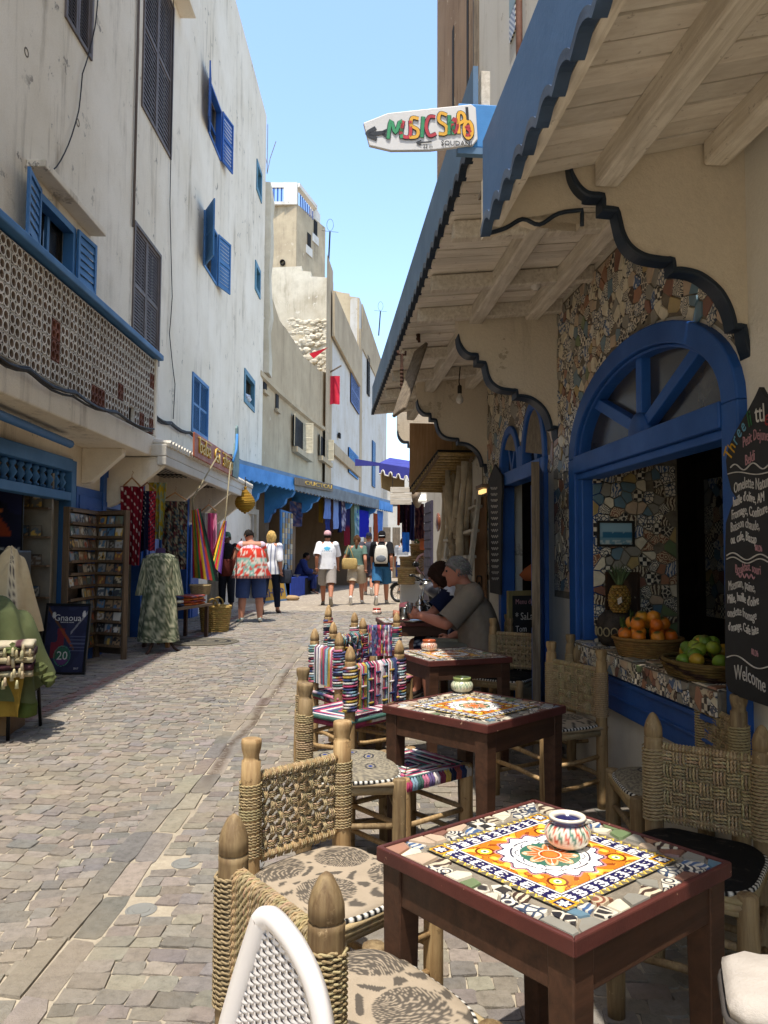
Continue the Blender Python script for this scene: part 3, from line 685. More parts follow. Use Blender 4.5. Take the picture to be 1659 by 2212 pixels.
for i in range(8): p = T0+td*(.5+i*.25); b = MB(); b.box(p.x-.03, p.x+.03, p.y-.03, p.y+.03, p.z+.0, p.z+.75-.03*i); b.build('baluster', m_blue, tw)
tn = Vector((td.y, -td.x, 0))
for (u, v, w_, h_) in ((663, 530, .5, .8), (677, 505, .5, .9)):
 r = ray(u, v); A = Vector((tc.x, tc.y, CAMH)); t = (A-Vector((0, 0, CAMH))).dot(tn)/r.dot(tn); p = Vector((0, 0, CAMH))+r*t+tn*.02
 s = MB(); s.slab([p, p+td*w_, p+td*w_+Vector((0, 0, h_)), p+Vector((0, 0, h_))], tn*.02); w_o = s.build('window', m_dark, tw); s = MB(); s.slab([p-td*.2-Vector((0, 0, .5)), p+td*(w_+.2)-Vector((0, 0, .5)), p+td*(w_+.2), p-td*.2], tn*.03); s.build('patch', m_white, w_o)
p = at(610, 566, 43); b = MB(); b.lathe([(.16, -.2), (.16, .01), (.11, .012), (.1, -.2)], 12, p+Vector((0, -.0, 0)), M=Matrix.Rotation(R(90), 3, 'X')); b.build('pipe_hole', m_dark, tw)
# third house
th_ = thing('corner_house', 'narrow far house with an ochre corner and a stepped crumbling top', 'building')
k0, k1, k2 = at(722, 640, 49), at(776, 640, 48.5), at(836, 740, 64); b = MB()
E = [at(u, v, 49-(u-722)/54*.5) for u, v in ((720, 627), (740, 632), (755, 634), (756, 640), (776, 643))]; b.slab(E+[Vector((E[-1].x, E[-1].y, 5)), Vector((E[0].x, E[0].y, 5))], (0, .6, 0)); b.build('end_wall', m_tower, th_)
gd = Vector((k2.x-k1.x, k2.y-k1.y, 0)).normalized(); gn = Vector((gd.y, -gd.x, 0)); zt = at(776, 643, 48.5).z; b = MB(); K0, K1 = Vector((k1.x+.02, k1.y+.02, 0)), Vector((k2.x, k2.y, 0))
b.slab([K0, K1, K1+Vector((0, 0, zt-1.6)), K0.lerp(K1, .6)+Vector((0, 0, zt-.8)), K0+Vector((0, 0, zt))], -gn*.6); b.build('front_wall', m_pale, th_)
b = MB(); b.slab([K0+Vector((0, 0, 3))+gn*.02, K0+gd*.9+gn*.02+Vector((0, 0, 3)), K0+gd*.9+gn*.02+Vector((0, 0, zt-2)), K0+gn*.02+Vector((0, 0, zt-2))], gn*.06); b.slab([K0+gd*.9+gn*.02+Vector((0, 0, zt-3)), K1+gn*.02+Vector((0, 0, zt-3.6)), K1+gn*.02+Vector((0, 0, zt-1.7)), K0+gd*.9+gn*.02+Vector((0, 0, zt-.1))], gn*.05); b.build('stone_band', m_ochre, th_)
far_window(th_, 792, 797, 765, 850, m_dark, k1, gn); far_window(th_, 803, 809, 950, 1050, m_blue2, k1, gn)
# end of the street
b = MB(); e0, e1 = at(822, 900, 62), at(960, 900, 60); quadwall(b, (e0.x-.5, e0.y), (e1.x+12, e1.y), 0, 8.2, 7.2, .6); tag(b.build('end_house', m_pale), 'pale low house closing the far end of the street', 'building')
# aerials
for (u, vt, vb, d, lab) in ((713, 500, 587, 45, 'thin rooftop aerial with a loop on the tower side'), (822, 672, 725, 60, 'small looped aerial on the far roof above the street')):
 p, q = at(u-4, vb, d), at(u, vt, d); b = MB(); b.tube([p, q], .05, 5); c = q+Vector((0, 0, .4)); b.tube([c+Vector((.2*math.cos(a), 0, .36*math.sin(a))) for a in np.linspace(0, 2*PI, 17)], .012, 4); b.tube([q+Vector((-.5, 0, .05)), q+Vector((.5, 0, -.05))], .012, 4)
 tag(b.build('aerial', m_iron), lab, 'aerial', 'rooftop aerials')
# flags and washing
def cloth_hang(name, o, X, w, h, col, label, cat, amp=.06, nf=3, nx=14, ny=18, taper=.0, fn=None, mat=None, group=None, seed=1, sag=0., parent=None, Y=None):
 """hanging cloth from the top edge o, o+X*w, falling h, with folds"""
 o, X = Vector(o), Vector(X).normalized(); N = Y or Vector((X.y, -X.x, 0)); b = MB(); P = []; cc = []
 for j in range(ny+1):
  t = j/ny
  for i in range(nx+1):
   s = i/nx; k = 1-taper*(t if taper >= 0 else (1-t)); off = amp*(.35+.65*t)*math.sin(s*nf*2*PI+seed+.8*math.sin(t*3+seed))+amp*.4*noise.noise(Vector((s*6, t*4, seed)))
   P.append(o+X*(w*(.5+(s-.5)*k))+N*off-Vector((0, 0, h*t*(1+.04*noise.noise(Vector((s*3, seed, 0)))) - sag*math.sin(PI*s)*(1-t)*-1)))
   cc.append(jit(col, .05) if fn is None else fn(s, t))
 F_ = [(j*(nx+1)+i, j*(nx+1)+i+1, (j+1)*(nx+1)+i+1, (j+1)*(nx+1)+i) for j in range(ny) for i in range(nx)]
 b._a(P, F_, cc); ob = b.build(name, mat or m_cloth, parent, True)
 if label: tag(ob, label, cat, group)
 return ob
fl = cloth_hang('flag', at(709, 812, 36), (1, 0, 0), .55, 1.35, lin('#c4303f'), 'red flag hanging limp from a pole on the beige building', 'flag', .06, 1.5)
b = MB(); b.tube([at(698, 818, 36.2), at(713, 804, 36), at(737, 790, 35.5)], .04, 5); tag(b.build('flag_pole', m_drift), 'bare wooden pole slanting out above the red flag', 'pole')
q0 = at(668, 764, 34); b = MB(); b._a([q0, q0+Vector((.85, 0, .3)), q0+Vector((.2, 0, -.22)), q0+Vector((.05, .1, -.05))], [(0, 1, 2), (0, 2, 3)], [lin('#b3242f'), lin('#8e1b26'), lin('#b3242f'), lin('#3d5a33')]); tag(b.build('pennant', m_cloth), 'small dark red pennant blowing above the broken roofline', 'flag')

# ================================================================ cafe (local frame: s along the facade, o out to the street, z up)
FROT = math.atan2(FT.y, FT.x)
def cafe_thing(name, label, cat, group=None): return thing(name, label, cat, (FX, 0, 0), FROT, group)
cf = cafe_thing('cafe_building', 'cafe building with mosaic walls, cobalt arched window and tall streaked upper wall', 'building')
WS0, WS1, WZ0, WSP, WR = 3.14, 5.29, .56, 2.1, .57         # big window: ends, bottom, spring line, rise
WC, WH = (WS0+WS1)/2, (WS1-WS0)/2
DS0, DS1 = 5.9, 7.42
def arch_z(s, c, h, zs, r): t = min(1, abs(s-c)/h); return zs+r*math.sqrt(max(0, 1-t*t))
b = MB()
def fq(s0, s1, z0, z1, o=0): b.quad((s0, o, z0), (s1, o, z0), (s1, o, z1), (s0, o, z1))
fq(-6, WS0, 0, 3.3); fq(WS0, WS1, 0, WZ0); fq(WS1, DS0, 0, 3.3); fq(DS1, 12.7, 0, 3.3)
N_ = 28
for i in range(N_):
 a, c = WS0+(WS1-WS0)*i/N_, WS0+(WS1-WS0)*(i+1)/N_; za, zc = arch_z(a, WC, WH, WSP, WR), arch_z(c, WC, WH, WSP, WR); b.quad((a, 0, za), (c, 0, zc), (c, 0, 3.3), (a, 0, 3.3)); b.quad((a, 0, za), (c, 0, zc), (c, -.3, zc), (a, -.3, za))
for s in (WS0, WS1): b.quad((s, 0, WZ0), (s, -.3, WZ0), (s, -.3, WSP), (s, 0, WSP))
AR = ((6.68, 7.42, 2.22, .42), (5.9, 6.62, 2.22, .5))
for s0, s1, zs, r in AR:
 for i in range(12):
  a, c = s0+(s1-s0)*i/12, s0+(s1-s0)*(i+1)/12; m, h = (s0+s1)/2, (s1-s0)/2; za, zc = arch_z(a, m, h, zs, r), arch_z(c, m, h, zs, r); b.quad((a, 0, za), (c, 0, zc), (c, 0, 3.3), (a, 0, 3.3)); b.quad((a, 0, za), (c, 0, zc), (c, -.2, zc), (a, -.2, za))
fq(6.62, 6.68, 2.1, 3.3)
for s in (DS0, DS1): b.quad((s, 0, 0), (s, -.2, 0), (s, -.2, 2.2), (s, 0, 2.2))
b.build('lower_wall', m_white, cf)
b = MB(); fq(-6, 8.5, 3.3, 16); b.quad((8.5, 0, 3.3), (8.5, -.0, 16), (8.5, -.001, 16), (8.5, -.001, 3.3)); b.build('upper_wall', m_white, cf)
b = MB(); b.box(8.5, 11.4, -.8, .025, 3.3, 16); b.box(8.5, 12.7, -.6, -.001, 3.2, 3.6); b.build('upper_corner', m_tan, cf)
b = MB()
for (s, w, z0, z1) in ((9.9, .12, 4.6, 8.5), (8.9, .1, 6.8, 12)): b.box(s, s+w, .02, .035, z0, z1)
b.build('wall_slit', m_dark, cf)
b = MB(); b.box(8.42, 8.5, .0, .06, 3.4, 16); b.build('plank_strip', m_drift, cf)
# interior: dim room, deep back wall
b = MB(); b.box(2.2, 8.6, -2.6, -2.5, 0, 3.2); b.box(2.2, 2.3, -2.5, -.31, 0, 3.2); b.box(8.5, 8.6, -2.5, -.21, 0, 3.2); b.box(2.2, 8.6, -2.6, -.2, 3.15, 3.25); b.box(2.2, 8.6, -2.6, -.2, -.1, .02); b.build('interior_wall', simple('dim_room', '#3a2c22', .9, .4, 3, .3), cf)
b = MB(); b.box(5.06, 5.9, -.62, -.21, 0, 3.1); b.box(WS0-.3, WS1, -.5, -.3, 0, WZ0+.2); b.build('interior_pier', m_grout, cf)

# ---- mosaic tiles
def tile_mats():
 out = []
 def T(name, c, c2=None, pat=None, sc=30):
  N = NT(name); v = N.coords(); col = lin(c)
  if pat == 'check':
   k = N.n('TexChecker'); k.inputs['Scale'].default_value = sc; k.inputs[1].default_value = (*lin(c), 1); k.inputs[2].default_value = (*lin(c2), 1); N.l(v, k.inputs['Vector']); col = k.outputs['Color']
  elif pat == 'flower':
   k = N.n('TexVoronoi', feature='F1'); k.inputs['Scale'].default_value = sc; N.l(v, k.inputs['Vector']); s = N.mul(N.mul(k.outputs['Distance'], 26), 0, 'SINE'); col = N.mix(N.val(s, -.1, .15), lin(c), lin(c2))
  elif pat == 'star':
   k = N.n('TexVoronoi', feature='DISTANCE_TO_EDGE'); k.inputs['Scale'].default_value = sc; N.l(v, k.inputs['Vector']); col = N.mix(N.val(k.outputs['Distance'], .08, .12), lin(c2), lin(c))
  elif pat == 'scroll':
   k = N.n('TexWave', wave_type='RINGS'); k.inputs['Scale'].default_value = sc; k.inputs['Distortion'].default_value = 9; k.inputs['Detail Scale'].default_value = 1.2; N.l(v, k.inputs['Vector']); col = N.mix(N.val(k.outputs['Fac'], .45, .55), lin(c), lin(c2))
  f = N.noise(v, 18, 4); col = N.mix(N.val(f, .3, .75, 0, .35), col, lin('#6d6252'))
  N.bump(N.noise(v, 30, 3), .08, .004); return N.fin(col, .3, 0, .5)
 for a in (('terracotta_tile', '#a3745a'), ('ochre_tile', '#b19a66'), ('cream_tile', '#ddd3ba'), ('grey_tile', '#8d8a80'), ('slate_blue_tile', '#5f7f90'), ('oxide_tile', '#84594a'), ('peach_tile', '#c2aa90'),
              ('chequer_tile', '#e0d8c4', '#23242a', 'check', 36), ('floral_tile', '#e2dac6', '#2d3140', 'flower', 26), ('star_tile', '#e0d8c6', '#33455f', 'star', 40), ('scroll_tile', '#d0c4a8', '#45302a', 'scroll', 14), ('green_tile', '#6c7f58'), ('black_star_tile', '#26262c', '#d6ccb8', 'star', 34), ('blue_scroll_tile', '#d8d2c4', '#3b5f8c', 'scroll', 16), ('rust_flower_tile', '#c9b596', '#84503d', 'flower', 22)): out.append(T(*a))
 return out
TM = tile_mats()
TW = [2, 1.5, 5, 4, 2, 1, 3, 4, 4, 4, 4, 1, 3, 3, 2]
def tile_field(parent, clip, n, put, keep, r_, name='mosaic_tile', th=.007, gap=.006, limit=300, near=None, minsz=.02):
 xs = [p[0] for p in clip]; ys_ = [p[1] for p in clip]; seeds = []
 for _ in range(n*30):
  if len(seeds) >= n: break
  p = (r_.uniform(min(xs), max(xs)), r_.uniform(min(ys_), max(ys_)))
  A = (max(xs)-min(xs))*(max(ys_)-min(ys_)); md = .62*math.sqrt(A/n)
  if all((p[0]-q[0])**2+(p[1]-q[1])**2 > md*md for q in seeds): seeds.append(p)
 cells = voronoi_cells(seeds, clip, gap); rest = [MB() for _ in TM]; items = [(s, c) for s, c in zip(seeds, cells) if c is not None and keep(*s)]
 if near: items.sort(key=near)
 for k, (s, c) in enumerate(items):
  i = r_.choices(range(len(TM)), TW)[0]; t = th*r_.uniform(.6, 1.3); ta, tb_ = r_.uniform(-.05, .05), r_.uniform(-.05, .05)
  if limit < 300 and r_.random() < .03: continue
  lo = [Vector(put(p[0], p[1], 0)) for p in c]; cen = np.mean(c, 0); up = [Vector(put(cen[0]+(p[0]-cen[0])*.94, cen[1]+(p[1]-cen[1])*.94, t+(0 if th < .007 else max(-t*.6, (p[0]-cen[0])*ta+(p[1]-cen[1])*tb_)))) for p in c]; m = len(c); fs = [tuple(range(m, 2*m))]+[(a, (a+1) % m, (a+1) % m+m, a+m) for a in range(m)]
  if k < limit:
   o0 = sum(lo, Vector())/m; b = MB(); b._a([p-o0 for p in lo+up], fs); b.build(name, TM[i], parent, loc=o0)
  else: rest[i]._a(lo+up, fs)
 for mb, m in zip(rest, TM):
  if mb.v: mb.build(name+'s', m, parent, kind='stuff')
rt = random.Random(5)
mos = MB();
def above_arch(s, z): return not (WS0-.02 < s < WS1+.02 and z < arch_z(s, WC, WH+.03, WSP, WR+.04))
# mortar skin behind the tiles of the big bay
b = MB()
for i in range(40):
 a, c = 3.21+(5.75-3.21)*i/40, 3.21+(5.75-3.21)*(i+1)/40; za, zc = [arch_z(s, WC, WH+.02, WSP, WR+.02) if abs(s-WC) < WH+.02 else 1.15 for s in (a, c)]
 b.quad((a, .004, za), (c, .004, zc), (c, .004, 3.28), (a, .004, 3.28))
b.quad((5.75, .004, 2.2), (8.3, .004, 2.62), (8.3, .004, 3.28), (5.75, .004, 3.28)); b.quad((7.42, .004, 1.2), (8.3, .004, 1.2), (8.3, .004, 2.7), (7.42, .004, 2.7))
b.build('mortar', m_grout, cf)
tile_field(cf, [(3.22, 1.2), (5.72, 1.2), (5.72, 3.26), (3.22, 3.26)], 860, lambda s, z, d: (s, .006+d, z), above_arch, rt, near=lambda it: (it[0][1] < 1.9, it[0][0]), limit=250)
def above_doors(s, z):
 for s0, s1, zs, r in AR:
  if s0-.03 < s < s1+.03 and z < arch_z(s, (s0+s1)/2, (s1-s0)/2+.05, zs, r+.06): return False
 return z > 2.1 or s > 7.47
tile_field(cf, [(5.75, 1.25), (8.2, 1.25), (8.2, 3.2), (5.75, 3.2)], 420, lambda s, z, d: (s, .006+d, z), above_doors, rt, limit=40, near=lambda it: it[0][0])
# interior pier face and dim back wall tiles
tile_field(cf, [(-.6, .85), (-.04, .85), (-.04, 2.05), (-.6, 2.05)], 150, lambda o, z, d: (5.05-d, o, z), lambda a, c: True, rt, limit=0)
tile_field(cf, [(2.4, .8), (8.3, .8), (8.3, 2.3), (2.4, 2.3)], 420, lambda s, z, d: (s, -2.49+d, z), lambda a, c: True, rt, limit=0)

# ---- big blue arched window
win = MB()
def arch_band(mb, c, h0, h1, zs, r0, r1, o0, o1, n=26):
 ring = []
 for i in range(n+1):
  t = PI*i/n; ca, sa = math.cos(t), math.sin(t)
  ring.append([(c-h1*ca, o0, zs+r1*sa), (c-h1*ca, o1, zs+r1*sa), (c-h0*ca, o1, zs+r0*sa), (c-h0*ca, o0, zs+r0*sa)])
 mb.loft(ring)
arch_band(win, WC, WH-.13, WH, WSP, WR-.11, WR, -.1, .045); arch_band(win, WC, WH-.155, WH-.13, WSP, WR-.13, WR-.11, -.08, .02)
win.box(WS0, WS0+.13, -.1, .045, WZ0, WSP); win.box(WS1-.13, WS1, -.1, .045, WZ0, WSP); win.box(WS1-.2, WS1-.13, -.12, .02, .9, WSP-.1)
fr = win.build('window_frame', m_blue, cf, bev=.008)
b = MB(); b.box(WS0+.13, WS1-.13, -.1, .055, 2.0, 2.115); b.box(WS0+.13, WS1-.13, -.1, .03, 1.955, 1.998); b.build('transom', m_blue, fr, bev=.008)
for a in (45, 90, 135):
 t = R(a); p = Vector((WC-.12*math.cos(t), -.03, 2.11+.1*math.sin(t))); q = Vector((WC-(WH-.13)*math.cos(t), -.03, WSP+(WR-.11)*math.sin(t))); b = MB(); b.beam(p, q, .07, .06, (0, 1, 0)); b.build('spoke', m_blue, fr, bev=.005)
b = MB(); b.lathe([(.0, -.0), (.12, 0), (.12, .06), (.09, .075), (0, .075)], 20, (WC, -.05, 2.12), M=Matrix.Rotation(R(-90), 3, 'X')); b.build('hub', m_blue, fr, True)
b = MB(); ring = [(WC-(WH-.15)*math.cos(PI*i/20), -.055, WSP+(WR-.12)*math.sin(PI*i/20)) for i in range(21)]; b.poly(ring); b.build('pane', m_glass, fr)
b = MB(); b.box(WS0+.0, WS1, -.002, .05, WZ0, .765); b.build('bottom_panel', m_blue, fr, bev=.006)
b = MB(); b.box(WS0+.13, WS1-.13, .05, .065, .735, .76); b.box(WS0+.13, WS1-.13, .05, .06, .64, .655); b.build('panel_moulding', m_blue, fr, bev=.003)
sill = MB(); sill.box(WS0+.135, WS1-.135, -.45, .075, .77, .885); sl = sill.build('sill', m_grout, cf, bev=.012)
tile_field(sl, [(WS0+.14, .775), (WS1-.14, .775), (WS1-.14, .88), (WS0+.14, .88)], 84, lambda s, z, d: (s, .076+d, z), lambda a, c: True, rt, limit=84, gap=.005)
tile_field(sl, [(WS0+.14, -.44), (WS1-.14, -.44), (WS1-.14, .07), (WS0+.14, .07)], 120, lambda s, o, d: (s, o, .886+d), lambda a, c: True, rt, limit=0)

# ---- bay 2: blue doors
b = MB()
for s0, s1, zs, r in AR: arch_band(b, (s0+s1)/2, (s1-s0)/2-.07, (s1-s0)/2, zs, r-.07, r, -.1, .03, 16)
b.box(DS1-.11, DS1, -.1, .035, 0, 2.22); b.box(DS0, DS0+.1, -.1, .035, 0, 2.22); b.box(6.6, 6.7, -.08, .03, 2.1, 2.4); b.box(DS0+.1, DS1-.11, -.1, .04, 2.1, 2.22)
df = b.build('door_frame', m_blue, cf, bev=.008)
for s0, s1, zs, r in AR:
 b = MB(); m = (s0+s1)/2
 for a in (60, 120): t = R(a); b.beam((m, -.03, 2.22), (m-((s1-s0)/2-.07)*math.cos(t), -.03, zs+(r-.07)*math.sin(t)), .045, .05, (0, 1, 0))
 b.build('spoke', m_blue, df)
 b = MB(); b.poly([(m-((s1-s0)/2-.06)*math.cos(PI*i/14), -.05, zs+(r-.06)*math.sin(PI*i/14)) for i in range(15)]); b.build('pane', m_glass, df)
b = MB(); b.M = Matrix.Translation((5.93, .035, 0)) @ Matrix.Rotation(R(161), 4, 'Z'); b.box(0, .62, -.045, 0, .05, 2.1); b.box(.1, .52, -.06, -.045, .2, .95); b.box(.1, .52, -.06, -.045, 1.1, 1.95); dl = b.build('door_leaf', m_blue, df, bev=.005)
b = MB(); b.M = Matrix.Translation((5.93, .035, 0)) @ Matrix.Rotation(R(161), 4, 'Z'); b.box(.615, .635, -.05, .005, .05, 2.1); b.build('door_edge', m_drift, dl)

# ================================================================ canopies and partition walls
def arch_profile():
 px = [(1222, 352), (1227, 384), (1241, 411), (1263, 429), (1294, 432), (1294, 460), (1324, 463), (1329, 485), (1336, 512), (1352, 540), (1383, 561), (1426, 569), (1443, 569), (1445, 592), (1468, 592), (1504, 602), (1540, 630), (1560, 660), (1571, 690), (1575, 712), (1596, 712), (1600, 740), (1612, 770), (1636, 797), (1659, 806)]
 return [(lambda p: (p.y, p.z))(facs(u, v, 3.15)) for u, v in px]
PRO = arch_profile()
def smooth_pro(P):
 P = [Vector(p) for p in P]; n = len(P); sharp = {0, n-1}; out = []
 for i in range(1, n-1):
  if (P[i]-P[i-1]).angle(P[i+1]-P[i]) > .85: sharp.add(i)
 for i in range(n-1):
  p1, p2 = P[i], P[i+1]; p0 = 2*p1-p2 if i in sharp else P[i-1]; p3 = 2*p2-p1 if i+1 in sharp else P[i+2]
  for k in range(4): s = k/4; out.append(tuple(.5*((2*p1)+(-p0+p2)*s+(2*p0-5*p1+4*p2-p3)*s*s+(-p0+3*p1-3*p2+p3)*s**3)))
 return out+[tuple(P[-1])]
PRO = smooth_pro(PRO)
def partition(s, th, label, soffit, tip=True, outer=True):
 t = cafe_thing('partition_wall', label, 'wall', 'scalloped partition walls under the canopy')
 pr = [(o, z) for o, z in PRO if o > 0]; ex = pr[0]; pts = [(ex[0], soffit(ex[0])+.06)]+pr+[(0, pr[-1][1]-.02), (0, soffit(0)+.06)]
 b = MB(); b.slab([(s, o, z) for o, z in pts], (th, 0, 0)); b.build('plaster', m_part, t)
 b = MB(); P = pr+[(0, pr[-1][1]-.02)]; n = len(P); rings = []
 for i, (o, z) in enumerate(P):
  a, c = P[max(0, i-1)], P[min(n-1, i+1)]; d = Vector((c[0]-a[0], c[1]-a[1])).normalized(); w = Vector((d.y, -d.x))*(.015 if i > 6 else .006+.0015*i)   # towards the plaster
  rings.append([(s-.012, o, z), (s-.012, o+w.x, z+w.y), (s+th+.006, o+w.x, z+w.y), (s+th+.006, o-w.x*.1, z-w.y*.1-.006), (s-.006, o-w.x*.1, z-w.y*.1-.006)])
 b.loft(rings); b.build('edge_trim', m_navy, t)
 if outer:                                             # the part that carries the fascia, set back
  o0, o1 = ex[0]-.05, 1.085; zs = soffit(1.0)
  pl = [(o1, zs+.05), (o1, zs-.2), (1.0, zs-.17), (.93, zs-.13), (.86, zs-.15), (.78, zs-.1), (.68, zs-.08), (o0-.02, ex[1]-.25), (o0-.02, soffit(o0)+.05)]
  b = MB(); b.slab([(s+th*.75, o, z) for o, z in pl], (.07, 0, 0)); oc = b.build('outer_cheek', m_part, t)
  b = MB(); b.tube([(s+th*.75-.004, o, z-.006) for o, z in smooth_pro(pl[1:8])], .009, 6); b.build('cheek_trim', m_navy, oc, True)
 return t
so1 = lambda o: 3.2-.24*o
so2 = lambda o: 3.32-.1*o
partition(3.12, .06, 'nearest plaster partition with a scalloped navy edge, big window behind it', so1)
partition(5.62, .12, 'plaster partition with a scalloped navy edge between window bay and doors', so2, outer=False)
partition(8.0, .12, 'plaster partition with a scalloped navy edge beyond the blue doors', so2, outer=False)
partition(10.0, .1, 'farthest scalloped plaster partition beside the violet awning', so2, outer=False)
def canopy(s0, s1, so, zb, zt, label, o1, joists, cross, mat_f, wave=.16, plank=.115, start=0., inner=True, sr=0.):
 t = cafe_thing('plank_canopy', label, 'canopy', 'boarded canopies along the cafe front')
 n = int((s1-s0)/plank)
 for i in range(n):                                    # boards run out from the wall
  a = s0+(s1-s0)*i/n; c = s0+(s1-s0)*(i+1)/n-.009; dz = rnd.uniform(-.004, .004); b = MB()
  b.slab([(a, -.02, so(-.02)+dz), (a, o1, so(o1)+dz), (c, o1, so(o1)+dz), (c, -.02, so(-.02)+dz)], (0, 0, .022)); b.build('plank', m_plank, t)
 b = MB(); b.slab([(s0, -.05, so(-.05)+.03), (s0, o1, so(o1)+.03), (s1+sr, o1, so(o1)+.03), (s1+sr, -.05, so(-.05)+.03)], (0, 0, .02)); b.build('roof_sheet', m_drift, t)
 for o in joists:
  b = MB(); b.box(s0, s1-.02, o-.05, o+.05, so(o)-.115, so(o)-.006); b.build('joist', m_joist, t, bev=.012)
 for s in cross:
  b = MB(); b.slab([(s, 0, so(0)-.004), (s, o1-.02, so(o1)-.004), (s, o1-.02, so(o1)-.1), (s, 0, so(0)-.1)], (.07, 0, 0)); b.build('cross_beam', m_joist, t, bev=.008)
 pts = []; m = int(round((s1-s0)/wave)); wave = (s1-s0)/m
 for i in range(m):
  for q in range(8):
   x = q/8; f = .034*(math.sin(x*PI)**.8 if x < .55 else math.sin(x*PI)**1.6); pts.append((s0+(i+x)*wave, zb+f*1.1-.01))
 pts.append((s1, zb-.01)); b = MB(); b.slab([(s, o1+.002, z) for s, z in pts]+[(s1, o1+.002, zt), (s0, o1+.002, zt)], (0, .022, 0)); fa = b.build('fascia', mat_f, t)
 b = MB(); b.loft([[(s, o1-.006, z-.002), (s, o1+.034, z-.006), (s, o1+.034, z+.026), (s, o1-.006, z+.024)] for s, z in pts]); b.build('wavy_trim', m_navy if mat_f is m_fascia2 else simple('dark_blue_trim', '#3c4f68', .45, .3, 6, .1, c2='#2a394e'), fa)
 b = MB(); b.box(s0, s1, o1-.05, o1-.012, zb+.03, zt-.02); b.build('inner_board', m_joist, t)
 return t
canopy(-3.2, 3.12, so1, 2.74, 3.12, 'near boarded canopy with a blue wavy fascia overhead', 1.08, (.14, .6), (), m_fascia, sr=.2)
canopy(3.31, 9.7, so2, 3.22, 3.56, 'long boarded canopy with a grey-blue wavy fascia farther along', 1.08, (.2, .62), (4.05, 4.85, 5.5, 6.6, 7.4, 8.2, 9.0), m_fascia2)
# blue end board and arrow sign
t = cafe_thing('end_board', 'flat blue board closing the near end of the far canopy', 'board'); p0, p1 = facs(990, 222, 3.28), facs(1092, 322, 3.28)
b = MB(); b.box(3.28, 3.305, p1.y, p0.y, p1.z, p0.z); b.build('board', m_sky_blue, t, bev=.006); b = MB(); b.box(3.275, 3.308, p1.y, p0.y+.004, p1.z-.03, p1.z-.002); b.build('rail', m_fascia2, t)
sg = cafe_thing('arrow_sign', 'white painted arrow board reading MUSIC SHOPS, pointing left over the street', 'sign')
SP = [(785, 265), (838, 244), (930, 234), (1018, 225), (1028, 232), (1032, 300), (1022, 313), (930, 324), (845, 325), (798, 314)]
P = [facs(u, v, 3.265) for u, v in SP]; b = MB(); b.slab(P, (.018, 0, 0)); b.build('panel', simple('white_enamel', '#d9d7d4', .45, .08, 3, .05, edge='#9d988f'), sg, bev=.003)
def sgp(u, v, d=.004): p = facs(u, v, 3.265); return Vector((3.265-d, p.y, p.z))
inkc = dict(g='#2f8f5c', r='#b9303c', y='#e0a82f', k='#22252a'); INK = {k: simple('sign_paint_'+n, c, .5, .1, 8, .02) for (k, c), n in zip(inkc.items(), ('green', 'red', 'yellow', 'black'))}
def stroke(pts, w, ink, d=.004, parent=None, name='letter', ow=1.55):
 P = [sgp(u, v, d) for u, v in pts]; Q = [P[0]]
 for i in range(len(P)-1):
  p0, p1, p2, p3 = P[max(0, i-1)], P[i], P[i+1], P[min(len(P)-1, i+2)]
  for k in range(1, 5):
   t = k/4; Q.append(.5*((2*p1)+(-p0+p2)*t+(2*p0-5*p1+4*p2-p3)*t*t+(-p0+3*p1-3*p2+p3)*t**3))
 for ww, ik, dd in ((w*ow, 'k', 0), (w, ink, .0016)):
  if ik == ink == 'k' and dd: break
  b = MB(); L = []
  for i, p in enumerate(Q):
   tg = (Q[min(i+1, len(Q)-1)]-Q[max(i-1, 0)]).normalized(); nrm = Vector((0, -tg.z, tg.y))*ww/2; L.append([p+nrm-Vector((dd, 0, 0)), p-nrm-Vector((dd, 0, 0))])
  b.loft(L, False, False); b.build(name, INK[ik], parent)
for pts, ink in (([(838, 301), (844, 262), (854, 288), (865, 262), (867, 300)], 'g'), ([(871, 262), (866, 290), (877, 298), (886, 292), (886, 262)], 'r'), ([(904, 258), (890, 256), (888, 272), (902, 282), (900, 296), (884, 298)], 'y'), ([(914, 253), (911, 298)], 'g'), ([(940, 254), (927, 254), (920, 274), (927, 294), (942, 290)], 'r'),
                 ([(965, 250), (951, 246), (948, 262), (963, 274), (962, 290), (947, 290)], 'y'), ([(970, 250), (969, 292)], 'g'), ([(969, 272), (977, 266), (979, 292)], 'g'), ([(983, 256), (977, 270), (982, 288), (988, 272), (983, 256)], 'r'), ([(991, 290), (990, 248), (1000, 247), (1003, 260), (992, 268)], 'y'), ([(1010, 262), (1003, 272), (1003, 290), (1011, 300), (1019, 290), (1018, 272), (1011, 262)], 'y'), ([(1016, 274), (1006, 276), (1015, 285), (1013, 294), (1005, 293)], 'r')): stroke(pts, .0135, ink, parent=sg, ow=1.45)
for pts, w in (([(833, 287), (812, 289), (796, 290)], .018), ([(812, 277), (793, 290), (814, 301)], .018), ([(838, 281), (826, 288), (838, 297)], .012), ([(932, 307), (902, 309)], .006), ([(910, 304), (900, 309), (910, 314)], .006), ([(1008, 232), (1010, 262)], .012)): stroke(pts, w, 'k', .003, parent=sg, name='arrow', ow=1.)
def sign_text(s, u, v, size, ink, tilt=0):
 p = sgp(u, v, .004); text('lettering', s, INK[ink], size, sg, Matrix.Translation(p) @ Matrix(((0, 0, -1), (-1, 0, 0), (0, 1, 0))).to_4x4() @ Matrix.Rotation(tilt, 4, 'Z'), .0008)
sign_text('SOUDANI', 986, 311, .03, 'k', .03); sign_text('23 m', 924, 317, .02, 'k')
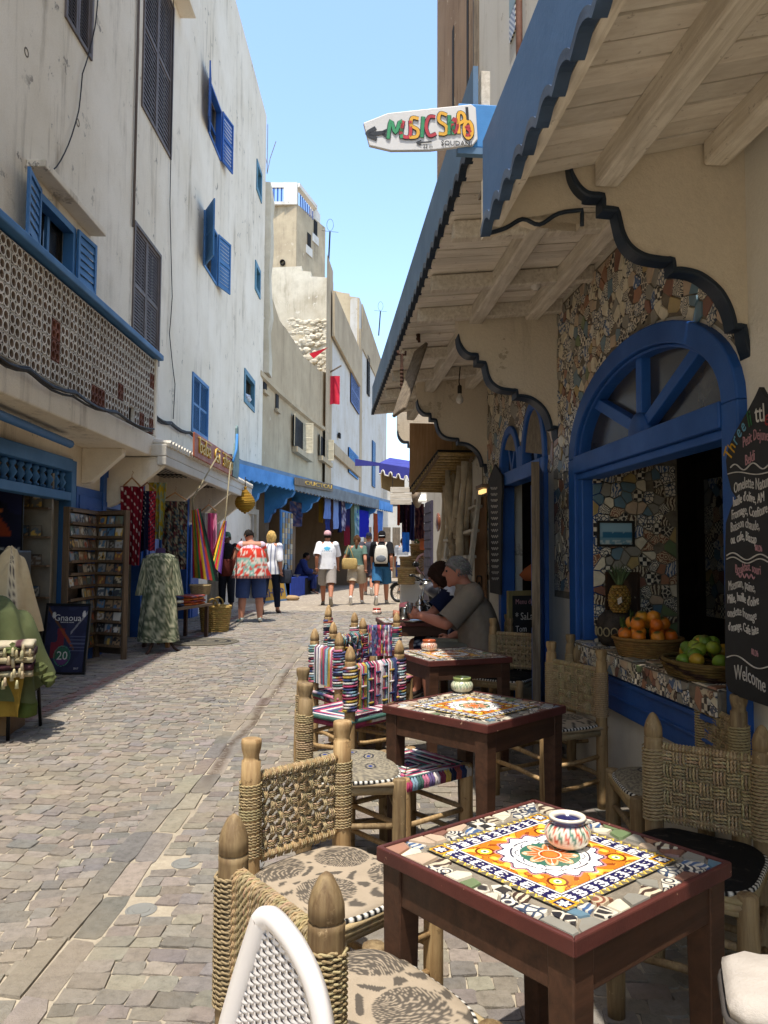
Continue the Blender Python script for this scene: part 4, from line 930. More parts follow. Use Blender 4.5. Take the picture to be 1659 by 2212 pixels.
# bulbs
def bulb(u, v0, vt, s, label):
 t = cafe_thing('light_bulb', label, 'light bulb', 'bare bulbs under the canopy'); p = facs(u, v0, s); q = facs(u+1, vt, s); b = MB(); b.tube([q, (p.x+.004, p.y+.006, (p.z+q.z)/2), (p.x, p.y, p.z+.1)], .006, 6); b.build('flex', m_cable, t, True)
 b = MB(); b.lathe([(.012, .11), (.02, .1), (.021, .035), (.017, .03)], 12, p); b.build('lamp_holder', m_cable, t, True)
 b = MB(); b.lathe([(.014, .032), (.017, .02), (.033, -.012), (.036, -.032), (.028, -.055), (.012, -.066), (0, -.068)], 16, p); b.build('glass_bulb', simple('opal_glass', '#cfc9bf', .15, .05, 5, .0, spec=.6), t, True)
bulb(1157, 605, 520, 4.9, 'unlit bare bulb on a black flex, the nearer of the two'); bulb(993, 857, 792, 7.2, 'unlit bare bulb on a black flex, hanging nearer the street end')
# weathered board on hooks
t = cafe_thing('hanging_board', 'weathered wooden board hung from rusty hooks under the canopy', 'sign'); p, q = facs(910, 750, 6.3), facs(862, 892, 5.9)
b = MB(); b.beam(p, q, .03, .16, (1, .3, .2)); b.build('plank', m_drift, t, bev=.012)
for (u, v) in ((903, 660), (868, 766)):
 a = facs(u, v, 6.2); b = MB(); b.tube([a+Vector((0, .03, .03)), a+Vector((0, .03, 0)), a, a+Vector((0, 0, -.12)), a+Vector((0, -.01, -.3))], .012, 6); b.tube([a+Vector((0, -.03, .03)), a+Vector((0, -.03, 0)), a], .01, 6)
 for k in range(6): b.ball(a+Vector((0, 0, -.12-.03*k)), .018, 6, 4)
 b.build('hook', simple('rust', '#4a2f22', .9, .3, 20, .4), t, True)
# tiled strip and pipe on the upper wall
t = cafe_thing('tile_strip', 'vertical strip of old patterned tiles fixed to the upper wall', 'tile panel'); p = fac(1108, 78, .01)
for k in range(4):
 b = MB(); b.box(-.11, .11, 0, .015, 0, .24); b.build('tile', TM[(7, 11, 10, 8)[k]], t, loc=(p.x, .002, p.z+.25*k))
t = cafe_thing('downpipe', 'rusty brown pipe running up beside the near canopy', 'pipe'); p = fac(1122, 170, .05); b = MB(); b.tube([(p.x, .05, 3.4), (p.x, .05, 9)], .03, 8); b.build('pipe', simple('rust_pipe', '#7a5240', .8, .3, 9, .3), t, True)

# ================================================================ tables
def table_print(u, v):
 x, y = (u-.5)*2, (v-.5)*2; r = np.hypot(x, y); t = np.arctan2(y, x); ax, ay = np.abs(x), np.abs(y); m = np.maximum(ax, ay); n = np.minimum(ax, ay)
 al = np.where(ax > ay, y, x); s8 = np.abs(np.cos(4*t)); s12 = np.cos(6*t)
 zz = np.abs(((al*9) % 1)-.5)*2
 orn = vnoise(ax*9, ay*9, 1)+.35*np.sin(ax*24)*np.sin(ay*24)
 q = np.hypot(ax-.52, ay-.52); q2 = np.hypot(m-.6, n)
 scroll = np.sin(al*34+np.sin((m-.8)*60)*1.6)*np.cos((m-.83)*46)+.35*np.sin(al*71)
 L = [(1., '#6f6552'), (m+zz*.09 < 1.0, '#e2c257'), (m+zz*.09 < .965, '#241f49'), (m+zz*.05 < .945, '#efe9da'), (m < .925, '#262250'), ((m < .9) & (m > .76) & (scroll > .12), '#f1eee6'), (m < .745, '#f0ede4'), (m < .725, '#1f1b3a'), (m < .71, '#cb7a26'),
         ((m < .71) & (orn > .42), '#e2b13c'), ((m < .71) & (orn > .72), '#f4d45a'), ((m < .71) & (np.abs(orn-.48) < .05), '#9a4a1e'), (q < .1, '#f1c93c'), (np.abs(q-.1) < .015, '#7c2f12'), (q < .045, '#f3efe2'), (q < .025, '#3d6b45'), (q2 < .05, '#f3efe2'), (q2 < .03, '#22306b'),
         (r < .6+.035*np.cos(16*t), '#c98a8d'), (r < .575+.035*np.cos(16*t), '#262447'), (r < .555+.035*np.cos(16*t), '#f6f4ee'), ((np.abs(r-.44) < .012) & (s8 > .2), '#2b2a45'), ((r < .56) & (r > .4) & (np.abs(np.cos(8*t)) < .07), '#2b2a45'),
         (r < .33+.07*s8, '#2b2a45'), (r < .315+.07*s8, '#f6f4ee'), (r < .34, '#3f6e5b'), ((r < .32*(.55+.45*np.abs(np.cos(4*t)))) , '#e9b48a'), ((r < .27*(.5+.5*np.abs(np.cos(4*t)))), '#c96a33'), ((np.abs(np.sin(4*t)) < .12) & (r < .3) & (r > .14), '#f3e9d8'), (r < .13, '#f0e2c4'), (r < .115, '#a3431a'), (r < .09, '#d9762a')]
 d = np.hypot(ax-.88, ay-.88); L += [((ax > .76) & (ay > .76) & (m < .97), '#d39a22'), ((ax > .79) & (ay > .79) & (m < .95), '#211d4a'), (d < .055+.02*np.cos(6*np.arctan2(y-np.sign(y)*.88, x-np.sign(x)*.88)), '#f1eee6')]
 return pick(u.shape, *L)
def make_table(label):
 t = thing('mosaic_table', label, 'table', (0, 0, 0), 0, 'mosaic topped cafe tables'); H = .72; h = .3
 top = MB(); top.box(-h+.015, h-.015, -h+.015, h-.015, H-.03, H-.006); tp = top.build('tabletop', m_grout, t)
 b = MB()
 for k in range(4):
  m = Matrix.Rotation(k*PI/2, 4, 'Z'); P = [(-h, -h), (h, -h), (h-.014, -h+.014), (-h+.014, -h+.014)]; b.slab([m @ Vector((x, y, H-.034)) for x, y in P], (0, 0, .036))
 b.build('rim', m_tablerim, t, bev=.004)
 b = printed(.425, .425, 190, 190, table_print, (0, -.2125, H), (1, 0, 0), (0, 1, 0)); b.build('printed_tile_panel', m_glaze, tp, True)
 r_ = random.Random(21); tile_field(tp, [(-.284, -.284), (.284, -.284), (.284, .284), (-.284, .284)], 150, lambda x, y, d: (x, y, H-.006+d), lambda x, y: max(abs(x), abs(y)) > .222, r_, gap=.006, th=.006, limit=300)
 b = MB()
 for k in range(4):
  m = Matrix.Rotation(k*PI/2, 4, 'Z'); b.M = m; b.box(-h+.06, h-.06, -h+.018, -h+.04, H-.125, H-.035)
 b.build('apron', m_tablew, t, bev=.003)
 for sx in (-1, 1):
  for sy in (-1, 1):
   l_ = MB(); c = h-.045; l_.loft([[(sx*c+a*w, sy*c+e*w, z) for a, e in ((-1, -1), (1, -1), (1, 1), (-1, 1))] for z, w in ((0, .024), (.5, .031), (H-.035, .033))]); l_.build('leg', m_tablew, t, bev=.004)
 return t
def tpos(px, zt=.72):
 c = sum((atz(u, v, zt+gz(4)*0) for u, v in px), Vector())/4; return c
def place_table(pxs, yg):                                # corners: front, right, back, left
 P = [atz(u, v, .72+gz(yg)) for u, v in pxs]; c = sum(P, Vector())/4; d = P[2]-P[0]; e = P[1]-P[3]; a = (math.atan2(d.y, d.x)-PI/4+math.atan2(e.y, e.x)+PI/4)/2
 return Vector((c.x, c.y, gz(c.y))), a
T1 = make_table('nearest mosaic table with a chipped dark red rim and a painted round ashtray')
l1, a1 = place_table([(1258, 2030), (1563, 1865), (1165, 1720), (803, 1832)], 2); T1.location = l1; T1.rotation_euler = (0, 0, a1)
l2, a2 = place_table([(1075, 1572), (1208, 1522), (990, 1482), (838, 1517)], 4); l3, a3 = place_table([(948, 1435), (1088, 1418), (981, 1394), (879, 1399)], 5.5)
TT = [T1]
for (l_, a_, lab) in ((l2, a2, 'mosaic table second from the front with a green and cream jar on it'), (l3, a3, 'mosaic table in the middle of the row with an orange brown jar'), (Vector((.26, 7.35, gz(7.3))), R(8), 'mosaic table holding the silver tea set and pink cloth')):
 TT.append(copy_tree(T1, l_, (0, 0, a_), lab))
# ---- ashtray jars
def jar(u, v, table, style, label, R0=.055):
 z = .722+gz(table.location.y); p = atz(u, v, z); S_ = R0/.055
 C1, C2, C3, C4 = [lin(c) for c in {'near': ('#e3d9c4', '#27264f', '#b84a2c', '#3f6f5d'), 'green': ('#d9d3b8', '#7f8a52', '#6f8a72', '#8fa07a'), 'orange': ('#ddd3c2', '#a2512b', '#b5613a', '#9a4a2a'), 'red': ('#e4dccd', '#a8392c', '#a8392c', '#c08a6a')}[style]]
 def cf_(a, r, zz):
  zz /= S_*.86
  if zz > .066: return C2 if style != 'near' or zz < .079 else C1
  if zz < .02: return C1
  if .022 <= zz < .026 or .061 < zz <= .066: return C2
  k = math.sin(a*11+zz*70)
  return C3 if k > .72 else C4 if k < -.75 else C1
 b = MB(); pr = [(.0, .0), (.034, 0), (.044, .006), (.052, .016), (.056, .028), (.057, .038), (.054, .05), (.047, .06), (.042, .066), (.044, .07), (.046, .078), (.045, .085), (.04, .086), (.035, .082), (.03, .074), (.026, .07), (.0, .068)]
 b.lathe([(r*S_, zz*S_*.86) for r, zz in pr], 64, (0, 0, 0), colf=cf_)
 o = b.build('ashtray_jar', m_glaze, None, True, loc=(p.x, p.y, z)); return tag(o, label, 'jar', 'painted ashtray jars')
jar(1226, 1826, T1, 'near', 'painted round ashtray jar on the nearest table'); jar(998, 1494, TT[1], 'green', 'green and cream jar on the second table'); jar(927, 1405, TT[2], 'orange', 'orange brown jar on the table beside the grey haired man'); jar(814, 1328, TT[3], 'red', 'small red and white lidded jar at the far end of the tables', .05)

# ================================================================ chairs
straw = lin('#ad9873')
rag_pal = [lin(c) for c in ('#a8405f', '#cfc3c3', '#3a4468', '#86a3ae', '#80384c', '#d9d3ca', '#4a6a63', '#b8994a', '#565a80', '#c0768a', '#25283a', '#9fb9b4', '#6f6188', '#9c5548')]
def rag_cols(n, r_, k=None):
 out = []; c = k or r_.choice(rag_pal);
 for i in range(n):
  if r_.random() < .3: c = r_.choice(rag_pal) if k is None or r_.random() < .45 else k
  out.append(jit(c, .2, r_))
 return out
def post(mb, x, y, H, r, style, seed, lean=0.):
 if style == 'bullet': pr = [(r*.92, 0), (r*1.02, .2), (r, H-.1), (r*1.02, H-.088), (r*.9, H-.086), (r*.9, H-.083), (r*1., H-.081), (r*.98, H-.055), (r*.8, H-.034), (r*.4, H-.008), (r*.1, H)]
 elif style == 'plain': pr = [(r*.92, 0), (r*1.05, H*.5), (r*.95, H-.004), (r*.85, H)]
 else: pr = [(r*.92, 0), (r*1.03, .2), (r, H-.13), (r*.96, H-.066), (r*.82, H-.064), (r*.78, H-.052), (r*.98, H-.03), (r*1.03, H-.012), (r*.98, H-.002), (r*.8, H)]
 n = len(pr); P = []
 for i in range(n-1):
  P.append(pr[i]);
  if pr[i+1][1]-pr[i][1] > .08:
   for t in (.25, .5, .75): P.append((pr[i][0]*(1-t)+pr[i+1][0]*t, pr[i][1]*(1-t)+pr[i+1][1]*t))
 P.append(pr[-1]); mb.lathe(P, 14, (x, y, 0), None, .1, seed)
def helix(mb, x, y, z0, z1, R_, r, col, ply=True, r_=None, rag=False):
 n = max(2, int((z1-z0)/(r*2.05))); pts = []
 for i in range(n*14+1):
  a = i/14*2*PI; pts.append((x+R_*math.cos(a), y+R_*math.sin(a), z0+(z1-z0)*i/(n*14)))
 if rag: mb.tube(pts, r*1.05, 5, False, rag_cols(len(pts), r_))
 elif ply: mb.rope(pts, r, col, pitch=r*7, n=4, step=r*2)
 else: mb.tube(pts, r, 5, False, col)
def weave_path(fixed, a0, a1, axis, over, amp, nseg, y0=0, wrap=None):
 pts = []
 for i in range(nseg+1):
  t = a0+(a1-a0)*i/nseg; y = y0+amp*over(t)
  pts.append((fixed, y, t) if axis == 'z' else (t, y, fixed))
 return pts
def chair(P, Q, flip, style, top, label, cushion=None, H=.87, detail=2, seed=0, rad=.031, wood=None, seat='rush', group='rustic woven chairs at the cafe tables', seatd=.4):
 """P, Q: feet of the two back posts; flip: side the seat is on"""
 r_ = random.Random(seed); P, Q = Vector(P), Vector(Q); m = (P+Q)/2; ax = (Q-P); w = math.hypot(ax.x, ax.y); ax = Vector((ax.x, ax.y, 0)).normalized(); f = Vector((-ax.y, ax.x, 0))*flip; ang = math.atan2(-f.x, f.y); w = max(.3, min(.44, w)); wd = wood or m_pole
 t = thing('woven_chair', label, 'chair', (m.x, m.y, gz(m.y)), ang, group); h = w/2; SD = seatd; sz = .43
 for sx in (-1, 1):
  b = MB(); post(b, sx*h, 0, H, rad, top, seed+sx); b.build('back_post', wd, t, True)
  b = MB(); post(b, sx*(h+.015), SD, sz+.035, rad*.95, 'plain', seed+sx*3); b.build('front_leg', wd, t, True)
  for z in (.14, .27): b = MB(); b.tube([(sx*h, 0, z+.02), (sx*(h+.007), SD/2, z+.01*r_.uniform(-1, 1)), (sx*(h+.015), SD, z)], .0125, 7); b.build('stretcher', wd, t, True)
 for z, y in ((.2, SD), (.31, SD), (.18, 0)): b = MB(); b.tube([(-h-.01, y, z), (0, y, z+.008), (h+.01, y, z)], .0125, 7); b.build('stretcher', wd, t, True)
 # seat: strands wound in a square spiral over four rails
 b = MB(); n = 12 if seat == 'rush' else 9; wx, wy = h+.02, SD/2+.02; cy = SD/2
 for k in range(n):
  q = k/n; x, y = wx*(1-q), wy*(1-q); z = sz+.014-.012*q; rr = min(wx, wy)/n*.56
  pts = [(-x, cy-y, z), (0, cy-y, z), (x, cy-y, z), (x, cy, z), (x, cy+y, z), (0, cy+y, z), (-x, cy+y, z), (-x, cy, z), (-x, cy-y, z)]
  pts = [Vector(a).lerp(Vector(c), s) for a, c in zip(pts, pts[1:]) for s in (0, .33, .66)]+[Vector(pts[-1])]
  if seat == 'rag':
   kc = rag_pal[[0, 1, 4, 5, 9, 6, 1, 2, 0, 5, 4, 6][(k+seed) % 12]]; b.tube(pts, rr, 5, False, rag_cols(len(pts), r_, kc))
  else: b.tube(pts, rr, 5, False, jit(straw, .15, r_))
 b.box(-wx, wx, cy-wy, cy+wy, sz-.028, sz+.002, straw if seat == 'rush' else rag_pal[4])
 for sy in (0, SD):
  pts = [(-wx+i*2*wx/30, sy+(.0 if sy else -.0), sz) for i in range(31)]; b.tube(pts, .026, 8, True, [jit(straw, .2, r_) for _ in pts] if seat == 'rush' else rag_cols(31, r_))
 b.build('seat', m_rope, t, True)
 zb, zt = H-.36, H-.125
 if style in ('seagrass', 'basket', 'lattice'):
  for z in ((zb+.01, zt-.004) if style == 'seagrass' else (zb, zt+.006)): b = MB(); b.tube([(-h, 0, z), (0, 0, z+.003), (h, 0, z)], .0125 if style != 'seagrass' else .011, 8); b.build('back_rail', wd, t, True)
 b = MB(); col = straw
 if style == 'seagrass':
  rr = .0052 if detail > 1 else .009; x = -h+rad*.9
  while x < h-rad*.8:
   sl = r_.uniform(-.004, .004); top_ = zt+.013; pts = [(x, .0165, zb-.012), (x+sl, .0175, (zb+zt)/2), (x, .0165, zt), (x, .009, top_), (x, -.009, top_), (x, -.0165, zt), (x-sl, -.0175, (zb+zt)/2), (x, -.0165, zb-.012), (x, 0, zb-.018)]
   b.rope(pts, rr, jit(col, .16, r_), pitch=.034, n=4, ph=r_.uniform(0, 6), step=.005); x += rr*1.75
  b.build('back_weave', m_rope, t, True)
  for sx in (-1, 1): c = MB(); helix(c, sx*h, 0, zb-.05, zt-.005, rad+.004, .0052, col); c.build('rope_binding', m_rope, t, True)
 elif style == 'lattice':
  rr = .0039 if detail > 1 else .005; ng = 6
  hz = [zb+.03+(zt-zb-.05)*i/(ng-1) for i in range(ng)]; nv = 10; xs = [-h+rad+.02+(w-2*rad-.04)*i/(nv-1) for i in range(nv)]; k3 = (-1, 0, 1)
  for gi, z in enumerate(hz):
   for q in k3:
    ov = lambda tt: math.cos(PI*((tt-xs[0])/(xs[1]-xs[0])+gi)); pts = [(-h-rad*.5, -rad*.9, z+q*rr*2), (-h+rad*.6, -rad*.8, z+q*rr*2)]+[(x, .008*ov(x), z+q*rr*1.7) for x in np.linspace(xs[0]-.008, xs[-1]+.008, 40)]+[(h-rad*.6, -rad*.8, z+q*rr*2), (h+rad*.5, -rad*.9, z+q*rr*2)]
    b.rope(pts, rr, jit(col, .2, r_), pitch=.022, n=4, step=.006)
  for vi, x in enumerate(xs):
   for q in (-1, 0, 1):
    dz = hz[1]-hz[0]; pts = [(x+q*rr*2, 0, zb-.018), (x+q*rr*2, .014, zb), (x+q*rr*2.4, .0, zb+.02)]
    for z in np.linspace(hz[0]-.006, hz[-1]+.006, 26): pts.append((x+q*rr*(1.6+.8*math.sin(z*90)), -.011*math.cos(PI*((z-hz[0])/dz+vi)), z))
    pts += [(x+q*rr*2.4+.006*q, .0, zt-.012), (x+q*rr*2, .015, zt+.006), (x+q*rr*2, 0, zt+.023), (x+q*rr*2, -.015, zt+.006)]
    b.rope(pts, rr, jit(col, .2, r_), pitch=.022, n=4, step=.006)
  b.build('back_weave', m_rope, t, True)
  for sx in (-1, 1):
   for z in hz[::1]: c = MB(); helix(c, sx*h, 0, z-rr*4.2, z+rr*4.2, rad+.002, rr, col, detail > 1); c.build('rope_binding', m_rope, t, True)
 elif style == 'basket':
  rr = .0045; ng, nv = (5, 7); gh = (zt-zb)/ng; gw = (w-2*rad+.02)/nv; m_ = 4
  for gi in range(ng):
   for q in range(m_):
    z = zb+gh*(gi+(q+.5)/m_); pts = []
    for i in range(nv*6+1):
     x = -h+rad-.01+gw*i/6; pts.append((x, .0105*math.tanh(2.2*math.cos(PI*(i/6-.5+gi))), z+.0015*math.sin(i)))
    pts = [(-h-rad, .0, z), (-h-.0, -rad-.004, z)]+pts+[(h+.0, -rad-.004, z), (h+rad, 0, z)]
    b.rope(pts, gh/m_*.5, jit(col, .18, r_), pitch=.03, n=4, step=.007)
  for vi in range(nv):
   for q in range(m_):
    x = -h+rad-.01+gw*(vi+(q+.5)/m_); pts = [(x, 0, zb-.016), (x, .014, zb-.004)]
    for i in range(ng*6+1): z = zb+gh*i/6; pts.append((x, -.0105*math.tanh(2.2*math.cos(PI*(i/6-.5+vi))), z))
    pts += [(x, .014, zt+.008), (x, 0, zt+.022), (x, -.014, zt+.008)]
    b.rope(pts, gw/m_*.5, jit(col, .18, r_), pitch=.024, n=4, step=.007)
  b.build('back_weave', m_rope, t, True)
  for sx in (-1, 1): c = MB(); helix(c, sx*h, 0, zb-.01, zt+.005, rad+.004, .0055, col, True); c.build('rope_binding', m_rope, t, True)
 else:
  rr = .0075; x = -h+rad*.4; i = 0; ks = [rag_pal[q] for q in ((0, 5, 8, 3), (1, 7, 2, 9), (4, 6, 11, 10), (12, 1, 0, 8))[seed % 4]]
  while x < h-rad*.2:
   m2 = 18; wv = (1 if (i//4) % 2 else -1) if style == 'rag_check' else 0; pts = [(x+r_.uniform(-.002, .002), (.014+.009*math.sin(k/m2*PI*4)*wv)+r_.uniform(-.003, .003), zb+(zt-zb)*k/m2) for k in range(m2+1)]+[(x, .0, zt+.014), (x, -.016, zt), (x, -.018, (zt+zb)/2), (x, -.016, zb)]
   b.tube(pts, [rr*r_.uniform(.7, 1.35) for _ in pts], 5, False, rag_cols(len(pts), r_, ks[(i//5) % 4] if r_.random() < .6 else None)); x += rr*1.5; i += 1
  if style == 'rag_check':
   for gi in range(7):
    z = zb+.02+(zt-zb-.03)*gi/6; pts = [(-h+w*k/40, (.012+.012*math.sin(k*.55+gi*PI)), z) for k in range(41)]; b.tube(pts, rr, 5, False, rag_cols(41, r_, ks[gi % 4]))
    pts = [(-h+w*k/40, -(.012+.012*math.sin(k*.55+gi*PI)), z) for k in range(41)]; b.tube(pts, rr, 5, False, rag_cols(41, r_, ks[(gi+1) % 4]))
  b.build('back_weave', m_rope, t, True)
  for sx in (-1, 1): c = MB(); helix(c, sx*h, 0, zb-.01, zt+.01, rad+.006, .008, col, False, r_, True); c.build('rope_binding', m_rope, t, True)
 if cushion: seat_cushion(t, h, SD, sz, cushion, seed)
 return t
def cush_print(kind, seed):
 def flo(x, y):
  base = lin('#a49580'); ink = lin('#3f3b37'); best = np.full(x.shape, 9.); th = np.zeros(x.shape)
  for cx, cy in ((-.09, -.07), (.1, .08), (.11, -.14), (-.12, .14)):
   r = np.hypot(x-cx, y-cy); t = np.arctan2(y-cy, x-cx); k = r < best; th = np.where(k, t, th); best = np.where(k, r, best)
  ring = np.floor(best/.0105); pet = np.cos(th*(8+ring*4)+ring*1.3); f = (best/.0105 % 1)
  m = (best < .085) & (np.abs(pet)+.5*np.abs(f-.5) > .55); lv = (best > .095) & (np.sin(x*75+np.sin(y*60)*2)*np.cos(y*52) > .35)
  return pick(x.shape, (1., base), (m*.85, ink), (lv*.85, ink))
 def eye(x, y):
  n = vnoise(x*160, y*160, seed); out = pick(x.shape, (1., '#8f8672'), (n > .55, '#6d675c'))
  for cx, cy in ((-.1, -.1), (.02, -.02), (.11, .09), (-.06, .1), (.1, -.1), (-.14, .03)):
   r = np.hypot((x-cx)*1., (y-cy)*1.7+.2*(x-cx)); out = np.where((r < .042)[..., None], lin('#1d2233'), out); out = np.where((r < .03)[..., None], lin('#8f8672'), out); out = np.where((r < .016)[..., None], lin('#2c3f7a'), out)
  return out
 def blk(x, y): n = vnoise(x*30, y*90, 2); return pick(x.shape, (1., '#191817'), (n > .82, '#35302b'))
 return {'floral': flo, 'eye': eye, 'black': blk}[kind]
CUSH = {'floral': 'tan seat cushion with dark dahlia flowers ', 'eye': 'grey seat cushion with dark blue eye motifs ', 'black': 'shiny black seat cushion with a striped edge '}
def seat_cushion(t, h, SD, sz, spec, seed):
 kind, where = spec; fn = cush_print(kind, seed); c = thing('seat_cushion', CUSH[kind]+where, 'cushion', t.location, t.rotation_euler[2], 'seat cushions on the woven chairs'); n, m = 132, 56; a0, b0 = h+.025, SD/2+.02
 P, cc = [], []; r_ = random.Random(seed); dx = r_.uniform(-.01, .02)
 for j in range(m+1):
  q = j/m
  for i in range(n):
   a = 2*PI*i/n; ca, sa = math.cos(a), math.sin(a); e = (abs(ca)**4+abs(sa)**4)**-.25; x, y = a0*q*ca*e, b0*q*sa*e; z = .03*(1-q**5)**.5+.004*noise.noise(Vector((x*14, y*14, seed))) if q < 1 else 0
   P.append((x+dx, SD/2+y, sz+.028+z)); cc.append((x, y))
 col = fn(np.array([p[0] for p in cc]), np.array([p[1] for p in cc])); F_ = [(j*n+i, j*n+(i+1) % n, (j+1)*n+(i+1) % n, (j+1)*n+i) for j in range(m) for i in range(n)]
 b = MB(); b._a(P, F_, [tuple(x) for x in col]); b._a([(p[0], p[1], sz+.018) for p in P[m*n:]], [tuple(range(n))], lin('#2b2824')); b.build('cover', m_cloth, c, True)
 b = MB(); pts = [P[m*n+i % n] for i in range(n+1)]; pts2 = [Vector(pts[i]).lerp(Vector(pts[i+1]), s)-Vector((0, 0, .004)) for i in range(n) for s in (0, .5)]; b.tube(pts2, .0085, 6, False, [lin('#d5d0c4') if (i//2) % 2 else lin('#1d1c1b') for i in range(len(pts2))]); b.build('piping', m_cloth, c, True)
def foot(u, v, H=.87, yg=None):
 z = H;
 for _ in range(4): p = atz(u, v, z); z = H+gz(p.y)
 return Vector((p.x, p.y, 0))
A, B_ = foot(505, 1755), foot(705, 1885); chair(A, B_, 1, 'seagrass', 'bullet', 'nearest chair with a solid seagrass back and pointed posts', ('floral', 'at the bottom of the picture'), seed=1, rad=.034, wood=m_pole2)
A, B_ = foot(543, 1597), foot(740, 1555); chair(A, B_, -1, 'lattice', 'knob', 'chair with an open knotted rope lattice back in full sun', ('floral', 'behind the table leg in the sun'), seed=2)
A, B_ = foot(660, 1478), foot(655, 1440); chair(A, B_, -1, 'lattice', 'knob', 'chair seen edge on with two rope wrapped flat topped posts', ('eye', 'on the sunny side of the tables'), seed=3, rad=.032, wood=m_pole2, detail=2)
A, B_ = foot(733, 1367), foot(680, 1356); chair(A, B_, -1, 'rag', 'bullet', 'chair with blue and pink rag strip back, left of the striped one', None, seed=4, seat='rag')
A, B_ = foot(753, 1397), foot(866, 1380); chair(A, B_, 1, 'rag_check', 'bullet', 'chair with a mint and red woven rag check back', None, seed=5, seat='rag')
A, B_ = foot(720, 1344), foot(784, 1333); chair(A, B_, -1, 'rag_check', 'bullet', 'chair with a mixed red rag back in the middle of the rag chairs', None, seed=6, seat='rag')
A, B_ = foot(766, 1322), foot(857, 1322); chair(A, B_, -1, 'rag', 'bullet', 'chair with a shaggy dark multicoloured rag back by the tea table', None, seed=7, seat='rag')
A = foot(707, 1308); chair(A+Vector((.02, -.17, 0)), A+Vector((0, .17, 0)), -1, 'rag', 'bullet', 'farthest rag wrapped chair, a single pink bound post in view', None, seed=8, seat='rag')
A, B_ = foot(1410, 1537), foot(1645, 1567); chair(A, B_, -1, 'basket', 'bullet', 'shaded chair with a thick basket weave back at right', ('black', 'on the nearest shaded chair'), seed=9, rad=.032, wood=m_pole2)
A = foot(1520, 1465); chair(A+Vector((-.02, -.38, 0)), A, 1, 'basket', 'knob', 'shaded chair by the window sill with one tall carved post showing', ('eye', 'in the shade by the window'), seed=10, wood=m_pole2, rad=.034)
A, B_ = foot(1185, 1383), foot(1305, 1406); chair(A, B_, -1, 'basket', 'knob', 'shaded chair with a thin grey cord back below the window', ('floral', 'in the shade by the white wall'), seed=11)
A = foot(1232, 1370); chair(A, A+Vector((.3, .02, 0)), 1, 'lattice', 'knob', 'chair tucked against the wall below the window frame', None, seed=12, detail=1, wood=m_pole2)
A, B_ = foot(1065, 1334), foot(1160, 1340); chair(A, B_, -1, 'lattice', 'knob', 'shaded chair with a rope lattice back beside the chalkboard', ('black', 'on the lattice chair by the chalkboard'), seed=13, detail=1)
# stool with a striped rag seat
p = atg(880, 1650); p = atz(880, 1648, .45+gz(3.8)); t = thing('rag_stool', 'low stool with a striped pink, white and black rag seat', 'stool', (p.x, p.y, gz(p.y)), R(40)); r_ = random.Random(3)
for sx in (-1, 1):
 for sy in (-1, 1): b = MB(); post(b, sx*.19, sy*.19, .46, .03, 'plain', sx+sy*2); b.build('leg', m_pole, t, True)
for k in range(4):
 b = MB(); b.M = Matrix.Rotation(k*PI/2, 4, 'Z')
 for z in (.15, .26): b.tube([(-.19, -.19, z), (.19, -.19, z)], .012, 7)
 b.build('stretcher', m_pole, t, True)
b = MB()
for k in range(13):
 q = 1-k/13; x = .2*q; kc = [rag_pal[i] for i in (10, 5, 6, 0, 5, 10, 9, 5, 0, 6, 5, 10, 0)][k]
 for e in range(4):
  m = Matrix.Rotation(e*PI/2, 3, 'Z'); pts = [m @ Vector((-x+2*x*i/12, -x, .452-.012*(1-q))) for i in range(13)]; b.tube(pts, .0088, 5, False, rag_cols(13, r_, kc))
for e in range(4):
 m = Matrix.Rotation(e*PI/2, 3, 'Z')
 for i in range(24): x = -.19+.38*i/23; b.tube([m @ Vector((x, -.2, .455)), m @ Vector((x, -.218, .44)), m @ Vector((x, -.215, .415)), m @ Vector((x, -.19, .405))], .009, 5, False, jit(rag_pal[(i//2*3) % 14], .2, r_))
b.build('seat', m_rope, t, True)

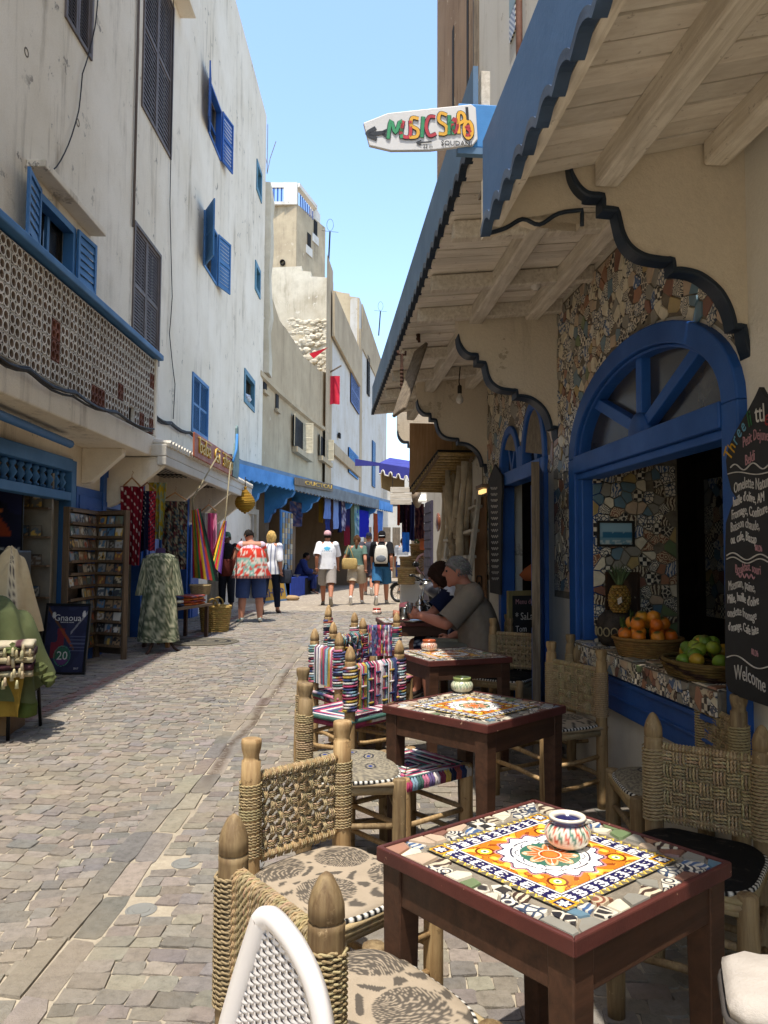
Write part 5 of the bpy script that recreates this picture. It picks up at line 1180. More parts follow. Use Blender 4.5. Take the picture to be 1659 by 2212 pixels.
# ---- white moulded plastic chair at the very front
def plastic_chair():
 o = at(585, 2150, 1.13); t = thing('plastic_chair', 'white moulded wicker-look plastic chair back in the bottom corner', 'chair', (o.x, o.y, 0), 0); m = simple('white_plastic', '#d9d3cd', .45, .05, 3, .02, spec=.5)
 px = [(452, 2330), (480, 2212), (515, 2090), (548, 1988), (556, 1970), (570, 1963), (586, 1966), (612, 1990), (648, 2040), (680, 2105), (700, 2170), (712, 2240), (718, 2330)]
 P = [at(u, v, 1.22-.17*(u-450)/270)-Vector((o.x, o.y, 0)) for u, v in px]; Q = []
 for i in range(len(P)-1):
  p0, p1, p2, p3 = P[max(0, i-1)], P[i], P[i+1], P[min(len(P)-1, i+2)]
  for k in range(6): s = k/6; Q.append(.5*((2*p1)+(-p0+p2)*s+(2*p0-5*p1+4*p2-p3)*s*s+(-p0+3*p1-3*p2+p3)*s**3))
 Q.append(P[-1]); b = MB(); nrm = ((P[-1]-P[0]).cross(Vector((0, 0, 1)))).normalized()
 if nrm.y > 0: nrm = -nrm
 cen = sum(Q, Vector())/len(Q); rings = []
 for i, p in enumerate(Q):
  tg = (Q[min(i+1, len(Q)-1)]-Q[max(i-1, 0)]).normalized(); inn = nrm.cross(tg)
  if inn.dot(cen-p) < 0: inn = -inn
  rings.append([p+inn*a+nrm*c for a, c in ((0, -.012), (-.004, 0), (0, .009), (.014, .012), (.026, .006), (.03, -.006), (.02, -.014))])
 b.loft(rings); b.build('back_frame', m, t, True)
 sh = MB(); I = [p+(cen-p).normalized()*.012-nrm*.006 for p in Q]; sh.slab(I, -nrm*.004);
 X = (P[-1]-P[0]); X.z = 0; X.normalize(); Z = Vector((0, 0, 1)); poly = [((p-cen).dot(X), (p-cen).dot(Z)) for p in I]
 def inside(x, z):
  c = False; n = len(poly)
  for i in range(n):
   (x1, z1), (x2, z2) = poly[i], poly[(i+1) % n]
   if (z1 > z) != (z2 > z) and x < (x2-x1)*(z-z1)/(z2-z1)+x1: c = not c
  return c
 sh.build('back_panel', simple('plastic_gap', '#c2b6ae', .6, .1, 3, .0), t)
 w = MB(); st = .0135
 for i in range(-26, 27):
  for j in range(-34, 35):
   x, z = i*st*.98, j*st*.92+(i % 2)*st*.46
   if not inside(x, z) or not inside(x+.008, z-.006) or not inside(x-.008, z+.006): continue
   d = Vector((.72, 0, -.69)) ; p = cen+X*x+Z*z; e = X*d.x+Z*d.z; s = X*.69+Z*.72; L, h = .0105, .0042
   w._a([p-e*L-s*h*.6-nrm*.003, p+e*L-s*h*.6-nrm*.003, p+e*L+s*h*.6-nrm*.003, p-e*L+s*h*.6-nrm*.003, p-e*L*.8-s*h+nrm*.0005, p-s*h*.9+nrm*.004, p+e*L*.8-s*h+nrm*.0005, p+e*L*.8+s*h+nrm*.0005, p+s*h*.9+nrm*.004, p-e*L*.8+s*h+nrm*.0005],
                 [(4, 5, 8, 9), (5, 6, 7, 8), (0, 1, 6, 4), (1, 2, 7, 6), (2, 3, 9, 7), (3, 0, 4, 9)])
 w.build('wicker_pattern', m, t, True, kind='stuff')
 b = MB(); q0, q1 = P[0], P[-1]; b.slab([q0+Vector((0, 0, .44-q0.z)), q1+Vector((0, 0, .44-q1.z)), q1+Vector((0, 0, .44-q1.z))+nrm*.42, q0+Vector((0, 0, .44-q0.z))+nrm*.42], (0, 0, .03)); b.build('seat', m, t, bev=.01)
 for e in (q0, q1):
  b = MB(); b.tube([e, Vector((e.x, e.y, .42)), Vector((e.x, e.y, .2))-nrm*.02, Vector((e.x, e.y, 0))-nrm*.05], .018, 8); b.build('leg', m, t, True); b = MB(); b.tube([Vector((e.x, e.y, .45))+nrm*.4, Vector((e.x, e.y, 0))+nrm*.44], .018, 8); b.build('leg', m, t, True)
plastic_chair()
# ---- shoulder bag in the near right corner, standing on a stool
o = at(1722, 2250, 1.0); t = thing('canvas_bag', 'cream and pastel zipped bag cut off by the picture corner', 'bag', (o.x+.02, o.y+.02, .54), R(-20))
b = MB(); prof = [(0, 1.), (.1, 1.03), (.22, 1.0), (.3, .97), (.335, .93)]; cols = [lin('#b89aa4'), lin('#b9bd92'), lin('#c2bf92'), lin('#8d857c'), lin('#c5bcb0')]
def rr_(hx, hy, z, k): return [(hx*k*max(-1, min(1, 1.25*math.cos(2*PI*i/28))), hy*k*max(-1, min(1, 1.25*math.sin(2*PI*i/28))), z+.006*noise.noise(Vector((i*.7, z*9, 1)))) for i in range(28)]
rings = [rr_(.095, .08, z, k) for z, k in prof]; b.loft(rings, True, True, [cols[j] for j in range(5) for _ in range(28)]); b.build('body', m_cloth, t, True)
b = MB(); b.loft([rr_(.097, .082, .335, .95), rr_(.098, .083, .35, .96), rr_(.09, .07, .362, .9), rr_(.03, .03, .367, .5)], True, True, lin('#b3aa9f')); b.build('lid', m_cloth, t, True)
b = MB(); R_ = rr_(.097, .082, .33, .965); b.tube([Vector(p) for p in R_]+[Vector(R_[0])], .006, 6, False, lin('#4a4541')); b.build('zip', m_cloth, t, True)
t2 = thing('bag_stool', 'plain wooden stool under the cream bag at the picture corner', 'stool', (o.x+.02, o.y+.02, 0), R(-20)); b = MB(); b.box(-.12, .12, -.11, .11, .5, .535); b.build('seat', m_pole2, t2, bev=.006)
for sx in (-1, 1):
 for sy in (-1, 1): b = MB(); b.tube([(sx*.1, sy*.09, .5), (sx*.12, sy*.1, 0)], .015, 8); b.build('leg', m_pole2, t2, True)

# ================================================================ music shop and clothes shop on the left
def box_thing(name, label, cat, c, size, rot, mat, bev=.01, group=None):
 b = MB(); b.box(-size[0]/2, size[0]/2, -size[1]/2, size[1]/2, 0, size[2]); o = b.build(name, mat, None, bev=bev, loc=c, rot=(0, 0, rot)); return tag(o, label, cat, group)
m_rackw = wood('rack_wood', '#75604a', '#53412f', .65, 4, 2, .12)
# cd rack: two hinged leaves
rk = thing('cd_rack', 'folding two leaf wooden rack of compact discs outside the music shop', 'rack', (-3.6, 9.6, gz(9.6)))
cd_cols = ['#8f8b84', '#3b3f46', '#b9a98c', '#58636b', '#7b6a52', '#2a2c30', '#a7a49d', '#c29a4a', '#5b7f9c', '#8c5a3e', '#cbc4b4', '#454038', '#6b7a66', '#9a7f5f']
cdw, cdh = .125, .118; NM = {'#8f8b84': 'grey', '#3b3f46': 'charcoal', '#b9a98c': 'beige', '#58636b': 'slate', '#7b6a52': 'brown', '#2a2c30': 'black', '#a7a49d': 'pale grey', '#c29a4a': 'mustard', '#5b7f9c': 'blue', '#8c5a3e': 'rust', '#cbc4b4': 'cream', '#454038': 'dark brown', '#6b7a66': 'green grey', '#9a7f5f': 'tan'}
ORD = ['first', 'second', 'third', 'fourth', 'fifth', 'sixth', 'seventh', 'eighth', 'ninth', 'tenth', 'eleventh']
def cover(seed, c):
 r_ = random.Random(seed); a, c2, c3 = lin(c), lin(r_.choice(cd_cols)), lin(r_.choice(['#d8d2c4', '#1c1b1a', '#a9573a', '#4d6f92', '#cfa851'])); k = r_.randrange(5); x0, y0, r0 = r_.uniform(.3, .7), r_.uniform(.35, .65), r_.uniform(.16, .33)
 def fn(u, v):
  n = vnoise(u*5, v*5, seed); L = [(1., a), ((n > .58), c2)]
  if k == 0: L.append((np.hypot(u-x0, v-y0) < r0, c3))
  elif k == 1: L += [((np.abs(u-x0) < .13) & (v < .75), c3), (np.hypot(u-x0, v-.78) < .1, c2)]
  elif k == 2: L.append((v < .3+.2*np.sin(u*7), c3))
  elif k == 3: L.append(((v > .78) & (np.abs(u-.5) < .35), c3))
  L.append(((u < .05) | (u > .95) | (v < .05) | (v > .95), tuple(x*.6 for x in a))); return pick(u.shape, *L)
 return fn
def rack_leaf(p0, p1, ncol, rows, skip, lname, H0=.16):
 p0, p1 = Vector(p0), Vector(p1); d = (p1-p0); L = d.length; ang = math.atan2(d.y, d.x); h = 1.82; base = Matrix.Translation(p0-rk.location) @ Matrix.Rotation(ang, 4, 'Z')
 b = MB(base);
 for x in (0, L-.035): b.box(x, x+.035, -.02, .05, 0, h)
 b.box(.035, L-.035, -.02, .05, h-.03, h-.001); lf = b.build('leaf_frame', m_rackw, rk, bev=.004)
 b = MB(base); b.box(.035, L-.035, .035, .048, H0-.1, h-.03); b.build('back_panel', simple('rack_back', '#4a3d31', .8), lf)
 dz = (h-H0-.04)/rows
 for r in range(rows+1):
  b = MB(base); z = H0+dz*r; b.box(.035, L-.035, -.045, .034, z-.012, z); b.box(.035, L-.035, -.05, -.045, z-.012, z+.02); b.build('shelf', m_rackw, lf)
 k = 0; inner = L-.07; st = inner/ncol; w = min(cdw, st-.006)
 for r in range(rows):
  for c in range(ncol):
   if (r, c) in skip: continue
   hx = cd_cols[rnd.randrange(len(cd_cols))]; z = H0+dz*(rows-1-r)+.002; M = Matrix.Translation(p0) @ Matrix.Rotation(ang, 4, 'Z') @ Matrix.Translation((.035+st*(c+.5), -.028, z-0+rk.location.z*0)) @ Matrix.Rotation(R(-9), 4, 'X')
   mb = MB(); printed(w, cdh, 9, 9, cover(rnd.randrange(9999), hx), (0, -.0055, .0), (1, 0, 0), (0, 0, 1), mb=mb); mb.box(-w/2, w/2, -.0052, .005, 0, cdh, lin('#555'));
   o = mb.build('compact_disc', m_print); o.matrix_world = M; tag(o, f'{NM[hx]} disc case, {lname} rack leaf, {ORD[r]} shelf down, {ORD[c]} from the left', 'cd', 'discs in the folding rack')
rz = rk.location.z
rack_leaf((-3.6, 8.74, rz), (-3.6, 9.6, rz), 6, 11, {(4, 0), (4, 1), (6, 0), (6, 1), (6, 2), (9, 2), (10, 0), (10, 4)}, 'near')
rack_leaf((-3.58, 9.63, rz), (-3.15, 9.42, rz), 3, 11, {(10, 0)}, 'far')
b = MB()
for z in (.4, 1.0, 1.5): b.tube([(.01, .01, z-.04), (.01, .01, z+.04)], .014, 6)
b.build('hinge', m_iron, rk)
# interior side wall with shelves
sh = thing('cd_shelf', 'pale wall shelf with a few discs inside the music shop', 'shelf', (-4.5, 8.6, 0)); b = MB(); b.box(0, .78, 0, .05, .2, 2.35); b.build('back', simple('shelf_paper', '#8d8678', .9), sh)
for z in (.6, .95, 1.3, 1.62, 1.94, 2.28): b = MB(); b.box(0, .78, -.09, -.001, z, z+.018); b.build('shelf', m_rackw, sh)
for k, (x, z) in enumerate(((-4.0, 1.96), (-3.86, 1.96), (-4.0, 1.64), (-3.86, 1.64), (-3.99, 1.32), (-3.85, 1.32), (-3.86, .97))):
 mb = MB(); printed(.125, .12, 9, 9, cover(400+k, ['#5a5048', '#6b6a66', '#465058', '#7a7062', '#4a4038', '#6a5a4a', '#565656'][k]), (0, 0, 0), mb=mb); mb.box(-.0625, .0625, .001, .01, 0, .12, lin('#444')); o = mb.build('compact_disc', m_print, None, loc=(x, 8.53, z)); tag(o, ['brown', 'mid grey', 'slate', 'khaki', 'umber', 'tobacco', 'steel grey'][k]+' disc case on the wall shelf inside the music shop, '+['top left', 'top right', 'second row left', 'second row right', 'third row left', 'third row right', 'lowest'][k], 'cd', 'discs on the inside shelf')
def poster(u, v):
 n = vnoise(u*4, v*5, 3); fig = ((np.abs(u-.66-.05*np.sin(v*9)) < .13+.06*np.sin(v*6)) & (v > .22) & (v < .66)); return pick(u.shape, (1., '#161a33'), (n > .62, '#1f2348'), (((u-.2)**2*6+(v-.52)**2*14 < .25), '#7b2f1f'), (fig, '#9a3f22'), (np.hypot((u-.64)*1., (v-.72)*1.2) < .09, '#a8562e'), ((np.hypot((u-.64), (v-.76)*1.2) < .1) & (v > .76), '#2a1717'), ((np.abs(v-.57) < .03) & (u > .4) & (u < .8), '#c2703f'), ((np.abs(v-.84) < .03) & (u < .35), '#c69a3a'), ((np.abs(v-.33) < .05) & (u < .3), '#a55a38'), ((v < .07) & (u > .7) & (np.abs(np.sin(u*50)) > .5), '#b9b6b0'))
b = printed(.95, .78, 40, 40, poster, (0, 0, 0)); b.box(-.49, .49, .002, .02, -.02, .8, lin('#111')); o = b.build('concert_poster', m_print, None, loc=(-4.32, 8.15, 1.46)); tag(o, 'dark blue poster with a red robed singer hung inside the music shop', 'poster')
box_thing('speaker_cabinet', 'large dark grey television set back at the shop entrance', 'television', (-4.02, 7.75, .98), (.78, .4, .5), 0, simple('dark_plastic', '#2b2a28', .5), .02)
t = thing('loudspeaker', 'black loudspeaker box under the television at the shop entrance', 'loudspeaker', (-3.95, 7.7, gz(7.7))); b = MB(); b.box(-.34, .34, -.2, .2, 0, .86); b.build('cabinet', simple('black_vinyl', '#1c1a19', .6), t, bev=.01)
for z, r in ((.35, .2), (.68, .1)): b = MB(); b.lathe([(r, 0), (r, .012), (r*.85, .012), (r*.4, -.03), (r*.25, -.012), (0, -.008)], 20, (.1, -.202, z), M=Matrix.Rotation(R(90), 3, 'X')); b.build('driver', m_iron, t, True)
# framed festival poster leaning on the pavement
def gn(u, v):
 n = vnoise(u*5, v*6, 8); d = np.abs((v-.86)-(-.85)*(u-.12)); d2 = np.abs((v-.86)+(-.85)*(u-.93)); L = [(1., '#3a3d55'), (n > .55, '#35374c'), ((v > .2) & (v < .66) & (np.abs(u-.3) < .16) & (n > .35), '#7f3640'), ((d < .03) & (u < .72) & (v > .3), '#6c4a33'), ((d < .035) & (u > .3) & (u < .66) & (v < .66), '#9a4f34'), ((d2 < .022) & (u > .6), '#8c8b90'), ((np.hypot((u-.15)*1.2, v-.86) < .05), '#d8d4cb'), ((np.hypot((u-.9)*1.2, v-.88) < .05), '#d8d4cb')]
 r = np.hypot((u-.45), (v-.24)*1.35); L += [(r < .18, '#3f6c55'), ((r < .18) & (v < .2), '#6a4772'), ((np.abs(r-.2) < .008), '#57917a'), ((v > .3) & (v < .55) & (np.sin(v*120) > .6) & (u > .6), '#5a6078')]; return pick(u.shape, *L)
pA = at(138, 1448, 8.4); t = thing('framed_poster', 'black framed festival poster reading Gnaoua 20 leaning on the rack', 'poster', (pA.x-.02, pA.y, gz(pA.y)), R(-6)); tilt = Matrix.Rotation(R(-9), 4, 'X'); W_, H_ = .46, .71
b = MB(tilt)
for (x0, x1, z0, z1) in ((-W_/2-.03, W_/2+.03, 0, .03), (-W_/2-.03, W_/2+.03, H_+.03, H_+.06), (-W_/2-.03, -W_/2, .03, H_+.03), (W_/2, W_/2+.03, .03, H_+.03)): b.box(x0, x1, -.015, .015, z0, z1)
b.build('frame', simple('black_frame', '#1b1b1c', .4), t, bev=.003)
b = printed(W_, H_, 60, 80, gn, (0, -.002, .03), mb=MB(tilt)); b.build('poster_sheet', m_glaze, t)
XZ = Matrix(((1, 0, 0, 0), (0, 0, -1, 0), (0, 1, 0, 0), (0, 0, 0, 1)))
m_wtxt = simple('white_ink', '#d3d0ca', .6, .05)
for s_, x, z, sz in (('Gnaoua', 0, .61, .1), ('20', -.02, .2, .13), ('festival du monde', 0, .565, .022), ('2017', .15, .07, .028)): text('lettering', s_, m_wtxt, sz, t, tilt @ Matrix.Translation((x, -.004, z)) @ XZ, .0008)

# draped stall at the left edge
def stripes(cols, k=1.): return lambda s, t: lin(cols[int(s*len(cols)*k) % len(cols)])
st_ = thing('metal_stand', 'thin black metal display stand under the green blanket', 'stand', (-2.98, 5.9, gz(5.9)))
for x, y in ((-.3, -.2), (.24, -.2), (.28, .2), (-.3, .2)): b = MB(); b.tube([(x*.8, y*.8, .8), (x, y, .3), (x*1.05, y*1.1, 0)], .014, 6); b.build('leg', m_iron, st_, True)
b = MB(); b.box(-.24, .2, -.16, .16, .74, .76); b.tube([(-.3, -.2, .3), (.24, -.2, .3), (.28, .2, .3), (-.3, .2, .3), (-.3, -.2, .3)], .01, 6); b.build('shelf', m_iron, st_)
def draped(name, c, rx, ry, z0, z1, col, label, cat, seed, folds=7, low=None, cf_=None, n=72, m=26, hem=.06, cone=.75):
 b = MB(); P, cc = [], []
 for j in range(m+1):
  q = j/m
  for i in range(n):
   a = 2*PI*i/n; r = q**cone*(1+q*(.13*math.sin(folds*a+seed+q*1.5)+.15*noise.noise(Vector((math.cos(a)*2, math.sin(a)*2, seed))))); zl = z0-(low(a) if low else 0)
   z = z1-(z1-zl)*(q**2.1)+.035*noise.noise(Vector((r*4*math.cos(a), r*4*math.sin(a), seed+2)))*(1-q*.3)+.03*math.sin(a*4+q*14+seed)*q*(1-q)*4
   P.append((c[0]+rx*r*math.cos(a), c[1]+ry*r*math.sin(a), z)); cc.append(cf_(a, q) if cf_ else jit(col, .06))
 b._a(P, [(j*n+i, j*n+(i+1) % n, (j+1)*n+(i+1) % n, (j+1)*n+i) for j in range(m) for i in range(n)], cc); return tag(b.build(name, m_cloth, None, True), label, cat)
gb = draped('green_blanket', (-3.12, 5.85), .56, .42, .58, 1.12, lin('#545a3b'), 'olive green blanket with pompoms draped over the street stall', 'blanket', 3, 6, lambda a: .22*max(0, math.cos(a+.4))**3, cone=.55)
for k, a in enumerate((.15, -.25, -.75, -1.25)):
 b = MB(); x, y, z = .46*math.cos(a), .41*math.sin(a), (.4, .5, .66, .62)[k]
 b.ball((-3.0+x+.02, 5.85+y-.03, z+.1), .055, 9, 7, lin('#565c38'), (1, 1, .9), .5, k); b.build('pompom', m_cloth, gb, False)
b = MB(); b.lathe([(.012, .24), (.05, .2), (.075, .1), (.07, .02), (.0, .0)], 12, (-2.62, 5.72, .24), lin('#4d5a2e'), .3, 3); b.build('tassel', m_cloth, gb, True)
def folded(name, c, size, n, cols, label, cat, seed, rot=0, mat=None):
 t = thing(name, label, cat, c, rot); r_ = random.Random(seed); z = 0
 for k in range(n):
  h = size[2]/n; b = MB(); w, d = size[0]*r_.uniform(.9, 1), size[1]*r_.uniform(.9, 1); cc = lin(cols[k % len(cols)]); c2 = lin(cols[(k+2) % len(cols)]); rings = []; cl = []
  for i in range(15):
   x = -w/2+w*i/14; rings.append([(x, (d/2)*math.copysign(abs(math.cos(a))**.5, math.cos(a)), z+h/2+(h/2)*math.copysign(abs(math.sin(a))**.6, math.sin(a))+.008*noise.noise(Vector((x*9, a, k+seed)))) for a in np.linspace(0, 2*PI, 13)[:-1]]); cl += [jit(c2 if (i//2+k) % 3 == 0 else cc, .12, r_)]*12
  b.loft(rings, True, True, cl); b.build('folded_textile', mat or m_cloth, t, True); z += h*.93
 return t
fb = folded('striped_throw', (-2.74, 5.62, .56), (.42, .3, .27), 5, ['#a89c80', '#4a2f33', '#94876b', '#3b2a2c', '#b0a68c'], 'rolled striped throws with cream tassels under the green blanket', 'throw', 4, R(20))
r_ = random.Random(6)
for k in range(26):
 b = MB(); x, z = r_.uniform(-.14, .2), r_.uniform(-.02, .25); y = -.17-.03*r_.random(); b.lathe([(.004, .06), (.009, .05), (.015, .0), (.0, .0)], 6, (x, y, z-.06), jit(lin('#b5a783'), .2, r_)); b.build('tassel', m_cloth, fb, True)
cloth_hang('yellow_cloth', Vector((-3.05, 5.62, .62)), (1, -.1, 0), .45, .34, lin('#8f7430'), 'mustard yellow cloth hanging below the striped throws', 'cloth', .03, 2, taper=-.2)
def robe(a, q):
 if abs(((a+1.25) % (2*PI))) < .42 and q > .1: return lin('#2f2430') if (math.sin(q*70) > -.2 and abs(abs(((a+1.25) % (2*PI))-.21)-.1) < .06) else lin('#c7b796')
 return lin('#bda983')
draped('cream_robe', (-3.12, 6.45), .24, .24, .8, 1.5, lin('#c2b08a'), 'cream robe with a dark embroidered band hung to a point', 'robe', 5, 5, None, robe, cone=1.1)
box_thing('cardboard_box', 'plain brown cardboard box under the draped stall', 'box', (-3.05, 5.95, gz(6)), (.5, .35, .28), .1, simple('cardboard', '#8a6a45', .9))

# clothes
def dotted(bg, dot, k=14., s0=0.): return lambda s, t: lin(dot) if (math.sin(s*k*1.6+s0)*math.sin(t*k*3.2+s0+math.floor(s*k*.5)) > .72) else jit(lin(bg), .1)
def motley(cols, k, seed):
 def f(s, t):
  n = noise.noise(Vector((s*k, t*k*1.6, seed)))+.4*noise.noise(Vector((s*k*3, t*k*4, seed+4))); return lin(cols[int((n+1)*len(cols)*.9) % len(cols)])
 return f
m_hang = wood('hanger_wood', '#b98a56', '#8f6437', .5, 4, 0, .1)
def hanger(p, w, d, label):
 b = MB(); X = Vector(d).normalized(); b.tube([p+X*-w/2+Vector((0, 0, -.11)), p+Vector((0, 0, .0)), p+X*w/2+Vector((0, 0, -.11))], .012, 6); b.tube([p, p+Vector((0, 0, .04)), p+X*.02+Vector((0, 0, .07)), p+Vector((0, 0, .09))], .004, 5); return tag(b.build('hanger', m_hang, None, True), label, 'hanger', 'wooden clothes hangers')
def garment(u0, v0, u1, v1, y, fn, name, label, cat, d=(1, .25, 0), hang=True, folds=3, taper=.0, amp=.04, nx=22, ny=44):
 p = at(u0, v0, y); w = (u1-u0)/1661*y; h = (v1-v0)/1661*y; o = cloth_hang(name, p, d, w, h, (1, 1, 1), label, cat, amp, folds, nx, ny, taper, fn, seed=(u0*7) % 13)
 if hang: hanger(at((u0+u1)/2, v0-18, y)+Vector((0, .01, 0)), w*.95, d, 'wooden hanger holding the '+hang)
 return o
garment(266, 1050, 303, 1222, 10.1, dotted('#6d1624', '#d8cfc8'), 'spotted_dress', 'long dark red dress with white spots', 'dress', hang='red spotted dress', taper=-.3)
garment(299, 1060, 336, 1190, 10.5, lambda s, t: (lin('#b8303f') if (s > .6 and math.sin(t*90+s*20) > -.2) else lin('#c9c4c4') if math.sin(s*33)*math.sin(t*70) > .75 else lin('#1d2038')), 'ruffled_dress', 'navy dress with red ruffles beside the spotted dress', 'dress', hang='navy ruffled dress')
garment(328, 1042, 353, 1165, 10.9, motley(['#b8a02f', '#c7b24a', '#a8912a', '#8fa08c'], 3, 3), 'yellow_scarf', 'yellow scarf hanging from a hook in the clothes shop', 'scarf', hang=None, taper=-.5)
garment(352, 1082, 404, 1230, 11.2, motley(['#5a2a2c', '#3c3a36', '#6f6a58', '#2c4a5c', '#8a7f68', '#2a2522'], 6, 5), 'patchwork_shirt', 'dark patchwork shirt on a wide hanger against the blue door', 'shirt', hang='patchwork shirt', folds=4)
garment(434, 1108, 468, 1200, 12.6, lambda s, t: lin('#a8a29a') if s < .45 else lin('#c24a78') if s < .8 else lin('#d88aa4'), 'striped_shawl', 'grey and pink striped shawl hanging behind the hammock', 'shawl', hang='striped shawl')
# mannequin with a green patterned dress
mp = atg(338, 1412); mq = thing('dress_form', 'dressmaker form on a turned wooden tripod before the clothes shop', 'mannequin', (mp.x-.02, mp.y+.15, gz(mp.y)), R(12)); b = MB()
b.lathe([(.02, .1), (.035, .16), (.02, .22), (.03, .3), (.018, .34), (.018, .6)], 10, (0, 0, 0)); b.build('pole', m_tablew, mq, True)
for a in (0, 2.1, 4.2): b = MB(); b.tube([(0, 0, .22), (.1*math.cos(a), .1*math.sin(a), .2), (.2*math.cos(a), .2*math.sin(a), .05), (.27*math.cos(a), .27*math.sin(a), .0)], .018, 7); b.build('leg', m_tablew, mq, True)
b = MB(); rings = [[(rx*math.cos(a), ry*math.sin(a), z) for a in np.linspace(0, 2*PI, 17)[:-1]] for z, rx, ry in ((.7, .16, .12), (.9, .13, .1), (1.1, .16, .12), (1.22, .17, .1), (1.27, .07, .06), (1.35, .055, .05), (1.36, .02, .02))]; b.loft(rings, True, True, lin('#3d2c44')); b.build('torso', m_cloth, mq, True)
dr = thing('patterned_dress', 'long sage green dress with cream leaf print on the dressmaker form', 'dress', mq.location, R(12)); fnm = motley(['#59604a', '#6c715a', '#b3ad90', '#4b523f', '#8f8f76'], 11, 9)
def dress_part(rings, nm, parent=None):
 b = MB(); n = 64; R_, cl = [], []
 for k, (c, rx, ry, fo) in enumerate(rings):
  R_.append([(c[0]+rx*math.cos(a)*(1+fo*math.sin(a*7+k*.15)), c[1]+ry*math.sin(a)*(1+fo*math.sin(a*7+k*.15)), c[2]) for a in np.linspace(0, 2*PI, n+1)[:-1]]); cl += [fnm(abs(i/n-.5)*3.4, k/len(rings)*5.) for i in range(n)]
 b.loft(R_, False, True, cl); return b.build(nm, m_cloth, parent, True)
sk = [((0, 0, z), rx, ry, f) for z, rx, ry, f in [(1.29, .1, .075, 0), (1.255, .185, .1, 0), (1.18, .2, .125, .0), (1.05, .19, .135, .02), (.92, .18, .13, .03), (.8, .2, .145, .04), (.65, .22, .16, .05), (.5, .23, .17, .06), (.35, .245, .18, .07), (.22, .25, .185, .08), (.14, .255, .19, .08)]]
sk2 = []
for a, c in zip(sk, sk[1:]):
 for t in (0, .25, .5, .75): sk2.append((tuple(Vector(a[0]).lerp(Vector(c[0]), t)), a[1]+(c[1]-a[1])*t, a[2]+(c[2]-a[2])*t, a[3]+(c[3]-a[3])*t))
sk2.append(sk[-1]); dress_part(sk2, 'skirt', dr)
for sx in (-1, 1): dress_part([((sx*(.16+.09*t), -.01, 1.22-.48*t), .065-.005*t, .06, .04) for t in np.linspace(0, 1, 12)], 'sleeve', dr)
# low bench with folded textiles
bp = atg(362, 1400); t = thing('goods_bench', 'low dark wooden bench carrying folded textiles', 'bench', (bp.x, bp.y, gz(bp.y)), R(78)); b = MB(); b.box(-.05, 1.3, -.05, .4, .49, .53); b.build('top', m_rackw, t, bev=.006)
for x, y in ((0, 0), (1.2, 0), (1.2, .34), (0, .34)): b = MB(); b.box(x-.025, x+.025, y-.025, y+.025, 0, .49); b.build('leg', m_hang if x == 0 and y == 0 else m_tablew, t, bev=.004)
def bz(x, y, z): return t.matrix_basis @ Vector((x, y, z))
q = Matrix.Translation(t.location) @ Matrix.Rotation(R(78), 4, 'Z')
folded('folded_cloths', q @ Vector((.2, .15, .53)), (.42, .36, .16), 3, ['#20222b', '#c9c4ba', '#2f3a55', '#d6d0c4'], 'black and white folded cloths on the near end of the bench', 'cloth', 8, R(70))
folded('folded_rugs', q @ Vector((.82, .15, .53)), (.55, .4, .15), 4, ['#b5532c', '#8d3f2a', '#cf7b3d', '#6c4a52'], 'stack of orange folded rugs on the far end of the bench', 'rug', 9, R(80))
def woven_basket(name, c, rx, ry, h, flare, col, label, n=40, rows=14, handle=False, group=None, band=None, rot=0):
 t = thing(name, label, 'basket', c, rot, group); b = MB(); rr = h/rows*.56
 for k in range(rows):
  f = 1+flare*k/rows; pts = []
  for i in range(n+1):
   a = 2*PI*i/n; w = 1+.018*math.sin(a*n/2+k*PI); e = (abs(math.cos(a))**3+abs(math.sin(a))**3)**(-1/3) if rx != ry else 1; pts.append((rx*f*w*e*math.cos(a), ry*f*w*e*math.sin(a), h*(k+.5)/rows))
  b.tube(pts, rr, 5, False, [jit(lin(band) if band and (i//2+k) % 9 < 2 else lin(col), .2) for i in range(n+1)])
 b.lathe([(max(rx, ry)*.9, .006), (0, .006)], 20, (0, 0, 0), lin(col), cap=False); b.build('body', m_rope, t, True)
 b = MB(); f = 1+flare; b.tube([(rx*f*math.cos(2*PI*i/30), ry*f*math.sin(2*PI*i/30), h) for i in range(31)], rr*1.4, 6, False, lin(col)); b.build('rim', m_rope, t, True)
 if handle:
  for sy in (-1, 1): b = MB(); b.tube([(rx*.35*math.cos(a)*1.2, sy*ry*f, h+.13*math.sin(a)) for a in np.linspace(0, PI, 10)], .014, 6, True, lin(col)); b.build('handle', m_rope, t, True)
 return t
p = atg(460, 1366); woven_basket('straw_basket', (p.x, p.y+.15, gz(p.y)), .2, .17, .4, .22, '#a88a4e', 'tall straw basket with loop handles on the pavement', 44, 13, True)
p = q @ Vector((1.1, .2, .66)); woven_basket('small_basket', p+Vector((.1, .12, .0)), .13, .1, .14, .2, '#9a8560', 'small lidded straw basket behind the orange rugs', 30, 8)
b = MB()
for k in range(9): b.tube([((.05+.045*k)*1.25*math.cos(a), (.05+.045*k)*math.sin(a), .012) for a in np.linspace(0, 2*PI, 33)], .022, 5, False, lin('#6b6558') if k % 3 else lin('#3a3836'))
p = atg(405, 1392); tag(b.build('round_mat', m_rope, None, True, loc=(p.x+.15, p.y+.2, gz(p.y))), 'oval braided grey mat on the ground beneath the bench', 'mat')
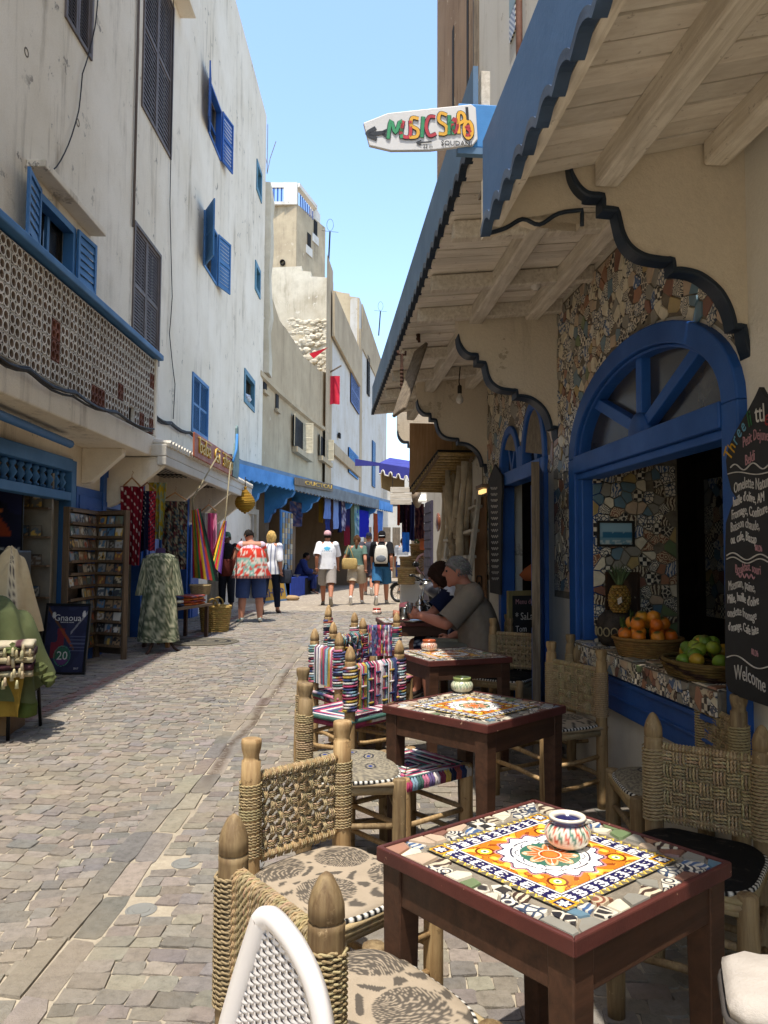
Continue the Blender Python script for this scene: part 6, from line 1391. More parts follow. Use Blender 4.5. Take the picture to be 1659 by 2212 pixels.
# rainbow hammock
rain = ['#a3202c', '#c9a42a', '#2f6b3a', '#a3202c', '#c9a42a', '#5b3a73', '#b03a2e', '#27543a', '#1a1a1c']
def ribbon(top, bot, y0, y1, cols, bul, n=18, m=24):
 b = MB(); P, cc = [], []
 for j in range(m+1):
  t = j/m
  for i in range(n+1):
   s = i/n; u = (top[0]+(top[2]-top[0])*s)*(1-t)+(bot[0]+(bot[2]-bot[0])*s)*t; v = (top[1]+(top[3]-top[1])*s)*(1-t)+(bot[1]+(bot[3]-bot[1])*s)*t
   P.append(at(u, v, y0+(y1-y0)*t+bul*math.sin(PI*s)*(.3+t)+.02*math.sin(s*20))); cc.append(jit(lin(cols[min(len(cols)-1, int(s*len(cols)))]), .08))
 b._a(P, [(j*(n+1)+i, j*(n+1)+i+1, (j+1)*(n+1)+i+1, (j+1)*(n+1)+i) for j in range(m) for i in range(n)], cc); return b
hm = ribbon((414, 1102, 433, 1098), (417, 1248, 473, 1256), 11.6, 11.8, rain, -.12).build('hammock', m_cloth, None, True); tag(hm, 'rainbow striped hammock slung under the orange shop sign', 'hammock')
ribbon((483, 1124, 490, 1126), (452, 1215, 478, 1240), 12.6, 12.0, rain[:6]+['#6a3a86'], -.1).build('far_end', m_cloth, hm, True)
b = MB(); b.tube([at(470, 985, 12.2), at(416, 1078, 11.6), at(417, 1102, 11.6)], .012, 6, True, lin('#8f8468')); b.tube([at(498, 1000, 13.6), at(486, 1126, 12.6)], .012, 6, True, lin('#8f8468')); b.build('rope', m_rope, hm, True)
# baba Gi shop sign
sx0 = LX+.92; sg2 = thing('shop_sign', 'orange board with yellow letters reading baba Gi shop', 'sign', (sx0, 11.2, 2.88)); b = MB(); b.box(-.03, 0, 0, 3.25, 0, .36); b.build('board', simple('orange_board', '#a65a3c', .6, .2, 4, .1, c2='#8f4a33'), sg2, bev=.01)
YZ = Matrix(((0, 0, 1, 0), (1, 0, 0, 0), (0, 1, 0, 0), (0, 0, 0, 1))); m_yel = simple('yellow_letters', '#d0a52c', .5)
for s_, y, sz in (('baba', .62, .34), ('Gi', 1.5, .34), ('shop', 2.35, .34)): text('lettering', s_, m_yel, sz, sg2, Matrix.Translation((.012, y, .19)) @ YZ, .012, sx=1.25)
b = MB()
for y0, y1 in ((.2, 1.05), (1.95, 2.8)): b.box(.004, .02, y0, y1, .3, .318)
b.build('letter_bar', m_yel, sg2)
b = MB(); b.slab([(-.02, y, z) for y, z in ((2.8, .0), (3.3, 0), (3.42, .2), (3.38, .5), (3.3, .72), (3.28, .95), (3.2, 1.0), (3.12, .93), (3.1, .7), (2.98, .55), (2.85, .3))], (.035, 0, 0)); b.build('spire_board', simple('grey_green_board', '#6f8580', .7, .2), sg2)
b = MB(); b.tube([(.03, 2.7, .25), (.04, 2.95, .5), (.04, 3.0, .8)], .025, 6); b.build('painted_hook', m_sky_blue, sg2, True)
# hanging gourd lamp
p = at(529, 1108, 15.6); k = 15.6/1661; t = thing('woven_lamp', 'golden teardrop woven lamp hanging from the canopy corner', 'lamp', p); b = MB()
for i in range(17):
 q_ = i/16; r = 20*k*math.sin(PI*min(1, q_*1.05))**.8*(1-.55*q_)*1.35 if q_ < .95 else .02; z = 55*k*q_; b.tube([(max(.012, r)*math.cos(a), max(.012, r)*math.sin(a), z) for a in np.linspace(0, 2*PI, 21)], .018, 5, False, jit(lin('#a8812f'), .15))
b.build('shade', m_rope, t, True); b = MB(); b.tube([(0, 0, 52*k), (0, 0, 78*k)], .01, 5); b.build('cord', m_cable, t)
# green glow inside the clothes shop door
p = atx(372, 1035, LX-.3); b = MB(); b.lathe([(.0, 0), (.1, .02), (.11, .12), (.05, .2), (.0, .21)], 12, p, lin('#b8c23a')); tag(b.build('glass_lantern', m_glaze, None, True), 'small yellow green glass lantern above the clothes shop door', 'lantern')

# ================================================================ people
def remeshed(mb, vox, smooth=2):
 me = mb.mesh('tmp', True); o = bpy.data.objects.new('tmp', me); COL.objects.link(o); r = o.modifiers.new('r', 'REMESH'); r.mode = 'VOXEL'; r.voxel_size = vox; s = o.modifiers.new('s', 'SMOOTH'); s.iterations = smooth; s.factor = .5
 bpy.context.view_layer.update(); dg = bpy.context.evaluated_depsgraph_get(); out = bpy.data.meshes.new_from_object(o.evaluated_get(dg)); bpy.data.objects.remove(o); bpy.data.meshes.remove(me); return out
def rc(mb, pts, rs, n=10):
 mb.tube(pts, list(rs), n)
 for p, r in zip(pts, rs): mb.ball(p, r, n, 8)
def V(*a): return Vector(a)
def paint(me, col):
 a = me.attributes.get('Col') or me.attributes.new('Col', 'FLOAT_COLOR', 'POINT'); n = len(me.vertices)
 if callable(col):
  arr = np.array([(*col(v.co), 1) for v in me.vertices], np.float32)
 else: arr = np.tile(np.array((*col, 1), np.float32), (n, 1))
 a.data.foreach_set('color', arr.ravel()); me.polygons.foreach_set('use_smooth', [True]*len(me.polygons)); return me
def link(me, name, mat, parent):
 me.materials.clear(); me.materials.append(mat); o = bpy.data.objects.new(name, me); COL.objects.link(o); o.parent = parent; return o
def hand(mb, w, d, palmn, s=1., curl=.5, thumb=1):
 """palm and five bent fingers at wrist w, pointing along d"""
 d = Vector(d).normalized(); n = Vector(palmn); n = (n-d*n.dot(d)).normalized(); x = d.cross(n)*thumb; k = s*.92
 mb.ball(w+d*.045*k, .042*k, 8, 6, None, (1, 1, 1));
 for i, (o, L) in enumerate(((-.03, .062), (-.01, .07), (.011, .066), (.031, .052))):
  p = w+d*.08*k-x*o*k; a = p+(d*math.cos(curl)+n*math.sin(curl))*L*.5*k; e = a+(d*math.cos(curl*2.2)+n*math.sin(curl*2.2))*L*.5*k; mb.tube([w+d*.05*k-x*o*.8*k, p, a, e], [.011*k, .0105*k, .0095*k, .007*k], 6)
 p = w+d*.03*k+x*.035*k; mb.tube([w+d*.015*k, p, p+(d*.6+x*.5+n*.3)*.035*k, p+(d*.9+x*.2+n*.6)*.06*k], [.013*k, .0125*k, .011*k, .008*k], 6)
def make_person(loc, ang, H, label, skin, J, build=1., vox=.014, head_dir=(0, 1, 0), hair=None, cap=None, group=None, hands=True, face=True):
 """J: joints in metres for a 1.75 m person. Returns the root and helper data."""
 s = H/1.75; t = thing('person', label, 'person', loc, ang, group); G = lambda k: Vector(J[k])*s; w = build*s; b = MB()
 for sd in 'lr':
  rc(b, [G('hip_'+sd), G('hip_'+sd).lerp(G('knee_'+sd), .5), G('knee_'+sd)], [.092*w, .08*w, .06*w]); k, a = G('knee_'+sd), G('ank_'+sd); rc(b, [k, k.lerp(a, .35), a], [.06*w, .058*w, .038*w])
  f = Vector(J.get('toe_'+sd, Vector(J['ank_'+sd])+V(0, .16, -.05)))*s; rc(b, [a, a.lerp(f, .5)+V(0, 0, -.01), f], [.04*s, .04*s, .03*s])
  sh, e, wr = G('sho_'+sd), G('elb_'+sd), G('wri_'+sd); rc(b, [sh, sh.lerp(e, .5), e], [.058*w, .05*w, .042*w]); rc(b, [e, e.lerp(wr, .3), wr], [.042*w, .042*w, .028*w])
 P, Wt, Ch, Nk, Hd = G('pel'), G('waist'), G('chest'), G('neck'), G('head'); X = (G('sho_r')-G('sho_l')).normalized()
 for c, rx, ry in ((P, .165, .13), (Wt, .145, .11), (P.lerp(Wt, .5), .155, .12), (Ch, .17, .115), (Wt.lerp(Ch, .5), .155, .112), (Ch.lerp(Nk, .45), .165, .09)): b.ball(c, 1, 14, 10, None, (rx*w, ry*w, .13*s), M=Matrix((X, Vector((0, 0, 1)).cross(X), (0, 0, 1))).transposed())
 rc(b, [G('sho_l'), G('sho_r')], [.06*w, .06*w]); rc(b, [Ch.lerp(Nk, .7), Nk, Nk.lerp(Hd, .55)], [.07*s, .058*s, .055*s])
 hd = Vector(head_dir).normalized(); up = Vector(J.get('up', (0, 0, 1))).normalized(); up = (up-hd*up.dot(hd)).normalized(); hx = hd.cross(up); HM = Matrix((hx, hd, up)).transposed()
 b.ball(Hd, 1, 18, 14, None, (.076*s, .095*s, .112*s), M=HM); b.ball(Hd+hd*.022*s-up*.055*s, 1, 14, 10, None, (.06*s, .075*s, .07*s), M=HM)
 if face:
  rc(b, [Hd+hd*.092*s+up*.012*s, Hd+hd*.113*s-up*.022*s], [.011*s, .016*s], 8); rc(b, [Hd+hd*.085*s-up*.062*s+hx*.02*s, Hd+hd*.09*s-up*.062*s, Hd+hd*.085*s-up*.062*s-hx*.02*s], [.01*s]*3, 6); b.ball(Hd+hd*.075*s-up*.105*s, .024*s, 8, 6)
  for q in (-1, 1): b.ball(Hd+hx*q*.077*s-hd*.005*s-up*.005*s, 1, 8, 6, None, (.012*s, .022*s, .034*s), M=HM); rc(b, [Hd+hx*q*.015*s+hd*.09*s+up*.028*s, Hd+hx*q*.045*s+hd*.078*s+up*.028*s], [.011*s, .011*s], 6)
 me = remeshed(b, vox*s)
 if hands:                                             # fingers are rooted inside the palm at the wrist
  hb = MB()
  for sd, q in (('l', 1), ('r', -1)):
   d = J.get('hdir_'+sd) or (G('wri_'+sd)-G('elb_'+sd)); hand(hb, G('wri_'+sd), d, J.get('palm_'+sd, (-q*.6, .5, 0) if sd == 'r' else (.6, .5, 0)), s, J.get('curl', .5), q)
  v0 = [v.co.copy() for v in me.vertices]; f0 = [tuple(p.vertices) for p in me.polygons]; o = len(v0); m2 = bpy.data.meshes.new('body'); m2.from_pydata(v0+[Vector(v) for v in hb.v], [], f0+[tuple(i+o for i in f) for f in hb.f]); bpy.data.meshes.remove(me); me = m2
 link(paint(me, lambda c: skin), 'body', m_skin, t)
 if face:
  e = MB()
  for q in (-1, 1): e.ball(Hd+hx*q*.03*s+hd*.083*s+up*.008*s, .0115*s, 8, 6, lin('#2a1f1a'))
  e.build('eyes', m_glaze, t, True)
 if hair:
  c, kind = lin(hair[0]), hair[1]; hb = MB(); n, m = 26, 14; rings, cl = [], []
  for j in range(m+1):
   ph = PI*.5*(j/m)*{'short': 1.12, 'bob': 1.45, 'long': 1.35, 'pony': 1.15}[kind]; ring = []
   for i in range(n):
    a = 2*PI*i/n; fr = max(0, math.sin(a)); lim = ph*(1-.38*fr**2) if kind != 'short' else ph*(1-.42*fr**.7); r = (1.06 if kind == 'short' else 1.11)+(.05 if kind == 'short' else .1)*noise.noise(Vector((math.cos(a)*3, math.sin(a)*3, j*.5)))+(.16*(j/m)**2 if kind == 'bob' else 0)
    p = Vector((math.sin(lim)*math.cos(a)*.078*r, math.sin(lim)*math.sin(a)*.098*r, math.cos(lim)*.113*r if lim < PI/2 else -.1*(lim-PI/2)*1.9)); ring.append(Hd+HM @ (p*s)); cl.append(jit(tuple(x*(1-.45*(j/m if kind == 'short' else 0)) for x in c), .3))
   rings.append(ring)
  hb.loft(rings, True, True, cl)
  if kind != 'long':                                # loose locks break up the outline
   for j in range(2, m+1):
    for i in range(n):
     p = rings[j][i]; q_ = (p-Hd).normalized(); dn = -up*.5+hd*-.35; k = rnd.uniform(.5, 1.3)*s; hb.tube([p-q_*.004*s, p+(q_*.5+dn)*.012*k, p+(q_*.25+dn*1.6)*.02*k], [.006*s, .005*s, .001], 3, False, jit(tuple(x*(1-.4*(j/m if kind == 'short' else 0)) for x in c), .35))
  if kind == 'pony': q = Hd-hd*.1*s; hb.tube([q, q-hd*.03*s-up*.06*s, q-hd*.02*s-up*.2*s, q-up*.28*s], [.02*s, .035*s, .03*s, .01*s], 8, True, c)
  hb.build('hair', m_cloth, t, True)
 if cap:
  c = lin(cap[0]); cb = MB(); rings = [[Hd+HM @ (Vector((.085*math.cos(a)*k, .105*math.sin(a)*k, .03+z))*s) for a in np.linspace(0, 2*PI, 21)[:-1]] for k, z in ((1, -.015), (1.02, .02), (.95, .06), (.7, .095), (.3, .11), (.02, .113))]; cb.loft(rings, True, True, c)
  bd_ = -1 if cap[1] == 'back' else 1; br = [Hd+HM @ (Vector((.07*math.cos(a), bd_*(.085+.075*math.sin(a)), .018-.012*math.sin(a)))*s) for a in np.linspace(0, PI, 9)]; cb.slab(br, HM @ V(0, 0, .006)); cb.build('cap', m_cloth, t, True)
 return t, s, G, X
def torso_cloth(t, G, s, X, secs, col, name, mat=None, fold=.02, sleeves=None, nseg=36):
 """secs: (t along pelvis->neck in metres z offset, rx, ry, cy); loft with folds; sleeves: fraction of the arm covered"""
 b = MB(); n = nseg; R_, cl = [], []; S2 = []
 for a, c in zip(secs, secs[1:]):
  for q in (0, .25, .5, .75): S2.append([a[i]*(1-q)+c[i]*q for i in range(4)])
 S2.append(list(secs[-1])); P, N = G('pel'), G('neck'); z0, z1 = P.z/s, N.z/s; wv = [G('pel'), G('waist'), G('chest'), G('neck')]
 def spine(z):
  z *= s
  if z <= wv[0].z: return wv[0]+(wv[0]-wv[1])*((wv[0].z-z)/max(.01, (wv[1]-wv[0]).z))
  for a, c in zip(wv, wv[1:]):
   if z <= c.z: return a.lerp(c, (z-a.z)/(c.z-a.z))
  return wv[-1]
 Y = Vector((0, 0, 1)).cross(X)
 for k, (z, rx, ry, cy) in enumerate(S2):
  c = spine(z)+Y*cy*s; ring = []
  for i in range(n):
   a = 2*PI*i/n; f = 1+fold*noise.noise(Vector((math.cos(a)*2.2, math.sin(a)*2.2, z*3.2)))*1.6+fold*(1-k/len(S2))*math.sin(a*9+z*4)
   p = c+X*(rx*s*math.cos(a)*f)+Y*(ry*s*math.sin(a)*f); p.z = z*s; ring.append(p); cl.append(col(a, z, i, k))
  R_.append(ring)
 b.loft(R_, False, True, cl)
 if sleeves:
  fr, r0, r1 = sleeves
  for sd in 'lr':
   sh, e, wr = G('sho_'+sd), G('elb_'+sd), G('wri_'+sd); pts = [sh+(sh-e).normalized()*-.0, sh.lerp(e, min(1, fr)*.5), sh.lerp(e, min(1, fr))]
   if fr > 1: pts += [e.lerp(wr, (fr-1)*.5), e.lerp(wr, fr-1)]
   m = len(pts); cc = [col(.5+i, 1.35-.1*i, 3*i, 2) for i in range(m)]; b.ball(sh, r0*1.02*s, 12, 8, col(1, 1.4, 2, 2)); b.tube(pts, [(r0+(r1-r0)*i/(m-1))*s for i in range(m)], 12, False, cc)
 return b.build(name, mat or m_cloth, t, True)
def leg_cloth(t, G, s, fr, r0, r1, col, name='shorts', top=.2):
 b = MB(); n = 18
 for sd in 'lr':
  h, k, a = G('hip_'+sd), G('knee_'+sd), G('ank_'+sd); L = [h+V(0, 0, .08*s), h, h.lerp(k, min(1, fr)*.5), h.lerp(k, min(1, fr))]
  if fr > 1: L += [k.lerp(a, (fr-1)*.5), k.lerp(a, fr-1)]
  m = len(L); rs = [r0*s, r0*s]+[(r0+(r1-r0)*i/(m-2))*s for i in range(1, m-1)]; b.tube(L, rs, n, False, [jit(lin(col), .06) for _ in L])
 P = G('pel'); rings = [[P+V(.172*s*k*math.cos(2*PI*i/24), .135*s*k*math.sin(2*PI*i/24), z*s) for i in range(24)] for z, k in ((-.1, 1.0), (-.03, 1.03), (.05, .99), (.12, .93))]; b.loft(rings, True, True, lin(col)); return b.build(name, m_cloth, t, True)
def shoes(t, G, J, s, col, sole='#d8d4cc'):
 for sd in 'lr':
  a = G('ank_'+sd); f = Vector(J.get('toe_'+sd, Vector(J['ank_'+sd])+V(0, .16, -.05)))*s; b = MB(); d = (f-a); d0 = d.normalized(); up = V(0, 0, 1); up = (up-d0*up.dot(d0)).normalized(); x = d0.cross(up); heel = a-d0*.045*s-up*.02*s
  rings = []; cl = []
  for q, w_, h0, h1 in ((0, .028, -.03, .035), (.15, .04, -.036, .05), (.45, .043, -.04, .04), (.75, .05, -.04, .02), (.93, .042, -.038, .008), (1.0, .02, -.032, -.006)):
   c = heel+d0*(.26*s*q); ring = []
   for i in range(12): e = 2*PI*i/12; ring.append(c+x*(w_*s*math.cos(e))+up*(((h0+h1)/2+(h1-h0)/2*math.sin(e))*s)); cl.append(lin(sole) if math.sin(e) < -.5 else lin(col))
   rings.append(ring)
  b.loft(rings, True, True, cl); b.build('shoe', m_vc, t, True)
def walk(st=.16, sway=.0, arms=(.06, -.06), el=.0):
 J = dict(pel=(0, 0, .95), waist=(0, 0, 1.1), chest=(0, .01, 1.28), neck=(0, .02, 1.49), head=(0, .04, 1.625));
 for sd, q in (('l', -1), ('r', 1)):
  f = st*q; J['hip_'+sd] = (q*.095, 0, .92); J['knee_'+sd] = (q*.1, f*.55+.02, .5+abs(f)*.05); back = f < 0; J['ank_'+sd] = (q*.1, f*1.25 if back else f, .2 if back and abs(st) > .12 else .085); J['toe_'+sd] = (q*.115, (f*1.25 if back else f)+(.13 if not back else .09), .03 if not (back and abs(st) > .12) else .06)
  J['sho_'+sd] = (q*.185, 0, 1.42); J['elb_'+sd] = (q*.235, -f*.45-.02, 1.13); J['wri_'+sd] = (q*.24, -f*.6+.08+el, .9+abs(el))
 return J
TSH = lambda hem=.9, w=1.: [(hem, .2*w, .16*w, 0), (1.0, .195*w, .155*w, 0), (1.12, .185*w, .145*w, 0), (1.25, .198*w, .148*w, 0), (1.36, .205*w, .135*w, 0), (1.43, .18*w, .105*w, 0), (1.47, .11, .085, .005), (1.5, .07, .07, .01)]
flat = lambda c, a=.06: (lambda *_: jit(lin(c), a))
def gp(u, v): p = atg(u, v); return p
SK1, SK2 = lin('#b57d62'), lin('#a26a4e')
# tie-dye tunic, grey short hair, head bent
p = gp(541, 1345); J = walk(.03); J.update(head=(-.05, .1, 1.6), neck=(-.01, .05, 1.48), hip_l=(-.13, 0, .92), hip_r=(.13, 0, .92), knee_l=(-.15, .02, .5), knee_r=(.15, .02, .5), ank_l=(-.17, 0, .085), ank_r=(.17, -.02, .085), toe_l=(-.22, .13, .03), toe_r=(.2, .13, .03), elb_l=(-.33, .05, 1.15), wri_l=(-.2, .25, 1.2), elb_r=(.28, .1, 1.15), wri_r=(.15, .28, 1.15))
t, s, G, X = make_person((p.x, p.y, gz(p.y)), R(12), 1.68, 'woman in a red and turquoise tie dye tunic and blue knee shorts, head bent', SK1, J, 1.3, hair=('#3b3632', 'short'), head_dir=(-.4, .8, -.45))
def tie(a, z, i, k):
 x = math.sin(a*1.); n = noise.noise(Vector((math.cos(a)*6, z*9, 2)))+.7*noise.noise(Vector((math.cos(a)*14, z*22, 5))); d = math.cos(a+PI/2)
 if z < .88: return lin('#3a2a2c') if (i % 2) else lin('#8a5a50')
 if z > 1.36: return lin('#c9b2bb') if n < .1 else lin('#b56f7c')
 if z > 1.2: return lin('#c23a2a') if n > -.25 else lin('#c9bcae')
 if z > 1.05: return lin('#79a596') if n > .1 else (lin('#c5b9ab') if n > -.3 else lin('#b5442f'))
 return lin('#b8382c') if n > .12 else (lin('#c7bdb0') if n > -.18 else lin('#6f978c'))
torso_cloth(t, G, s, X, [(.82, .37, .29, 0), (.95, .335, .26, 0), (1.1, .29, .23, 0), (1.25, .27, .205, 0), (1.36, .245, .17, 0), (1.44, .19, .12, .01), (1.48, .1, .09, .03), (1.5, .08, .08, .03)], tie, 'tunic', fold=.03, sleeves=(.3, .078, .085), nseg=72)
leg_cloth(t, G, s, 1.12, .145, .12, '#3b4a72'); shoes(t, G, J, s, '#7d9a92')
def bag_thing(name, label, loc, rot, size, col, mat=None, strap=None):
 t = thing(name, label, 'bag', loc, rot); b = MB(); w, d, h = size; rings = []
 for z, k in ((0, .85), (.06*h, 1), (.5*h, 1.03), (.9*h, .95), (h, .8)): rings.append([(w/2*k*max(-1, min(1, 1.3*math.cos(2*PI*i/20))), d/2*k*max(-1, min(1, 1.3*math.sin(2*PI*i/20))), z) for i in range(20)])
 b.loft(rings, True, True, lin(col)); b.build('body', mat or m_cloth, t, True)
 if strap: b = MB(); b.tube([Vector(q) for q in strap], .012, 6, True, tuple(x*.8 for x in lin(col))); b.build('strap', m_cloth, t, True)
 return t
M_ = Matrix.Translation((p.x, p.y, gz(p.y))) @ Matrix.Rotation(R(12), 4, 'Z'); q = M_ @ V(-.38, -.02, .82); bag_thing('shoulder_bag', 'dark red leather shoulder bag on the tie dye woman\'s left side', q, R(40), (.34, .12, .3), '#4f241d', None, [(0, 0, .28), (.1, -.02, .5), (.2, -.03, .62), (.26, .05, .66)])
# blonde, striped blouse
p = gp(583, 1327); J = walk(.22); t, s, G, X = make_person((p.x, p.y, gz(p.y)), R(-8), 1.68, 'blonde woman in a white and blue striped blouse and dark jeans', SK1, J, 1.1, hair=('#c9a866', 'bob'))
torso_cloth(t, G, s, X, [(.84, .24, .19, 0), (.98, .235, .185, 0)]+TSH()[2:], lambda a, z, i, k: lin('#4a5578') if i % 4 == 0 else lin('#d6d5d6'), 'blouse', fold=.03, sleeves=(1.05, .075, .068), nseg=56); leg_cloth(t, G, s, 1.85, .1, .06, '#1c2233', 'jeans'); shoes(t, G, J, s, '#8a6a58', '#4a3a30')
q = Matrix.Translation((p.x, p.y, gz(p.y))) @ Matrix.Rotation(R(-8), 4, 'Z') @ V(.3, .06, .62); bag_thing('handbag', 'dark grey handbag hanging at the blonde woman\'s side', q, 0, (.22, .1, .28), '#33373f', None, [(-.05, 0, .26), (-.03, 0, .4), (.03, 0, .4), (.05, 0, .26)])
# white t-shirt, pink cap
p = gp(706, 1309); J = walk(-.3); t, s, G, X = make_person((p.x, p.y, gz(p.y)), R(2), 1.76, 'man in a white T-shirt, pink cap and light grey shorts, seen from behind', SK2, J, 1.1, hair=('#2e2622', 'short'), cap=('#c79a9b', 'front'))
def tee(a, z, i, k):
 x = math.cos(a); back = math.sin(a) < -.3
 if back and (x/.36)**2+((z-1.335)/.05)**2 < 1: return lin('#55a5c5')
 if back and abs(z-1.27) < .013 and abs(x) < .5 and i % 2: return lin('#5f6f80')
 return lin('#d9d8d8')
torso_cloth(t, G, s, X, TSH(.86, 1.1), tee, 'shirt', fold=.02, sleeves=(.85, .085, .1), nseg=64); leg_cloth(t, G, s, 1.0, .125, .12, '#9c938a'); shoes(t, G, J, s, '#4a3f38', '#8f8778')
# green top woman with straw bag
p = gp(770, 1306); J = walk(.27); J['elb_l'] = (-.3, -.03, 1.16); J['wri_l'] = (-.27, .16, 1.1); t, s, G, X = make_person((p.x, p.y, gz(p.y)), R(-6), 1.68, 'woman in a green top and cream shorts carrying a straw bag', SK1, J, 1.05, hair=('#5a3d28', 'pony'))
torso_cloth(t, G, s, X, TSH(1.0, .95), flat('#566c62'), 'top', sleeves=(.6, .07, .075)); leg_cloth(t, G, s, .85, .13, .135, '#b8aa92', 'shorts'); shoes(t, G, J, s, '#cfcac0')
q = Matrix.Translation((p.x, p.y, gz(p.y))) @ Matrix.Rotation(R(-6), 4, 'Z') @ V(-.14, -.24, .86); bag_thing('straw_bag', 'woven straw bag on the shoulder of the woman in green', q, R(10), (.36, .12, .26), '#b59a62', m_rope, [(-.1, 0, .24), (-.06, .04, .42), (-.02, .08, .57), (.05, .06, .42), (.1, 0, .24)])
# grey shirt, navy cap
p = gp(796, 1286); J = walk(-.2); t, s, G, X = make_person((p.x, p.y, gz(p.y)), R(-4), 1.86, 'tall man in a dark grey T-shirt and navy cap ahead of the couple', SK1, J, 1.1, hair=('#6b5a4a', 'short'), cap=('#23293f', 'front'))
torso_cloth(t, G, s, X, TSH(.9, 1.1), flat('#47464c'), 'shirt', sleeves=(.8, .085, .095)); leg_cloth(t, G, s, .95, .125, .125, '#4c4850'); shoes(t, G, J, s, '#3a3634')
def backpack(p, ang, H, label, col, c2, w=.3):
 s = H/1.75; M_ = Matrix.Translation((p.x, p.y, gz(p.y))) @ Matrix.Rotation(ang, 4, 'Z'); t = thing('backpack', label, 'backpack', M_ @ V(0, -.24*s, .98*s), ang); b = MB(); rings = []
 for z, k, e in ((0, .85, .8), (.05, 1, 1), (.2, 1, 1.05), (.34, .9, .9), (.42, .7, .6), (.44, .3, .3)): rings.append([(w/2*k*max(-1, min(1, 1.25*math.cos(2*PI*i/24))), .075*e*max(-1, min(1, 1.25*math.sin(2*PI*i/24))), z) for i in range(24)])
 b.loft(rings, True, True, lin(col)); b.build('body', m_cloth, t, True); b = MB(); rings = [[(w*.38*k*max(-1, min(1, 1.2*math.cos(2*PI*i/20))), -.075-.03*e, z) if False else (w*.38*k*math.cos(2*PI*i/20), -.065-.04*e, .03+.17*(z+.5+.5*math.sin(2*PI*i/20)*k)) for i in range(20)] for k, e, z in ((1, .2, 0), (.95, .6, 0), (.7, .9, 0))]; b.loft(rings, True, True, lin(c2)); b.build('pocket', m_cloth, t, True)
 for q in (-1, 1): b = MB(); b.tube([(q*.09, .06, .42), (q*.12, .16, .5), (q*.14, .3, .42), (q*.14, .33, .2), (q*.13, .1, .02)], .018, 6, True, lin(col)); b.build('strap', m_cloth, t, True)
backpack(p, R(-4), 1.86, 'dark grey backpack on the tall man in the navy cap', '#2f2f36', '#26262c')
# black shirt, white backpack
p = gp(824, 1306); J = walk(.33); t, s, G, X = make_person((p.x, p.y, gz(p.y)), R(-3), 1.78, 'man in a black T-shirt and bright blue shorts with a white backpack', SK1, J, 1.1, hair=('#1f1c1b', 'short'), cap=('#1d1c1e', 'back'))
torso_cloth(t, G, s, X, TSH(.9, 1.1), flat('#1f1f21'), 'shirt', sleeves=(.85, .085, .095)); leg_cloth(t, G, s, .95, .13, .13, '#35648c'); shoes(t, G, J, s, '#3c3a3a'); backpack(p, R(-3), 1.78, 'white and grey backpack on the man in the black T-shirt', '#c9c4b8', '#6b7076', .32)
# far walker
p = atg(871, 1262); p = V((871-829.5)/1661*24, 24, 0); J = walk(.1); t, s, G, X = make_person((p.x, p.y, gz(p.y)), 0, 1.75, 'far walker in a grey and white shirt and dark blue shorts', SK1, J, 1.1, hair=('#4a3a2c', 'short'))
torso_cloth(t, G, s, X, TSH(.9, 1.1), lambda a, z, i, k: lin('#8c8f94') if z > 1.2 else lin('#d3d3d3'), 'shirt', sleeves=(.85, .085, .095)); leg_cloth(t, G, s, .95, .13, .13, '#26355f'); shoes(t, G, J, s, '#444')
# seated man with glass of tea
def seated(yaw=0):
 J = dict(pel=(0, 0, .52), waist=(0, .03, .68), chest=(0, .08, .87), neck=(0, .15, 1.06), head=(0, .22, 1.19), curl=.9)
 for sd, q in (('l', -1), ('r', 1)):
  J['hip_'+sd] = (q*.1, .03, .5); J['knee_'+sd] = (q*.14, .45, .52); J['ank_'+sd] = (q*.14, .42, .09); J['toe_'+sd] = (q*.16, .57, .03); J['sho_'+sd] = (q*.19, .1, 1.0)
 return J
def wooden_seat(c, ang, label):
 t = thing('low_chair', label, 'chair', c, ang, 'chairs of the seated couple'); b = MB(); b.box(-.2, .2, -.2, .2, .4, .44); b.build('seat', m_rope, t, bev=.01)
 for x in (-.19, .19):
  b = MB(); post(b, x, -.2, .85, .026, 'knob', 3); b.build('back_post', m_pole2, t, True); b = MB(); post(b, x, .18, .44, .024, 'plain', 4); b.build('front_leg', m_pole2, t, True)
 for z in (.6, .75): b = MB(); b.tube([(-.19, -.2, z), (.19, -.2, z)], .015, 7); b.build('back_rail', m_pole2, t, True)
ys = 6.45; pm = V((1046-829.5)/1661*ys, ys, 0); J = seated(); ang = R(84)
J.update(elb_l=(-.27, .3, .78), wri_l=(-.1, .52, .83), hdir_l=(.4, .7, .35), palm_l=(.8, -.2, .2), elb_r=(.3, .05, .72), wri_r=(.26, .28, .62), up=(0, -.25, 1))
t, s, G, X = make_person((pm.x, pm.y, gz(ys)), ang, 1.8, 'grey haired man in a taupe T-shirt sitting in profile, holding a glass of tea', lin('#a8705a'), J, 1.15, .011, head_dir=(-.06, .98, -.12), hair=('#8d8a86', 'short'))
torso_cloth(t, G, s, X, [(.47, .2, .17, 0), (.58, .215, .185, .01), (.7, .21, .175, .01), (.82, .215, .165, .0), (.93, .215, .145, -.01), (1.0, .19, .115, 0), (1.05, .11, .085, .0), (1.08, .075, .075, .01)], flat('#7d7264'), 'shirt', fold=.025, sleeves=(.95, .095, .1), nseg=48); leg_cloth(t, G, s, 1.0, .12, .11, '#6d6a5c'); shoes(t, G, J, s, '#4a4540'); wooden_seat((pm.x, pm.y, gz(ys)), ang, 'rustic chair under the grey haired man')
